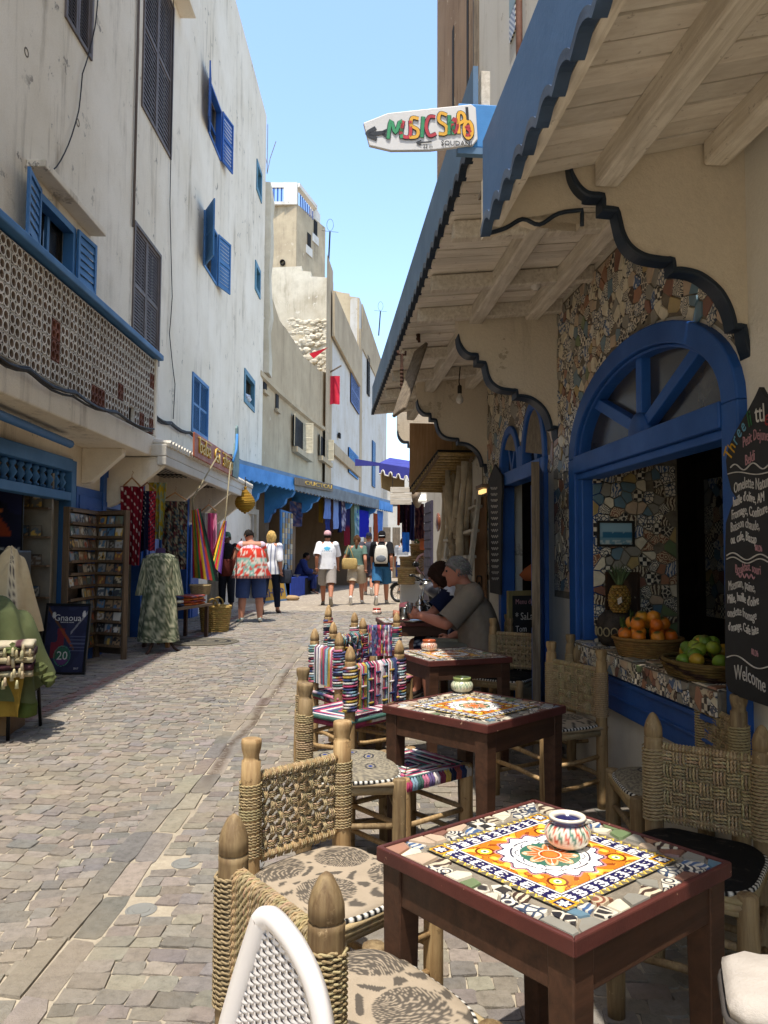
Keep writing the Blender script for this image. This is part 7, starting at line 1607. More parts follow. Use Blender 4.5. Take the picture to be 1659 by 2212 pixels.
Mm = Matrix.Translation((pm.x, pm.y, gz(ys))) @ Matrix.Rotation(ang, 4, 'Z'); gl = Mm @ (V(-.06, .6, .84)*s); t = thing('tea_glass', 'small glass of amber tea held in the grey haired man\'s hand', 'glass', gl); b = MB(); b.lathe([(.022, 0), (.026, .02), (.029, .09), (.027, .09), (.023, .006), (0, .006)], 14); gm = NT('clear_glass'); gm.b.inputs['Transmission Weight'].default_value = .9; gm = gm.fin(lin('#e8e4da'), .05, 0, .5); b.build('tumbler', gm, t, True); b = MB(); b.lathe([(0, .008), (.022, .008), (.0255, .06), (0, .06)], 14); b.build('tea', simple('mint_tea', '#a0552a', .1, .05, spec=.5), t, True)
yw = 7.3; pw = V((1000-829.5)/1661*yw, yw, 0); J = seated(); ang = R(80); J.update(elb_l=(-.26, .3, .8), wri_l=(-.12, .6, .8), elb_r=(.28, .2, .75), wri_r=(.12, .45, .66))
t, s, G, X = make_person((pw.x, pw.y, gz(yw)), ang, 1.7, 'woman in a navy dress with white swirls sitting behind the grey haired man', lin('#9c6650'), J, 1.05, .012, head_dir=(-.2, .95, -.2), hair=('#33231c', 'bob'))
def swirl(a, z, i, k): return lin('#c3c6cf') if noise.noise(Vector((math.cos(a)*9, z*22, math.sin(a)*9))) > .22 else lin('#181d33')
torso_cloth(t, G, s, X, [(.42, .24, .2, 0), (.58, .215, .18, .01), (.7, .2, .165, .01), (.82, .21, .16, .0), (.93, .21, .14, -.01), (1.0, .185, .11, 0), (1.05, .11, .085, .0)], swirl, 'dress', fold=.025, sleeves=(.7, .09, .1), nseg=56); b = MB()
rings = []; cl = []
for q in np.linspace(0, 1, 14):
 c = G('hip_l').lerp(G('hip_r'), .5).lerp(G('knee_l').lerp(G('knee_r'), .5), q); rings.append([c+V(.25*s*math.cos(e), 0, .12*s*math.sin(e)*(1-.2*q)) for e in np.linspace(0, 2*PI, 31)[:-1]]); cl += [lin('#c3c6cf') if noise.noise(Vector((math.cos(e)*6, q*9, 3))) > .2 else lin('#181d33') for e in range(30)]
b.loft(rings, True, True, cl); b.build('skirt', m_cloth, t, True); shoes(t, G, J, s, '#3a2f2a'); wooden_seat((pw.x, pw.y, gz(yw)), ang, 'rustic chair under the woman in the navy dress')
# two figures in the shade of the blue shops
p = V((508-829.5)/1661*19.5+.02, 19.5, 0); q = atg(520, 1290); yk = 23.6; pk = V((648-829.5)/1661*yk, yk, 0); J = seated(); J.update(elb_l=(-.27, .2, .74), wri_l=(-.2, .45, .66), elb_r=(.27, .2, .74), wri_r=(.2, .45, .66))
t, s, G, X = make_person((pk.x, pk.y, gz(20)), R(-80), 1.7, 'shopkeeper in a dark blue robe sitting in the shade of the blue shops', lin('#5c3d2e'), J, 1.15, .016, hair=('#17130f', 'short'))
torso_cloth(t, G, s, X, [(.42, .26, .24, 0), (.58, .23, .2, .01), (.82, .22, .17, .0), (.93, .22, .15, -.01), (1.0, .19, .12, 0), (1.05, .11, .085, .0)], flat('#232c55'), 'robe', sleeves=(1.7, .1, .1)); leg_cloth(t, G, s, 1.8, .13, .1, '#232c55', 'trousers'); shoes(t, G, J, s, '#2a2420')
t2 = thing('wooden_stool', 'low wooden stool under the blue robed shopkeeper', 'stool', (pk.x, pk.y, gz(20))); b = MB(); b.box(-.18, .18, -.18, .18, .38, .42); b.build('seat', m_rackw, t2, bev=.008)
for x, y in ((-1, -1), (1, -1), (1, 1), (-1, 1)): b = MB(); b.box(x*.15-.02, x*.15+.02, y*.15-.02, y*.15+.02, 0, .38); b.build('leg', m_rackw, t2)
ph_ = V(-3.45, 17.0, 0); J = walk(.02); t, s, G, X = make_person((ph_.x, ph_.y, .25), R(170), 1.68, 'person in a dark top and flat green cap standing in a shop doorway', lin('#5a3c2d'), J, 1.1, .016, cap=('#4d6a58', 'front'), hair=('#1a1512', 'short'))
torso_cloth(t, G, s, X, TSH(.85, 1.1), flat('#2a2626'), 'jacket', sleeves=(1.8, .085, .07)); leg_cloth(t, G, s, 1.85, .11, .07, '#25262c', 'trousers'); shoes(t, G, J, s, '#2a2420')

# ================================================================ blue shops on the bend of the street
SA = atz(520, 1005, 3.6); SB = atz(830, 1085, 3.6); SA = Vector((SA.x, SA.y, 0)); SB = Vector((SB.x, SB.y, 0)); sd = (SB-SA).normalized(); sn = Vector((sd.y, -sd.x, 0)); SL = (SB-SA).length+3
def spx(u, v, o=0.):                                       # pixel -> point on the shop fascia plane pushed out by o
 r = ray(u, v); A = Vector((SA.x, SA.y, CAMH))+sn*o; t = (A-Vector((0, 0, CAMH))).dot(sn)/r.dot(sn); return Vector((0, 0, CAMH))+r*t
def sq(s, o, z): return SA+sd*s+sn*o+Vector((0, 0, z))
def sof(u): p = spx(u, 1100); return (p-SA).dot(sd)
row = thing('shop_row', 'low row of shops with blue scalloped canopies along the bend', 'building', (0, 0, 0))
m_pier = wall('brown_pier_plaster', '#8f7b64', '#7a6752', '#57493b', .8, None, .4)
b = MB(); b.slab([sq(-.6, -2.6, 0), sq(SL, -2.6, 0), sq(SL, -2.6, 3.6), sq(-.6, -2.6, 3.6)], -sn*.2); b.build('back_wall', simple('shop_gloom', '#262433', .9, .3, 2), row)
b = MB(); b.slab([sq(-.6, -2.8, 3.62), sq(SL, -2.8, 3.62), sq(SL, .05, 3.62), sq(-.6, .05, 3.62)], (0, 0, .1)); b.build('roof', m_fascia2, row)
piers = [-.3, 1.6, sof(636), sof(690), sof(760), sof(812)]
for i, s in enumerate(piers):
 b = MB(); b.slab([sq(s, -2.6, 0), sq(s, -.9, 0), sq(s, -.9, 3.6), sq(s, -2.6, 3.6)], sd*.28); b.build('pier', m_pier, row)
 pr = [(-.92, 3.6), (-.92, 2.35), (-.8, 2.38), (-.72, 2.6), (-.62, 2.66), (-.6, 2.75), (-.45, 2.78), (-.3, 2.9), (-.26, 3.05), (-.1, 3.1), (-.02, 3.22), (-.02, 3.6)]
 b = MB(); b.slab([sq(s-.02, o, z) for o, z in pr], sd*.14); b.build('scalloped_cheek', m_sky_blue, row, label='sky blue scalloped cheek of the canopy');
def fascia_piece(u0, u1, mat):
 s0, s1 = sof(u0) if u0 > 520 else -.2, sof(u1); pts = []; n = max(2, int((s1-s0)/.28)); w = (s1-s0)/n
 for i in range(n):
  for q in (0, .25, .5, .75): pts.append((s0+(i+q)*w, 3.24+.05*math.sin(q*PI)))
 pts.append((s1, 3.24)); b = MB(); b.slab([sq(s, 0, z) for s, z in pts]+[sq(s1, 0, 3.62), sq(s0, 0, 3.62)], sn*.05); b.build('fascia', mat, row)
fascia_piece(520, 632, m_sky_blue); fascia_piece(632.5, 816, simple('grey_fascia', '#787c7d', .7, .2, 3, .1)); fascia_piece(816.5, 846, m_sky_blue)
# brown arched infill and doors of the first shop
b = MB(); s0, s1 = .3, 1.6; pts = [sq(s0, -.95, 3.6), sq(s1, -.95, 3.6), sq(s1, -.95, 2.4)]+[sq(s0+(s1-s0)*(.5+.42*math.cos(a)), -.95, 2.4+.5*math.sin(a)) for a in np.linspace(0, PI, 9)]+[sq(s0, -.95, 2.4)]; b.slab(pts, sn*.06); b.build('arch_infill', m_pier, row)
b = MB(); b.slab([sq(.35, -1.0, .2), sq(.95, -1.0, .2), sq(.95, -1.0, 2.4), sq(.35, -1.0, 2.4)], sn*.04); dr_ = b.build('door', m_hang, row)
for k in range(3):
 for z in (.4, 1.1, 1.75): b = MB(); b.slab([sq(.4+.18*k, -.955, z), sq(.54+.18*k, -.955, z), sq(.54+.18*k, -.955, z+.5), sq(.4+.18*k, -.955, z+.5)], sn*.015); b.build('panel', m_hang, dr_)
b = MB()
for a, c, z0, z1 in ((2.0, 2.15, .2, 2.7), (2.75, 2.9, .2, 2.7), (2.15, 2.75, 2.55, 2.7)): b.slab([sq(a, -.9, z0), sq(c, -.9, z0), sq(c, -.9, z1), sq(a, -.9, z1)], sn*.08)
b.build('door_frame', simple('cream_frame', '#b9ad98', .7), row)
# name board
sg3 = thing('name_board', 'weathered name board with yellow letters OUCTOU over the blue shop', 'sign', (0, 0, 0)); P = [spx(636, 1031, .08), spx(717, 1046, .08), spx(717, 1062, .08), spx(636, 1047, .08)]
b = MB(); b.slab(P, sn*.03); b.build('board', m_drift, sg3); c = (P[0]+P[1]+P[2]+P[3])/4; X = (P[1]-P[0]).normalized(); Y = Vector((0, 0, 1)); Y = (Y-X*Y.dot(X)).normalized(); Mx = Matrix((X, Y, X.cross(Y))).transposed().to_4x4(); hgt = (P[0]-P[3]).length; wid = (P[1]-P[0]).length
text('lettering', 'OUCTOU', m_yel, hgt*.8, sg3, Matrix.Translation(c+sn*.035+X*wid*.1) @ Mx, .01, sx=wid*.72/(hgt*.8*4.2))
# goods in front of the shops
def hung(u0, v0, u1, v1, col, name, label, cat, o=-.25, fn=None, folds=2):
 p, q = spx(u0, v0, o), spx(u1, v0, o); h = p.z-spx(u0, v1, o).z; X = q-p; X.z = 0; cloth_hang(name, p, X, max(X.length*1.0, .12), h, lin(col), label, cat, .05, folds, 8, 12, fn=fn, seed=u0, mat=m_cloth, group='textiles hung from the blue shops')
hung(701, 1062, 714, 1120, '#6f86b8', 'scarf', 'pale blue scarf hanging under the end of the name board', 'scarf'); hung(703, 1118, 715, 1146, '#2b3568', 'scarf', 'dark blue lower scarf below the pale blue one', 'scarf', -.28)
hung(715, 1064, 720, 1150, '#3a2724', 'shawl', 'narrow dark brown shawl between two pale blue scarves', 'shawl'); hung(720, 1064, 731, 1142, '#8095c2', 'scarf', 'second pale blue scarf right of the brown shawl', 'scarf')
hung(731, 1070, 736, 1150, '#1f2a55', 'shawl', 'thin navy shawl beside the flecked scarf', 'shawl'); hung(736, 1074, 746, 1146, '#565068', 'scarf', 'mauve flecked scarf in the middle of the hanging textiles', 'scarf', fn=motley(['#3a3350', '#8d86a0', '#b9b3bd', '#4a3a56'], 5, 2))
hung(746, 1088, 757, 1178, '#5c1c2c', 'shawl', 'long shawl shading from navy to dark red', 'shawl', fn=lambda s, t: lin('#23204a') if t < .55 else lin('#6d1a26')); hung(757, 1086, 765, 1180, '#59614a', 'scarf', 'olive scarf beside the red shawl', 'scarf')
hung(764, 1086, 776, 1158, '#9fb3b5', 'scarf', 'pale turquoise and white scarf', 'scarf', fn=motley(['#7fa0a3', '#b9c6c4', '#5f8a90'], 3, 4)); hung(772, 1100, 798, 1160, '#1f24a0', 'robe', 'wide ultramarine robe hanging at the far shops', 'robe', folds=4)
hung(806, 1108, 815, 1175, '#9c4a2a', 'scarf', 'rust orange scarf near the far end', 'scarf'); hung(815, 1102, 828, 1150, '#5f8ad0', 'scarf', 'light blue tapering scarf near the far end', 'scarf'); hung(626, 1082, 655, 1136, '#2f2f4a', 'carpet', 'small patterned dark carpet hung in the blue shop', 'carpet', -.6, motley(['#23233c', '#4a3a4a', '#6d5a58', '#2c3a5c'], 7, 1))
hung(690, 1066, 699, 1128, '#a8862f', 'scarf', 'mustard scarf hanging inside the dark shop', 'scarf', -.7)
t = thing('trinket_board', 'tall blue board covered with small pale trinkets', 'board', (0, 0, 0)); P = [spx(604, 1232, -.3), spx(628, 1225, -.3), spx(628, 1108, -.3), spx(604, 1100, -.3)]; b = MB(); b.slab(P, sn*.04); b.build('panel', m_blue2, t)
for i in range(4):
 for k in range(11):
  p = P[0].lerp(P[1], (i+.5)/4); p = Vector((p.x, p.y, P[0].z+(P[3].z-P[0].z)*(k+.5)/11.5))+sn*.05; b = MB(); b.box(-.06, .06, -.015, .015, -.07, .07, jit(lin(['#b7a988', '#8f8a7c', '#c6bda0', '#7f95a0', '#a38a5c'][(i*3+k*2) % 5]), .15)); o = b.build('trinket', m_vc, t, loc=p, rot=(0, 0, math.atan2(sd.y, sd.x)))
tb = thing('stall_table', 'low stall table under a blue cloth crowded with small goods', 'table', (0, 0, 0)); p0, p1 = atg(628, 1292), atg(690, 1278); X = (p1-p0).normalized(); N_ = Vector((-X.y, X.x, 0)); L = (p1-p0).length; z0 = .25
b = MB(); b.slab([p0+V(0, 0, .5), p0+X*L+V(0, 0, .5), p0+X*L+N_*.8+V(0, 0, .5), p0+N_*.8+V(0, 0, .5)], (0, 0, .05)); b.slab([V(p0.x, p0.y, z0), p0+X*L*.45, p0+X*L*.45+V(0, 0, .5), p0+V(0, 0, .5)], N_*.03); b.build('cloth', simple('blue_cloth', '#21409a', .9), tb)
b = MB(); b.slab([p0+X*L*.46, p0+X*L, p0+X*L+V(0, 0, .48), p0+X*L*.46+V(0, 0, .48)], N_*.7); b.build('trunk', m_dark, tb)
DC = {'#8a8578': 'grey', '#5a544c': 'brown', '#a89a78': 'tan', '#3c4a6b': 'blue'}
for k in range(14): dc = rnd.choice(list(DC)); q = p0+X*L*rnd.random()+N_*rnd.uniform(.05, .6)+V(0, 0, .33+.22); b = MB(); b.lathe([(.0, 0), (.1, .0), (.12, .05), (.09, .05), (.0, .03)], 10, q, jit(lin(dc), .2)); tag(b.build('dish', m_glaze), 'small dull '+DC[dc]+' dish laid out on the blue stall table', 'dish', 'dishes on the blue stall table')
# sandwich board SHOP
P0, P1 = atg(569, 1303), atg(621, 1297); X = (P1-P0); X.z = 0; W2 = X.length; X.normalize(); N2 = Vector((X.y, -X.x, 0)); t = thing('sandwich_board', 'yellow board with blue letters SHOP standing on the street', 'sign', P0); H2 = .92; tl = N2*-.18
b = MB(); b.slab([V(0, 0, 0), X*W2, X*W2+tl+V(0, 0, H2), tl+V(0, 0, H2)], N2*-.03); b.build('panel', simple('ochre_panel', '#b08a35', .7, .15), t); b = MB()
for e in (0, W2-.04): b.slab([X*e+N2*.003, X*(e+.04)+N2*.003, X*(e+.04)+tl+V(0, 0, H2)+N2*.003, X*e+tl+V(0, 0, H2)+N2*.003], N2*.012)
for zz in (0, .95): b.slab([X*.04+tl*zz+V(0, 0, H2*zz)+N2*.003, X*(W2-.04)+tl*zz+V(0, 0, H2*zz)+N2*.003, X*(W2-.04)+tl*(zz+.04)+V(0, 0, H2*(zz+.05))+N2*.003, X*.04+tl*(zz+.04)+V(0, 0, H2*(zz+.05))+N2*.003], N2*.012)
b.build('border', m_fascia2, t); Y = (tl+V(0, 0, H2)).normalized(); Mx = Matrix((X, Y, X.cross(Y))).transposed().to_4x4()
for s_, k, sz in (('SHOP', .24, .3), ('BAZAR', .68, .2)): text('lettering', s_, simple('blue_letters', '#2b3a66', .6), sz, t, Matrix.Translation(X*W2/2+tl*k+V(0, 0, H2*k)+N2*.006) @ Mx, .004, sx=W2/.95)
b = MB(); p = atg(632, 1297); b.ball((0, 0, .06), 1, 12, 8, lin('#a58a66'), (.2, .12, .08), .2, 3); tag(b.build('sack', m_cloth, None, True, loc=(p.x, p.y, .25)), 'small tan sack lying on the street beside the yellow board', 'sack')

# ================================================================ right side beyond the cafe
def FPt(u, v, o): p = fac(u, v, o); return p
m_ply = wood('plywood', '#b28f6a', '#94714e', .7, 3, 2, .1); m_bamb = simple('bamboo', '#9a7f4e', .6, .3, 30, .2)
t = cafe_thing('bamboo_crate', 'plywood crate with a bamboo slat underside hung high on the wall', 'crate')
s0, s1 = 8.55, 9.75; z0, z1 = 2.28, 3.12; b = MB(); b.box(s1, s1+.03, .02, .62, z0, z1); b.build('side_panel', m_ply, t); b = MB(); b.slab([(s1-.001, .02, z0), (s1-.001, .62, z0), (s0, .45, z0+.32), (s0, .02, z0+.32)], (0, 0, .02)); b.build('backing', m_dark, t)
for k in range(15):
 q = k/14; b = MB(); b.tube([(s1-.02-(s1-s0)*q, .03, z0-.02+.31*q), (s1-.02-(s1-s0)*q, .62-.17*q, z0-.02+.31*q)], .022, 6); b.build('bamboo_slat', m_bamb, t, True)
for o in (.06, .58): b = MB(); b.beam((s1, o, z0-.05), (s0, min(o, .44), z0+.28), .03, .03); b.build('batten', m_rackw, t)
b = MB()
for k in range(12): b.tube([(8.6+.1*k, .06, 2.6), (8.6+.1*k, .06, 3.2)], .035, 6)
b.build('bamboo_back', m_bamb, t, True, kind='stuff')
# ladders used as shelves, driftwood trunks
def ladder(pts_l, pts_r, rungs, o0, o1, label):
 t = cafe_thing('white_ladder', label, 'ladder', 'white wooden ladders against the wall'); A = [FPt(u, v, o) for (u, v), o in zip(pts_l, (o0, o1))]; B2 = [FPt(u, v, o) for (u, v), o in zip(pts_r, (o0, o1))]
 for P in (A, B2): b = MB(); b.beam(P[0], P[1], .04, .075, (1, 0, 0)); b.build('rail', simple('chalk_paint', '#b9b1a2', .8, .15, 8, .15), t, bev=.005)
 for k in range(rungs): q = (k+.5)/rungs*.92+.03; a, c = A[0].lerp(A[1], q), B2[0].lerp(B2[1], q); b = MB(); b.beam(a, c, .1, .03, (0, 0, 1)); b.build('rung', simple('chalk_paint', '#b9b1a2', .8, .15, 8, .15), t, bev=.004)
 return t
ladder([(1000, 1085), (970, 1300)], [(1036, 1062), (1005, 1310)], 4, .05, .42, 'near white ladder leaning beside the cardboard banner'); ladder([(972, 1105), (955, 1290)], [(998, 1100), (975, 1300)], 4, .06, .4, 'far white ladder in front of the driftwood trunks')
for i, u in enumerate((956, 963, 972, 981, 990, 999, 1008)):
 p = FPt(u, 1250, .16+.04*(i % 3)); b = MB(); pts = [(0+.03*math.sin(k*1.3+i), .02*math.cos(k*1.7+i), k*.33) for k in range(8)]; b.tube(pts, [.05-.002*k+.012*math.sin(k*2.1+i) for k in range(8)], 8); o = b.build('driftwood_pole', simple('bleached_wood', '#b3a287', .9, .25, 8, .4), None, True, loc=FM() @ V(p.x, p.y, gz(p.x))); tag(o, ORD[i]+' pale driftwood pole from the street end, standing against the wall', 'pole', 'driftwood poles')
for i, (u, v) in enumerate(((975, 1180), (968, 1232), (985, 1150), (979, 1205))):
 p = FM() @ FPt(u, v, .3); b = MB()
 for k in range(5): b.ball(V(0, 0, .03*k), 1, 6, 5, lin('#8d7d66'), (.03+.01*math.sin(k+i), .025, .035), .6, k+i)
 tag(b.build('driftwood_ornament', m_vc, None, True, loc=p), 'small grey driftwood ornament among the poles, '+['highest but one', 'lowest', 'highest', 'lowest but one'][i], 'ornament', 'driftwood ornaments')
# cardboard banners with printed name
def banner(u0, u1, v0, v1, o, label, letters, sz):
 a, c = FPt(u0, (v0+v1)/2, o), FPt(u1, (v0+v1)/2, o); zt, zb = FPt((u0+u1)/2, v0, o).z, gz(c.x)+.02; t = cafe_thing('cardboard_banner', label, 'banner', 'printed brown banners'); b = MB(); b.box(min(a.x, c.x), max(a.x, c.x), o-.02, o, zb, zt); b.build('sheet', simple('kraft', '#7d5c3e', .9, .12, 4, .1), t)
 W_ = abs(a.x-c.x); mx = (a.x+c.x)/2; RM = Matrix(((0, -1, 0, 0), (0, 0, 1, 0), (-1, 0, 0, 0), (0, 0, 0, 1)))
 text('lettering', letters, simple('black_print', '#171310', .7), sz, t, Matrix.Translation((mx, o+.002, .98)) @ RM, .0015, 'LEFT')
 b = MB(); z = 1.1; r = W_*.24
 def rsq(k): return [(mx+k*math.copysign(abs(math.cos(e))**.35, math.cos(e)), o+.004, z+k*math.copysign(abs(math.sin(e))**.35, math.sin(e))) for e in np.linspace(0, 2*PI, 33)]
 b.tube(rsq(r), .009, 5); b.tube([(mx+r*.48*math.cos(e), o+.004, z+r*.48*math.sin(e)) for e in np.linspace(0, 2*PI, 19)], .009, 5); b.lathe([(0, 0), (.01, 0)], 8, (mx-r*.6, o+.006, z+r*.6), M=Matrix.Rotation(R(90), 3, 'X')); b.build('printed_mark', simple('black_print', '#171310', .7), t)
banner(1025, 1048, 1075, 1330, .04, 'tall brown cardboard banner printed Artsm beside the slate menu', 'Artsm', .26); banner(1000, 1012, 1130, 1330, .03, 'second brown banner half hidden behind the white ladder', 'Ar', .26)
# cafe strip light glow panel and wood door beside the crate
t = cafe_thing('lamp_strip', 'small warm lit strip light under the end of the scalloped wall', 'lamp'); p = FPt(1042, 1062, .25); b = MB(); b.obox((p.x, p.y, p.z), (.22, .03, .035)); N = NT('warm_lamp'); N.b.inputs['Emission Color'].default_value = (1, .62, .22, 1); N.b.inputs['Emission Strength'].default_value = .5; b.build('diffuser', N.fin(lin('#d9b36a'), .5), t); b = MB(); b.obox((p.x, p.y, p.z+.045), (.28, .07, .03)); b.build('housing', m_rackw, t)
# purple shutter with plates and mirror
t = cafe_thing('shutter_door', 'dark violet roller shutter beyond the driftwood trunks', 'door'); b = MB(); b.box(11.9, 12.65, -.0, .03, gz(12), 2.3); b.build('frame', simple('violet_grey', '#3f3a4c', .6), t)
for k in range(14): b = MB(); b.box(11.93, 12.62, .03, .045, .3+.14*k, .42+.14*k); b.build('slat', simple('violet_grey', '#3f3a4c', .6), t)
def disc(u, v, ru, rv, o, y_hint, col, rim, name, label, cat):
 p = FPt(u, v, o); k = p.x/1661; b = MB(); r = rv*k; b.lathe([(0, 0), (r*.8, 0), (r, .02), (r*1.02, .03)], 24, (0, 0, 0), M=Matrix.Rotation(R(-90), 3, 'X'), colf=lambda a, rr, z: lin(rim) if rr > r*.85 or int(a*6) % 3 == 0 and rr > r*.5 else lin(col)); o_ = b.build(name, m_glaze, None, True, loc=FM() @ p, rot=(0, 0, FROT)); return tag(o_, label, cat)
disc(950, 1128, 6, 20, .08, 0, '#a86a48', '#7d4630', 'wall_plate', 'round terracotta patterned plate hung on the wall', 'plate'); disc(948, 1232, 6, 22, .08, 0, '#b9c4c2', '#8f8b80', 'oval_mirror', 'pale round mirror hung low on the violet shutter', 'mirror')
# blue post, picture and kiosk goods beyond the corner
ZC = .25
def free(u, v, y): return at(u, v, y)
b = MB(); p = at(932, 1200, 13.4); b.box(p.x-.05, p.x+.14, p.y, p.y+.2, 0, 2.35); tag(b.build('blue_post', m_sky_blue, None, bev=.01), 'bright blue wooden post at the corner beyond the cafe', 'post')
def hit(u, v, y, w, h, d, name, label, cat, mat, bev=.01): p = at(u, v, y); b = MB(); k = y/1661; b.box(-w*k/2, w*k/2, 0, d, 0, h*k); o = b.build(name, mat, None, bev=bev, loc=p); return tag(o, label, cat)
def pic(u, v): r = np.hypot(u-.5, v-.5); return pick(u.shape, (1., '#cfc6b8'), ((vnoise(u*9, v*9, 3) > .62) & (r < .4), '#b0564a'))
p = at(931, 1136, 13.2); b = printed(20*13.2/1661, 40*13.2/1661, 20, 30, pic, (0, -.012, 0)); b.box(-.1, .1, -.01, .01, -.02, .34, lin('#4a7f9a')); tag(b.build('framed_print', m_print, None, loc=p), 'small white print with a red motif in a blue frame', 'picture')
t = thing('slat_sign', 'blank pale sign of three horizontal boards hanging from the violet awning', 'sign', at(866, 1090, 12.8)); k = 12.8/1661
for i in range(3): b = MB(); b.box(-23*k, 23*k, 0, .02, (13*i)*k, (13*i+12)*k); b.build('plank', m_joist, t, bev=.003)
for x in (-18, 18): b = MB(); b.tube([(x*k, .01, 38*k), (x*k, .01, 70*k)], .006, 5); b.build('cord', m_cable, t)
disc_p = at(898, 1072, 12.9); b = MB(); b.lathe([(0, 0), (.16, 0), (.2, .03)], 24, (0, 0, 0), lin('#8a7763'), M=Matrix.Rotation(R(90), 3, 'X') ); o = b.build('wooden_plate', m_vc, None, True, loc=disc_p, rot=(0, 0, R(62))); tag(o, 'dark wooden plate hanging edge on by the slat sign', 'plate')
t = thing('white_shelf', 'white angled wall shelf with a notched back below the awning', 'shelf', at(927, 1085, 12.6)); k = 12.6/1661; b = MB(); b.slab([(-24*k, 0, 0), (18*k, 0, 0), (26*k, .25, 16*k), (-16*k, .25, 16*k)], (0, 0, .03)); b.slab([(-16*k, .25, 16*k), (26*k, .25, 16*k), (26*k, .25, 42*k), (18*k, .25, 34*k), (10*k, .25, 44*k), (2*k, .25, 34*k), (-6*k, .25, 46*k), (-16*k, .25, 36*k)], (0, .03, 0)); b.build('body', m_white, t)
# violet awning
aw = thing('violet_awning', 'violet canvas awning with a white trimmed scalloped border', 'awning', (0, 0, 0)); a0, a1 = at(819, 1000, 13.6), at(955, 1022, 13.2); X = (a1-a0);
b = MB(); b.quad(a0, a1, a1+V(.2, 1.6, .3), a0+V(.2, 1.6, .3)); b.slab([at(767, 991, 13.7), at(822, 1000, 13.6), at(822, 1006, 13.6), at(767, 1006, 13.7)], (0, .04, 0)); b.build('canvas', m_purple, aw)
b = MB(); low = []; n = 8
for i in range(n):
 for q in np.linspace(0, 1, 9)[:-1]: s = (i+q)/n; d = 24+10*s-10*(1 if .25 < q < .75 else 0)*math.sin((q-.25)*2*PI)**.5 if .25 < q < .75 else 24+10*s; low.append(a0+X*s-V(0, 0, d*13.4/1661))
low.append(a1-V(0, 0, 34*13.4/1661)); b.slab([a0, a1]+low[::-1], (0, .012, 0)); b.build('valance', m_purple, aw); b = MB(); b.tube(low, .014, 5); b.build('white_trim', m_white, aw, True)
b = MB(); b.slab([a0+V(.02, .3, -.12), a0+X*.42+V(0, .3, -.1), a0+X*.42+V(0, .3, -.52), a0+V(.04, .3, -.42)], (0, .01, 0)); b.build('backlit_panel', simple('backlit_tan', '#a58a5c', .9), aw)  # tan panel: light through the canvas underside put into its colour
cols = [('#2a1720', 868, 885, 1090, 1160, 'dark maroon spotted dress hanging under the violet awning', dotted('#2c1620', '#7a4a4a')), ('#2a2d52', 884, 896, 1084, 1168, 'slate blue dress between two maroon dresses', None), ('#351a22', 896, 916, 1088, 1164, 'maroon and brown printed dress nearest the blue post', motley(['#2a1620', '#4a2028', '#5f3a34'], 4, 6)), ('#a5482f', 858, 864, 1090, 1135, 'thin orange red scarf at the left end of the dark dresses', None), ('#1c1a20', 864, 872, 1086, 1130, 'short black top hanging at the left of the spotted dress', None)]
for c, u0, u1, v0, v1, lab, fn in cols: cloth_hang('dress', at(u0, v0, 14.6), (1, 0, 0), (u1-u0)*14.6/1661, (v1-v0)*14.6/1661, lin(c), lab, 'dress', .05, 2, 10, 14, fn=fn, seed=u0, group='dresses under the violet awning')
cloth_hang('blue_towel', at(869, 1150, 14.2), (1, 0, 0), .13, .36, lin('#2f6ec0'), 'bright blue cloth tied and hanging in front of the far walker', 'cloth', .03, 1)
# plinths, baskets and the orange house
m_pl = wall('plinth_plaster', '#d2cdc4', '#bdb5a6', '#958b7c', .4, None, .2)
def plinth(u, v, y, w, h, lab): p = at(u, v, y); b = MB(); b.box(-w/2, w/2, 0, w, ZC-p.z, h); tag(b.build('plinth', m_pl, None, bev=.012, loc=p), lab, 'plinth', 'white masonry plinths')
plinth(896, 1280, 15.2, .56, .2, 'low white plinth carrying a woven planter'); plinth(927, 1200, 15.6, .34, .05, 'taller white plinth behind the moped with the pink hoop')
def planter(u, v, y, r, h, lab, plant=False):
 p = at(u, v, y); t = woven_basket('planter', p, r, r, h, .12, '#a8895a', lab, 26, 8, group='straw planters')
 if plant:
  b = MB()
  for k in range(60): a, e = rnd.uniform(0, 2*PI), rnd.uniform(.1, 1); q = V(r*.9*e*math.cos(a), r*.9*e*math.sin(a), h+rnd.uniform(-.02, .14)); b.poly([q, q+V(rnd.uniform(-.05, .05), rnd.uniform(-.05, .05), .06), q+V(rnd.uniform(-.06, .06), 0, .02)], jit(lin('#4d6638'), .3))
  b.build('foliage', m_cloth, t)
planter(903, 1212, 15.4, .13, .32, 'straw planter holding a small green plant on the plinth', True); planter(885, 1233, 15.2, .17, .26, 'wide straw planter on the low plinth'); planter(878, 1262, 14.9, .15, .3, 'straw planter at the foot of the low plinth'); planter(905, 1240, 15.1, .14, .27, 'straw planter beside the moped wheel')
t = thing('toy_house', 'orange painted wooden triangle roofed box on the plinth', 'box', at(922, 1170, 14.9)); b = MB(); b.slab([(-.16, 0, .02), (.17, 0, .02), (.0, 0, .34)], (0, .2, 0)); b.build('roof', simple('burnt_orange', '#a85f33', .8), t); b = MB(); b.box(-.13, .06, -.02, .16, -.16, .018); b.build('box', simple('orange_paint', '#c0622f', .7), t)
t = thing('pink_hoop', 'large pink rimmed wheel shaped hoop leaning on the plinth', 'hoop', at(921, 1218, 14.9)); b = MB(); rr = 22*14.9/1661; b.tube([(rr*math.cos(a), 0, rr*math.sin(a)) for a in np.linspace(0, 2*PI, 33)], .025, 6, False, lin('#b98f88')); b.build('rim', m_vc, t, True)
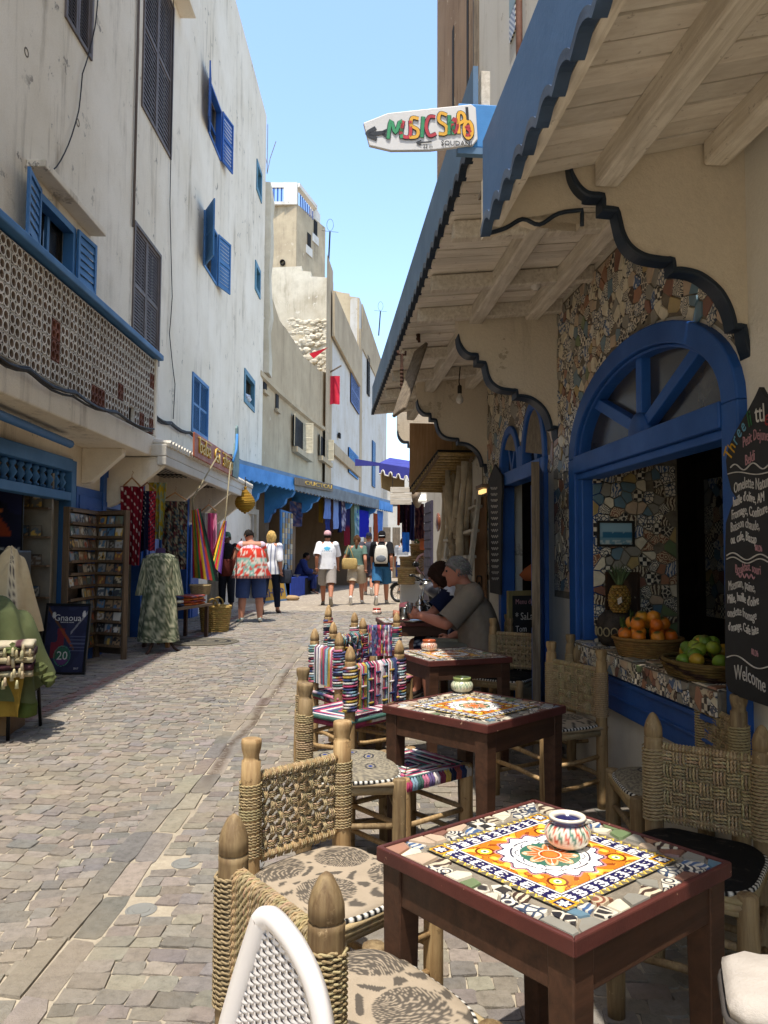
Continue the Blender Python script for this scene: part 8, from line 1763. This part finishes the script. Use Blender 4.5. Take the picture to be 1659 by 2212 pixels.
for k in range(8): a = PI*k/8; b = MB(); b.tube([(rr*math.cos(a), 0, rr*math.sin(a)), (-rr*math.cos(a), 0, -rr*math.sin(a))], .007, 4, False, lin('#a8938c')); b.build('spoke', m_vc, t)
# low far shops on the right so the street closes
b = MB(); p0, p1 = at(940, 1200, 13.8), at(905, 1200, 40); b.slab([V(p0.x+.25, p0.y, 0), V(p1.x, p1.y, 0), V(p1.x, p1.y, 3.2), V(p0.x+.25, p0.y, 3.4)], (.6, .1, 0)); tag(b.build('far_shop_wall', m_white), 'white wall of the shops continuing beyond the corner on the right', 'wall')
b = MB(); p = at(852, 1180, 40)
for k in range(7): b.box(p.x-1.6+k*.5, p.x-1.2+k*.5, 40+.1*k, 40.2+.1*k, .2, 2.9)
tag(b.build('shop_shutter', m_drift), 'row of grey plank shutters closing the far end shops', 'shutter', None, 'stuff')
# ---------------------------------------------------------------- motorcycles
m_chrome = simple('chrome', '#b9b6b0', .2, .1, 6, .02, metal=1.); m_rub = simple('tyre_rubber', '#171614', .8, .2, 20, .3); m_mblk = simple('black_enamel', '#17181b', .25, .1, 5, .02, spec=.6)
def motorbike(loc, ang, label, k=1., tank='#4a4a50'):
 t = thing('motorcycle', label, 'motorcycle', loc, ang, 'parked two wheelers'); t.scale = (k, k, k)
 for y, r, w in ((-.62, .29, .05), (.62, .29, .04)):
  wh = MB(); ring = lambda rr: [(0, y+rr*math.cos(a), .29+rr*math.sin(a)) for a in np.linspace(0, 2*PI, 29)]; wh.tube(ring(.255), w, 8, False); o = wh.build('wheel', m_rub, t, True); b = MB(); b.tube(ring(.215), .016, 6, False)
  for q in range(14): a = 2*PI*q/14; b.tube([(.02*(-1)**q, y, .29), (0, y+.21*math.cos(a), .29+.21*math.sin(a))], .005, 4)
  b.tube([(-.06, y, .29), (.06, y, .29)], .035, 10); b.build('rim', m_chrome, o, True); b = MB(); b.loft([[(x, y+rr*math.cos(a), .29+rr*math.sin(a)) for x, rr in ((-.06, .305), (-.045, .325), (.045, .325), (.06, .305))] for a in np.linspace(.35, 2.7, 14)], False, False); b.build('fender', m_mblk, t, True)
 b = MB(); b.tube([(0, .45, .78), (0, .1, .5), (0, -.2, .35), (0, -.62, .29)], .03, 8); b.tube([(0, .42, .72), (0, .15, .3), (0, -.2, .3)], .025, 8); b.tube([(0, .1, .66), (0, -.6, .68)], .028, 8); b.build('frame', m_mblk, t, True)
 b = MB(); b.ball((0, .02, .34), 1, 12, 8, None, (.13, .2, .14)); b.box(-.14, .14, -.1, .14, .22, .34); b.build('engine', m_chrome, t, True)
 b = MB(); b.loft([[(w*math.cos(a), y, z+h*math.sin(a)) for a in np.linspace(0, 2*PI, 15)[:-1]] for y, w, h, z in ((.42, .05, .05, .78), (.34, .12, .1, .78), (.15, .13, .11, .76), (-.02, .08, .07, .72))]); b.build('tank', simple('tank_'+tank[1:], tank, .3, .1), t, True)
 b = MB(); b.loft([[(w*math.cos(a), y, z+h*math.sin(a)) for a in np.linspace(0, 2*PI, 13)[:-1]] for y, w, h, z in ((.02, .08, .03, .75), (-.15, .13, .045, .74), (-.45, .12, .05, .77), (-.66, .09, .04, .8), (-.7, .03, .02, .8))]); b.build('seat', m_rub, t, True)
 for q in (-1, 1): b = MB(); b.tube([(q*.07, .62, .29), (q*.07, .44, .86)], .02, 8); b.build('fork', m_chrome, t, True); b = MB(); b.tube([(q*.12, .3, .95), (q*.26, .25, 1.12)], .006, 5); b.ball((q*.28, .24, 1.14), 1, 10, 6, None, (.055, .015, .04)); b.build('mirror', m_mblk, t, True)
 b = MB(); b.tube([(-.34, .28, .98), (-.28, .34, .98), (-.1, .42, .9), (.1, .42, .9), (.28, .34, .98), (.34, .28, .98)], .014, 8); b.tube([(-.36, .26, .98), (-.26, .36, .98)], .02, 8); b.tube([(.36, .26, .98), (.26, .36, .98)], .02, 8); b.build('handlebar', m_mblk, t, True)
 b = MB(); b.lathe([(.0, 0), (.085, .02), (.09, .06), (.05, .14), (0, .15)], 16, (0, .62, .84), M=Matrix.Rotation(R(90), 3, 'X')); b.build('headlight', m_chrome, t, True); b = MB(); b.ball((0, -.78, .66), 1, 12, 8, None, (.07, .03, .04)); b.build('tail_light', simple('red_lens', '#a3121a', .15, .05), t, True); b = MB(); b.box(-.09, .09, -.8, -.79, .46, .58); b.build('number_plate', simple('plate_white', '#b9b6ae', .5), t)
 b = MB(); b.tube([(.12, .1, .25), (.15, -.2, .22), (.16, -.75, .3)], [.025, .03, .045], 10); b.build('exhaust', m_chrome, t, True); b = MB(); b.tube([(-.1, 0, .25), (-.2, .08, .01)], .012, 6); b.build('kickstand', m_iron, t); return t
motorbike((.8, 10.7, gz(10.7)), R(20), 'black motorcycle parked by the wall behind the seated couple'); mb2 = motorbike((.83, 19.4, .25), R(58), 'small far moped with a spoked front wheel beside the white plinth', .85, '#6a6a6a')

# ================================================================ window sill: fruit, baskets, pineapple
def C(s, o, z): return FM() @ V(s, o, z)
ZS = .893
def fruit(p, r, col, name, label, cat, grp, sq=(1, 1, .93), seed=0, c2=None):
 b = MB(); b.ball((0, 0, 0), r, 14, 10, None, sq, .04, seed, lambda d: jit(lin(col), .04) if d.z < .92 else lin('#5a5a2a')); o = b.build(name, m_fruit, None, True, loc=p, rot=(rnd.uniform(-.5, .5), rnd.uniform(-.5, .5), rnd.uniform(0, 6))); return tag(o, label, cat, grp)
m_fruit = simple('fruit_skin', '#ffffff', .42, .12, 9, .12, 160, vcol=True, spec=.45)
bs = fac(1392, 1395, -.08).x; b1 = woven_basket('fruit_basket', C(bs, -.1, ZS), .155, .155, .1, .22, '#8a6a3e', 'round wicker basket of oranges on the mosaic window sill', 40, 8)
m_top = ZS+.115
spots = []
for k, (r, n, z) in enumerate(((.13, 8, m_top), (.07, 4, m_top+.02), (.085, 5, m_top+.065), (.031, 2, m_top+.1))):
 for i in range(n): a = 2*PI*i/n+k*.4; spots.append((bs+r*math.cos(a), -.1+r*math.sin(a), z))
where = ['lowest ring of the wicker basket', 'inner layer of the wicker basket', 'upper ring of the orange heap', 'top of the orange heap']
for i, (s, o, z) in enumerate(spots):
 k = 0 if i < 8 else 1 if i < 12 else 2 if i < 17 else 3; dv = (s-bs, o+.1); pl = ('front' if dv[1] > .03 else 'back' if dv[1] < -.03 else '')+(' left' if dv[0] > .03 else ' right' if dv[0] < -.03 else ''); fruit(C(s, o, z), rnd.uniform(.037, .043), rnd.choice(['#d2761c', '#cf6a1a', '#c98a22', '#d88a2a']), 'orange', 'ripe orange at the '+(pl.strip() or ('front' if i % 2 else 'back')+' middle')+' of the '+where[k], 'orange', 'oranges in the wicker basket', seed=i)
for i in range(9):
 b = MB(); s, o = bs+rnd.uniform(-.02, .2), -.1+rnd.uniform(-.12, .14)
 for q in range(5): b.poly([V(0, 0, 0), V(.015, .012, .03), V(rnd.uniform(-.02, .05), rnd.uniform(-.03, .03), .085), V(-.012, .01, .035)], jit(lin('#4d6132'), .25))
 tag(b.build('citrus_leaf', m_cloth, None, loc=C(s, o, ZS+rnd.uniform(.08, .2)), rot=(rnd.uniform(-1, 1), rnd.uniform(-1, 1), rnd.uniform(0, 6))), 'sprig of narrow green citrus leaves among the oranges', 'leaves', 'citrus leaf sprigs')
bs2 = fac(1500, 1420, -.02).x-.05; woven_basket('fruit_basket', C(bs2, -.06, ZS), .2, .15, .075, .25, '#6f5a34', 'shallow patterned basket of green limes on the window sill', 44, 6, band='#3a2a24', rot=FROT)
lims = []
for i in range(30):
 a = rnd.uniform(0, 2*PI); r = math.sqrt(rnd.random()); lims.append((bs2+.18*r*math.cos(a), -.06+.12*r*math.sin(a), ZS+.075+.095*(1-r)+rnd.uniform(0, .02)))
lims.sort(key=lambda p: -p[0]); NTH = [w+' from the left' for w in ORD+'twelfth thirteenth fourteenth fifteenth sixteenth seventeenth eighteenth nineteenth twentieth'.split()+['twenty-'+w for w in ORD[:9]]+['thirtieth']]
for i, p in enumerate(lims): g = i % 4; fruit(C(*p), rnd.uniform(.03, .036), ['#5f7d25', '#6f8f2c', '#86962e', '#b38f2a'][g], 'lime' if g < 3 else 'lemon', ['dark green lime', 'bright green lime', 'yellowish green lime', 'small yellow lemon'][g]+' in the shallow basket, '+NTH[i], 'lime' if g < 3 else 'lemon', ['dark green limes', 'bright green limes', 'yellowish limes', 'lemons'][g]+' in the shallow basket', (1, 1.15, .95), i)
# covered pot with rings and the pineapple on it
vp = fac(1326, 1402, -.1); t = thing('dark_pot', 'dark knobbly pot ringed with pale loops at the corner of the sill', 'pot', C(vp.x, -.12, ZS)); b = MB(); b.lathe([(0, 0), (.09, 0), (.125, .05), (.13, .12), (.105, .18), (.07, .215), (.0, .22)], 28, (0, 0, 0), lin('#2c2723'), .1, 2); b.build('body', simple('dark_reed', '#3a322b', .7, .4, 20, .6, 60), t, True)
for i in range(16): a = 2*PI*i/16; b = MB(); b.tube([(.128*math.cos(a)+.02*math.cos(e)*-math.sin(a), .128*math.sin(a)+.02*math.cos(e)*math.cos(a), .09+.026*math.sin(e)) for e in np.linspace(0, 2*PI, 13)], .004, 5, False, lin('#a89a78')); b.build('ring', m_vc, t, True)
t = thing('pineapple', 'whole pineapple with a spiky crown standing above the dark pot', 'pineapple', C(vp.x-.05, -.12, ZS+.205)); b = MB()
for k in range(10):
 for i in range(11):
  a = 2*PI*(i+.5*(k % 2))/11; z = .012+.0165*k; r = .058*math.sin(PI*min(.97, (k+1.6)/12))**.5; b.ball((r*math.cos(a), r*math.sin(a), z), .0145, 6, 4, jit(lin('#8a6a2c'), .25), (1, 1, .8))
b.lathe([(.02, 0), (.05, .03), (.055, .09), (.04, .165), (.0, .18)], 14, (0, 0, 0), lin('#6b5326')); b.build('fruit', m_fruit, t, True); b = MB()
for k in range(34): a = k*2.4; e = k/34; d = V(math.cos(a), math.sin(a), 0); q = V(0, 0, .175)+d*.018*(1-e); L = .1+.06*e; b.poly([q+d.cross(V(0, 0, 1))*.009, q+d*L*.25*(1.2-e)+V(0, 0, L*.6), q+d*L*.5*(1.2-e)+V(0, 0, L*.9), q-d.cross(V(0, 0, 1))*.009], jit(lin('#5a6a4a'), .25))
b.build('crown', m_cloth, t)
b = MB(); b.box(-.03, .03, -.002, .002, 0, .035, lin('#c9c6c0')); tag(b.build('price_tag', m_vc, None, loc=C(vp.x-.16, -.08, ZS+.27), rot=(0, R(15), FROT)), 'small white tag hanging beside the pineapple', 'tag')
# pictures on the tiled pier
def boat(u, v): n = vnoise(u*12, v*9, 4); return pick(u.shape, (1., '#8fb0bf'), ((v < .35), '#6f97a8'), ((v > .3) & (v < .5+.12*n) & (u > .1), '#2f6a8c'), ((v < .2) & (n > .5), '#b9c6c4'))
def tile_pic(u, v, w, h, fn, label, col, name='framed_picture'):
 s = 5.04; p = facs(u, v, s); t = thing(name, label, 'picture', C(s, p.y, p.z), FROT+R(90)*-1); b = printed(w, h, 24, 18, fn, (0, 0, 0)); b.build('sheet', m_print, t); b = MB()
 for x0, x1, z0, z1 in ((-w/2-.015, w/2+.015, -.015, 0), (-w/2-.015, w/2+.015, h, h+.015), (-w/2-.015, -w/2, 0, h), (w/2, w/2+.015, 0, h)): b.box(x0, x1, -.012, .01, z0, z1)
 b.build('frame', simple('dark_frame', col, .5), t); return t
tile_pic(1330, 1176, .22, .14, boat, 'small framed blue harbour picture on the mosaic pier', '#2a2620'); tile_pic(1345, 1340, .2, .3, lambda u, v: pick(u.shape, (1., '#3a2c22'), (np.hypot(u-.5, v-.6) < .3, '#5a4634')), 'dark framed picture behind the pineapple', '#3a2818')
# ================================================================ menu boards
m_slate = simple('slate_paint', '#26272a', .75, .15, 3, .08, c2='#1f2022'); m_chalk = simple('white_chalk', '#cfcbc6', .9, .15, 30, .1); m_pink = simple('pink_chalk', '#b98a90', .9, .15, 30, .1)
CT = Matrix(((-1, 0, 0, 0), (0, 0, 1, 0), (0, 1, 0, 0), (0, 0, 0, 1)))
OB = .1
mbd = cafe_thing('menu_board', 'large black onion shaped menu board with chalk handwriting, Three little', 'menu board')
cs = fac(1640, 900, OB).x; edge = [(1640, 836), (1630, 858), (1612, 892), (1590, 930), (1574, 965), (1568, 995), (1571, 1025), (1580, 1060), (1590, 1075), (1578, 1098), (1568, 1130), (1566, 1200), (1566, 1300), (1566, 1400), (1567, 1470), (1574, 1492), (1590, 1503)]
L = [(lambda p: (p.x, p.z))(fac(u, v, OB)) for u, v in edge]; pts = L+[(2*cs-s, z) for s, z in L[::-1][:-1]]
b = MB(); b.slab([(s, OB-.02, z) for s, z in pts], (0, .02, 0)); b.build('board', m_slate, mbd); b = MB(); b.box(cs-.1, cs+.1, .002, OB-.02, 1.2, 1.9); b.build('wall_batten', m_rackw, mbd)
def chalk(s_, u, v, size, mat, sx=.62, tilt=0, parent=None): p = fac(u, v, OB+.002); return text('lettering', s_, mat, size, parent or mbd, Matrix.Translation(p) @ CT @ Matrix.Rotation(tilt, 4, 'Z'), .0008, 'LEFT', sx=sx, wob=.06)
for s_, u, v, sz, m in (('Petit Dejuner', 1604, 952, .055, m_pink), ('Beldi', 1609, 991, .055, m_pink), ('Omelette Nature', 1585, 1052, .058, m_chalk), ("huille d'olive, AM", 1583, 1081, .05, m_chalk), ('Fromage, Confiture', 1580, 1109, .05, m_chalk), ('Boisson chaude,', 1578, 1136, .05, m_chalk), ('ou. cafe, Bissap', 1578, 1163, .048, m_chalk), ('60.Dh', 1631, 1184, .03, m_pink), ('Breakfast. souri', 1588, 1227, .045, m_pink), ('Mseman, paine,', 1573, 1262, .05, m_chalk), ("Mille, huille d'olive", 1571, 1291, .048, m_chalk), ('omelette fromage', 1571, 1321, .046, m_chalk), ("d'orange, Cafe laite", 1573, 1351, .044, m_chalk), ('80.Dh', 1623, 1408, .03, m_pink), ('Welcome', 1586, 1455, .075, m_chalk)): chalk(s_, u, v, sz*1.1, m, .57 if sz < .06 else .66)
for s_, u, v, sz, c, a in (('T', 1573, 994, .07, '#c99a24', 1.0), ('h', 1580, 974, .065, '#c99a24', .95), ('r', 1586, 956, .06, '#6fa9c4', .85), ('e', 1593, 941, .06, '#6fa9c4', .75), ('e', 1602, 927, .06, '#6fa9c4', .6), ('li', 1615, 914, .07, '#2f6b3f', .25), ('ttl', 1630, 905, .075, '#d3d0ca', .05), ('e', 1651, 908, .07, '#8f2f33', -.2)): chalk(s_, u, v, sz*1.35, simple('letter_'+c[1:], c, .8), .75, a)
def wave(uv0, uv1, n, amp, mat, par, o=OB):
 p, q = fac(*uv0, o+.003), fac(*uv1, o+.003); b = MB(); b.tube([p.lerp(q, i/40)+V(0, 0, amp*math.sin(i/40*n*2*PI)) for i in range(41)], .0028, 4); b.build('chalk_line', mat, par)
wave((1578, 1010), (1659, 1005), 2, .012, m_chalk, mbd); wave((1572, 1024), (1659, 1020), 1, .006, m_chalk, mbd); wave((1570, 1200), (1659, 1205), 1.5, .012, m_chalk, mbd); wave((1570, 1208), (1659, 1214), 1.5, .01, m_chalk, mbd); wave((1592, 1242), (1630, 1246), 4, .008, m_pink, mbd); wave((1570, 1420), (1659, 1440), 1, .015, m_chalk, mbd)
# narrow board between doors and ladders
nb = cafe_thing('menu_board', 'narrow black onion topped menu board seen edge on beside the blue doors', 'menu board'); OB = .07; e0 = [(1058, 1008), (1054, 1040), (1053, 1075), (1055, 1095), (1056, 1180), (1058, 1280)]; L = [(lambda p: (p.x, p.z))(fac(u, v, OB)) for u, v in e0]; c2 = L[0][0]-.2
pts = [(c2, L[0][1])]+[(c2+(s-L[0][0])+.2, z) for s, z in L[1:]]; pts = pts+[(2*c2-s, z) for s, z in pts[::-1][:-1]]; b = MB(); b.slab([(s, OB-.02, z) for s, z in pts], (0, .02, 0)); b.build('board', m_slate, nb)
for k in range(16): wave((1060+k*.15, 1055+k*13), (1074+k*.2, 1055+k*13), 3.5, .012, m_chalk, nb, OB)
# framed chalkboard stand in the doorway
cb = thing('chalkboard', 'wooden framed chalkboard reading SaLad standing in the blue doorway', 'chalkboard', C(6.35, .02, gz(6.3)+.02), FROT+R(-72)); b = MB(); w, h = .44, 1.05; zb = .3
for x0, x1, z0, z1 in ((-w/2, -w/2+.04, 0, h), (w/2-.04, w/2, 0, h), (-w/2+.04, w/2-.04, h-.04, h), (-w/2+.04, w/2-.04, zb, zb+.04)): b.box(x0, x1, -.015, .015, z0, z1)
b.build('frame', simple('olive_wood', '#84784f', .6, .2, 6, .1), cb, bev=.003); b = MB(); b.box(-w/2+.04, w/2-.04, -.008, .008, zb+.04, h-.04); b.build('slate', m_slate, cb)
for s_, z, sz, m in (('Menu du', .96, .06, m_pink), ('* SaLad', .84, .085, m_chalk), ('Tom', .74, .07, m_chalk), ('* Gamb', .62, .085, m_chalk), ('les', .52, .06, m_pink), ('Ta', .42, .07, m_chalk)): text('lettering', s_, m, sz, cb, Matrix.Translation((-.15, -.01, z)) @ XZ, .0008, 'LEFT', sx=.8)
# brass tap ornament above it
p = fac(1150, 1245, -.2); t = thing('clay_lamp', 'orange clay jug ornament hanging inside the blue doorway', 'jug', C(p.x, -.25, p.z-.05)); b = MB(); b.lathe([(.0, 0), (.12, .01), (.17, .06), (.12, .12), (.05, .17), (.035, .26), (.04, .28)], 20, (0, 0, 0), lin('#9c5a38')); b.build('body', m_vc, t, True); b = MB(); b.tube([(.05, 0, .22), (.14, 0, .2), (.15, 0, .1)], .014, 7, True, lin('#8a4f30')); b.build('handle', m_vc, t, True)
# leaf shaped wooden ornament on the window frame
p = fac(1256, 1416, .06); b = MB(); b.ball((0, 0, 0), 1, 10, 10, None, (.055, .02, .075), .2, 3); tag(b.build('wooden_leaf', m_pole2, None, True, loc=C(p.x, .06, p.z)), 'brown leaf shaped wooden ornament at the corner of the window frame', 'ornament')
# ================================================================ tea set on the far table
T4 = TT[3]; zt = .724+gz(T4.location.y)
def onT(u, v): return atz(u, v, zt)
m_silver = simple('silver', '#a9a6a0', .22, .15, 12, .06, metal=1.)
p = onT(893, 1340); p.y -= .05; b = MB(); b.lathe([(0, .004), (.17, .004), (.185, .016), (.19, .016), (.172, 0), (0, 0)], 36, (0, 0, 0)); tag(b.build('tea_tray', m_silver, None, True, loc=p), 'round silver tray under the teapot', 'tray')
t = thing('teapot', 'engraved silver Moroccan teapot with a tall lid on the tray', 'teapot', p+V(.06, .02, .018), R(170)); b = MB(); b.lathe([(0, 0), (.055, 0), (.07, .02), (.072, .06), (.06, .1), (.045, .12), (.04, .13)], 22); b.build('body', m_silver, t, True); b = MB(); b.lathe([(.046, .13), (.045, .145), (.025, .175), (.01, .19), (.014, .2), (.008, .215), (.003, .23)], 18); b.build('lid', m_silver, t, True); b = MB(); b.tube([(.06, 0, .03), (.1, 0, .06), (.115, 0, .1), (.14, 0, .13)], [.018, .014, .01, .008], 8); b.build('spout', m_silver, t, True); b = MB(); b.tube([(-.045, 0, .12), (-.1, 0, .12), (-.11, 0, .07), (-.07, 0, .03)], .008, 7); b.build('handle', m_silver, t, True)
b = MB(); b.lathe([(.045, 0), (.048, .01), (.048, .09), (.044, .1), (.05, .105), (.042, .1), (.04, .01), (0, .01)], 20, (0, 0, 0)); o = b.build('sugar_pot', m_silver, None, True, loc=p+V(-.085, .0, .018)); tag(o, 'small silver sugar pot beside the teapot', 'pot')
pk = onT(858, 1338); b = MB(); P, cc = [], []
for j in range(15):
 for i in range(11): a, c = i/10, j/14; P.append((pk.x-.03+.05*c+.16*a*(1-.35*c)+.015*math.sin(a*9+c*3), pk.y+.05+.05*math.sin(a*5+c*2)+.1*c*0, pk.z+.17*(c**1.2)*(1-.5*(a-.7)**2)-.02*(1-c)*0)); cc.append(jit(lin('#b5707a'), .05))
b._a(P, [(j*11+i, j*11+i+1, (j+1)*11+i+1, (j+1)*11+i) for j in range(14) for i in range(10)], cc); tag(b.build('pink_cloth', m_cloth, None, True), 'crumpled pink cloth heaped at the end of the tea table', 'cloth')
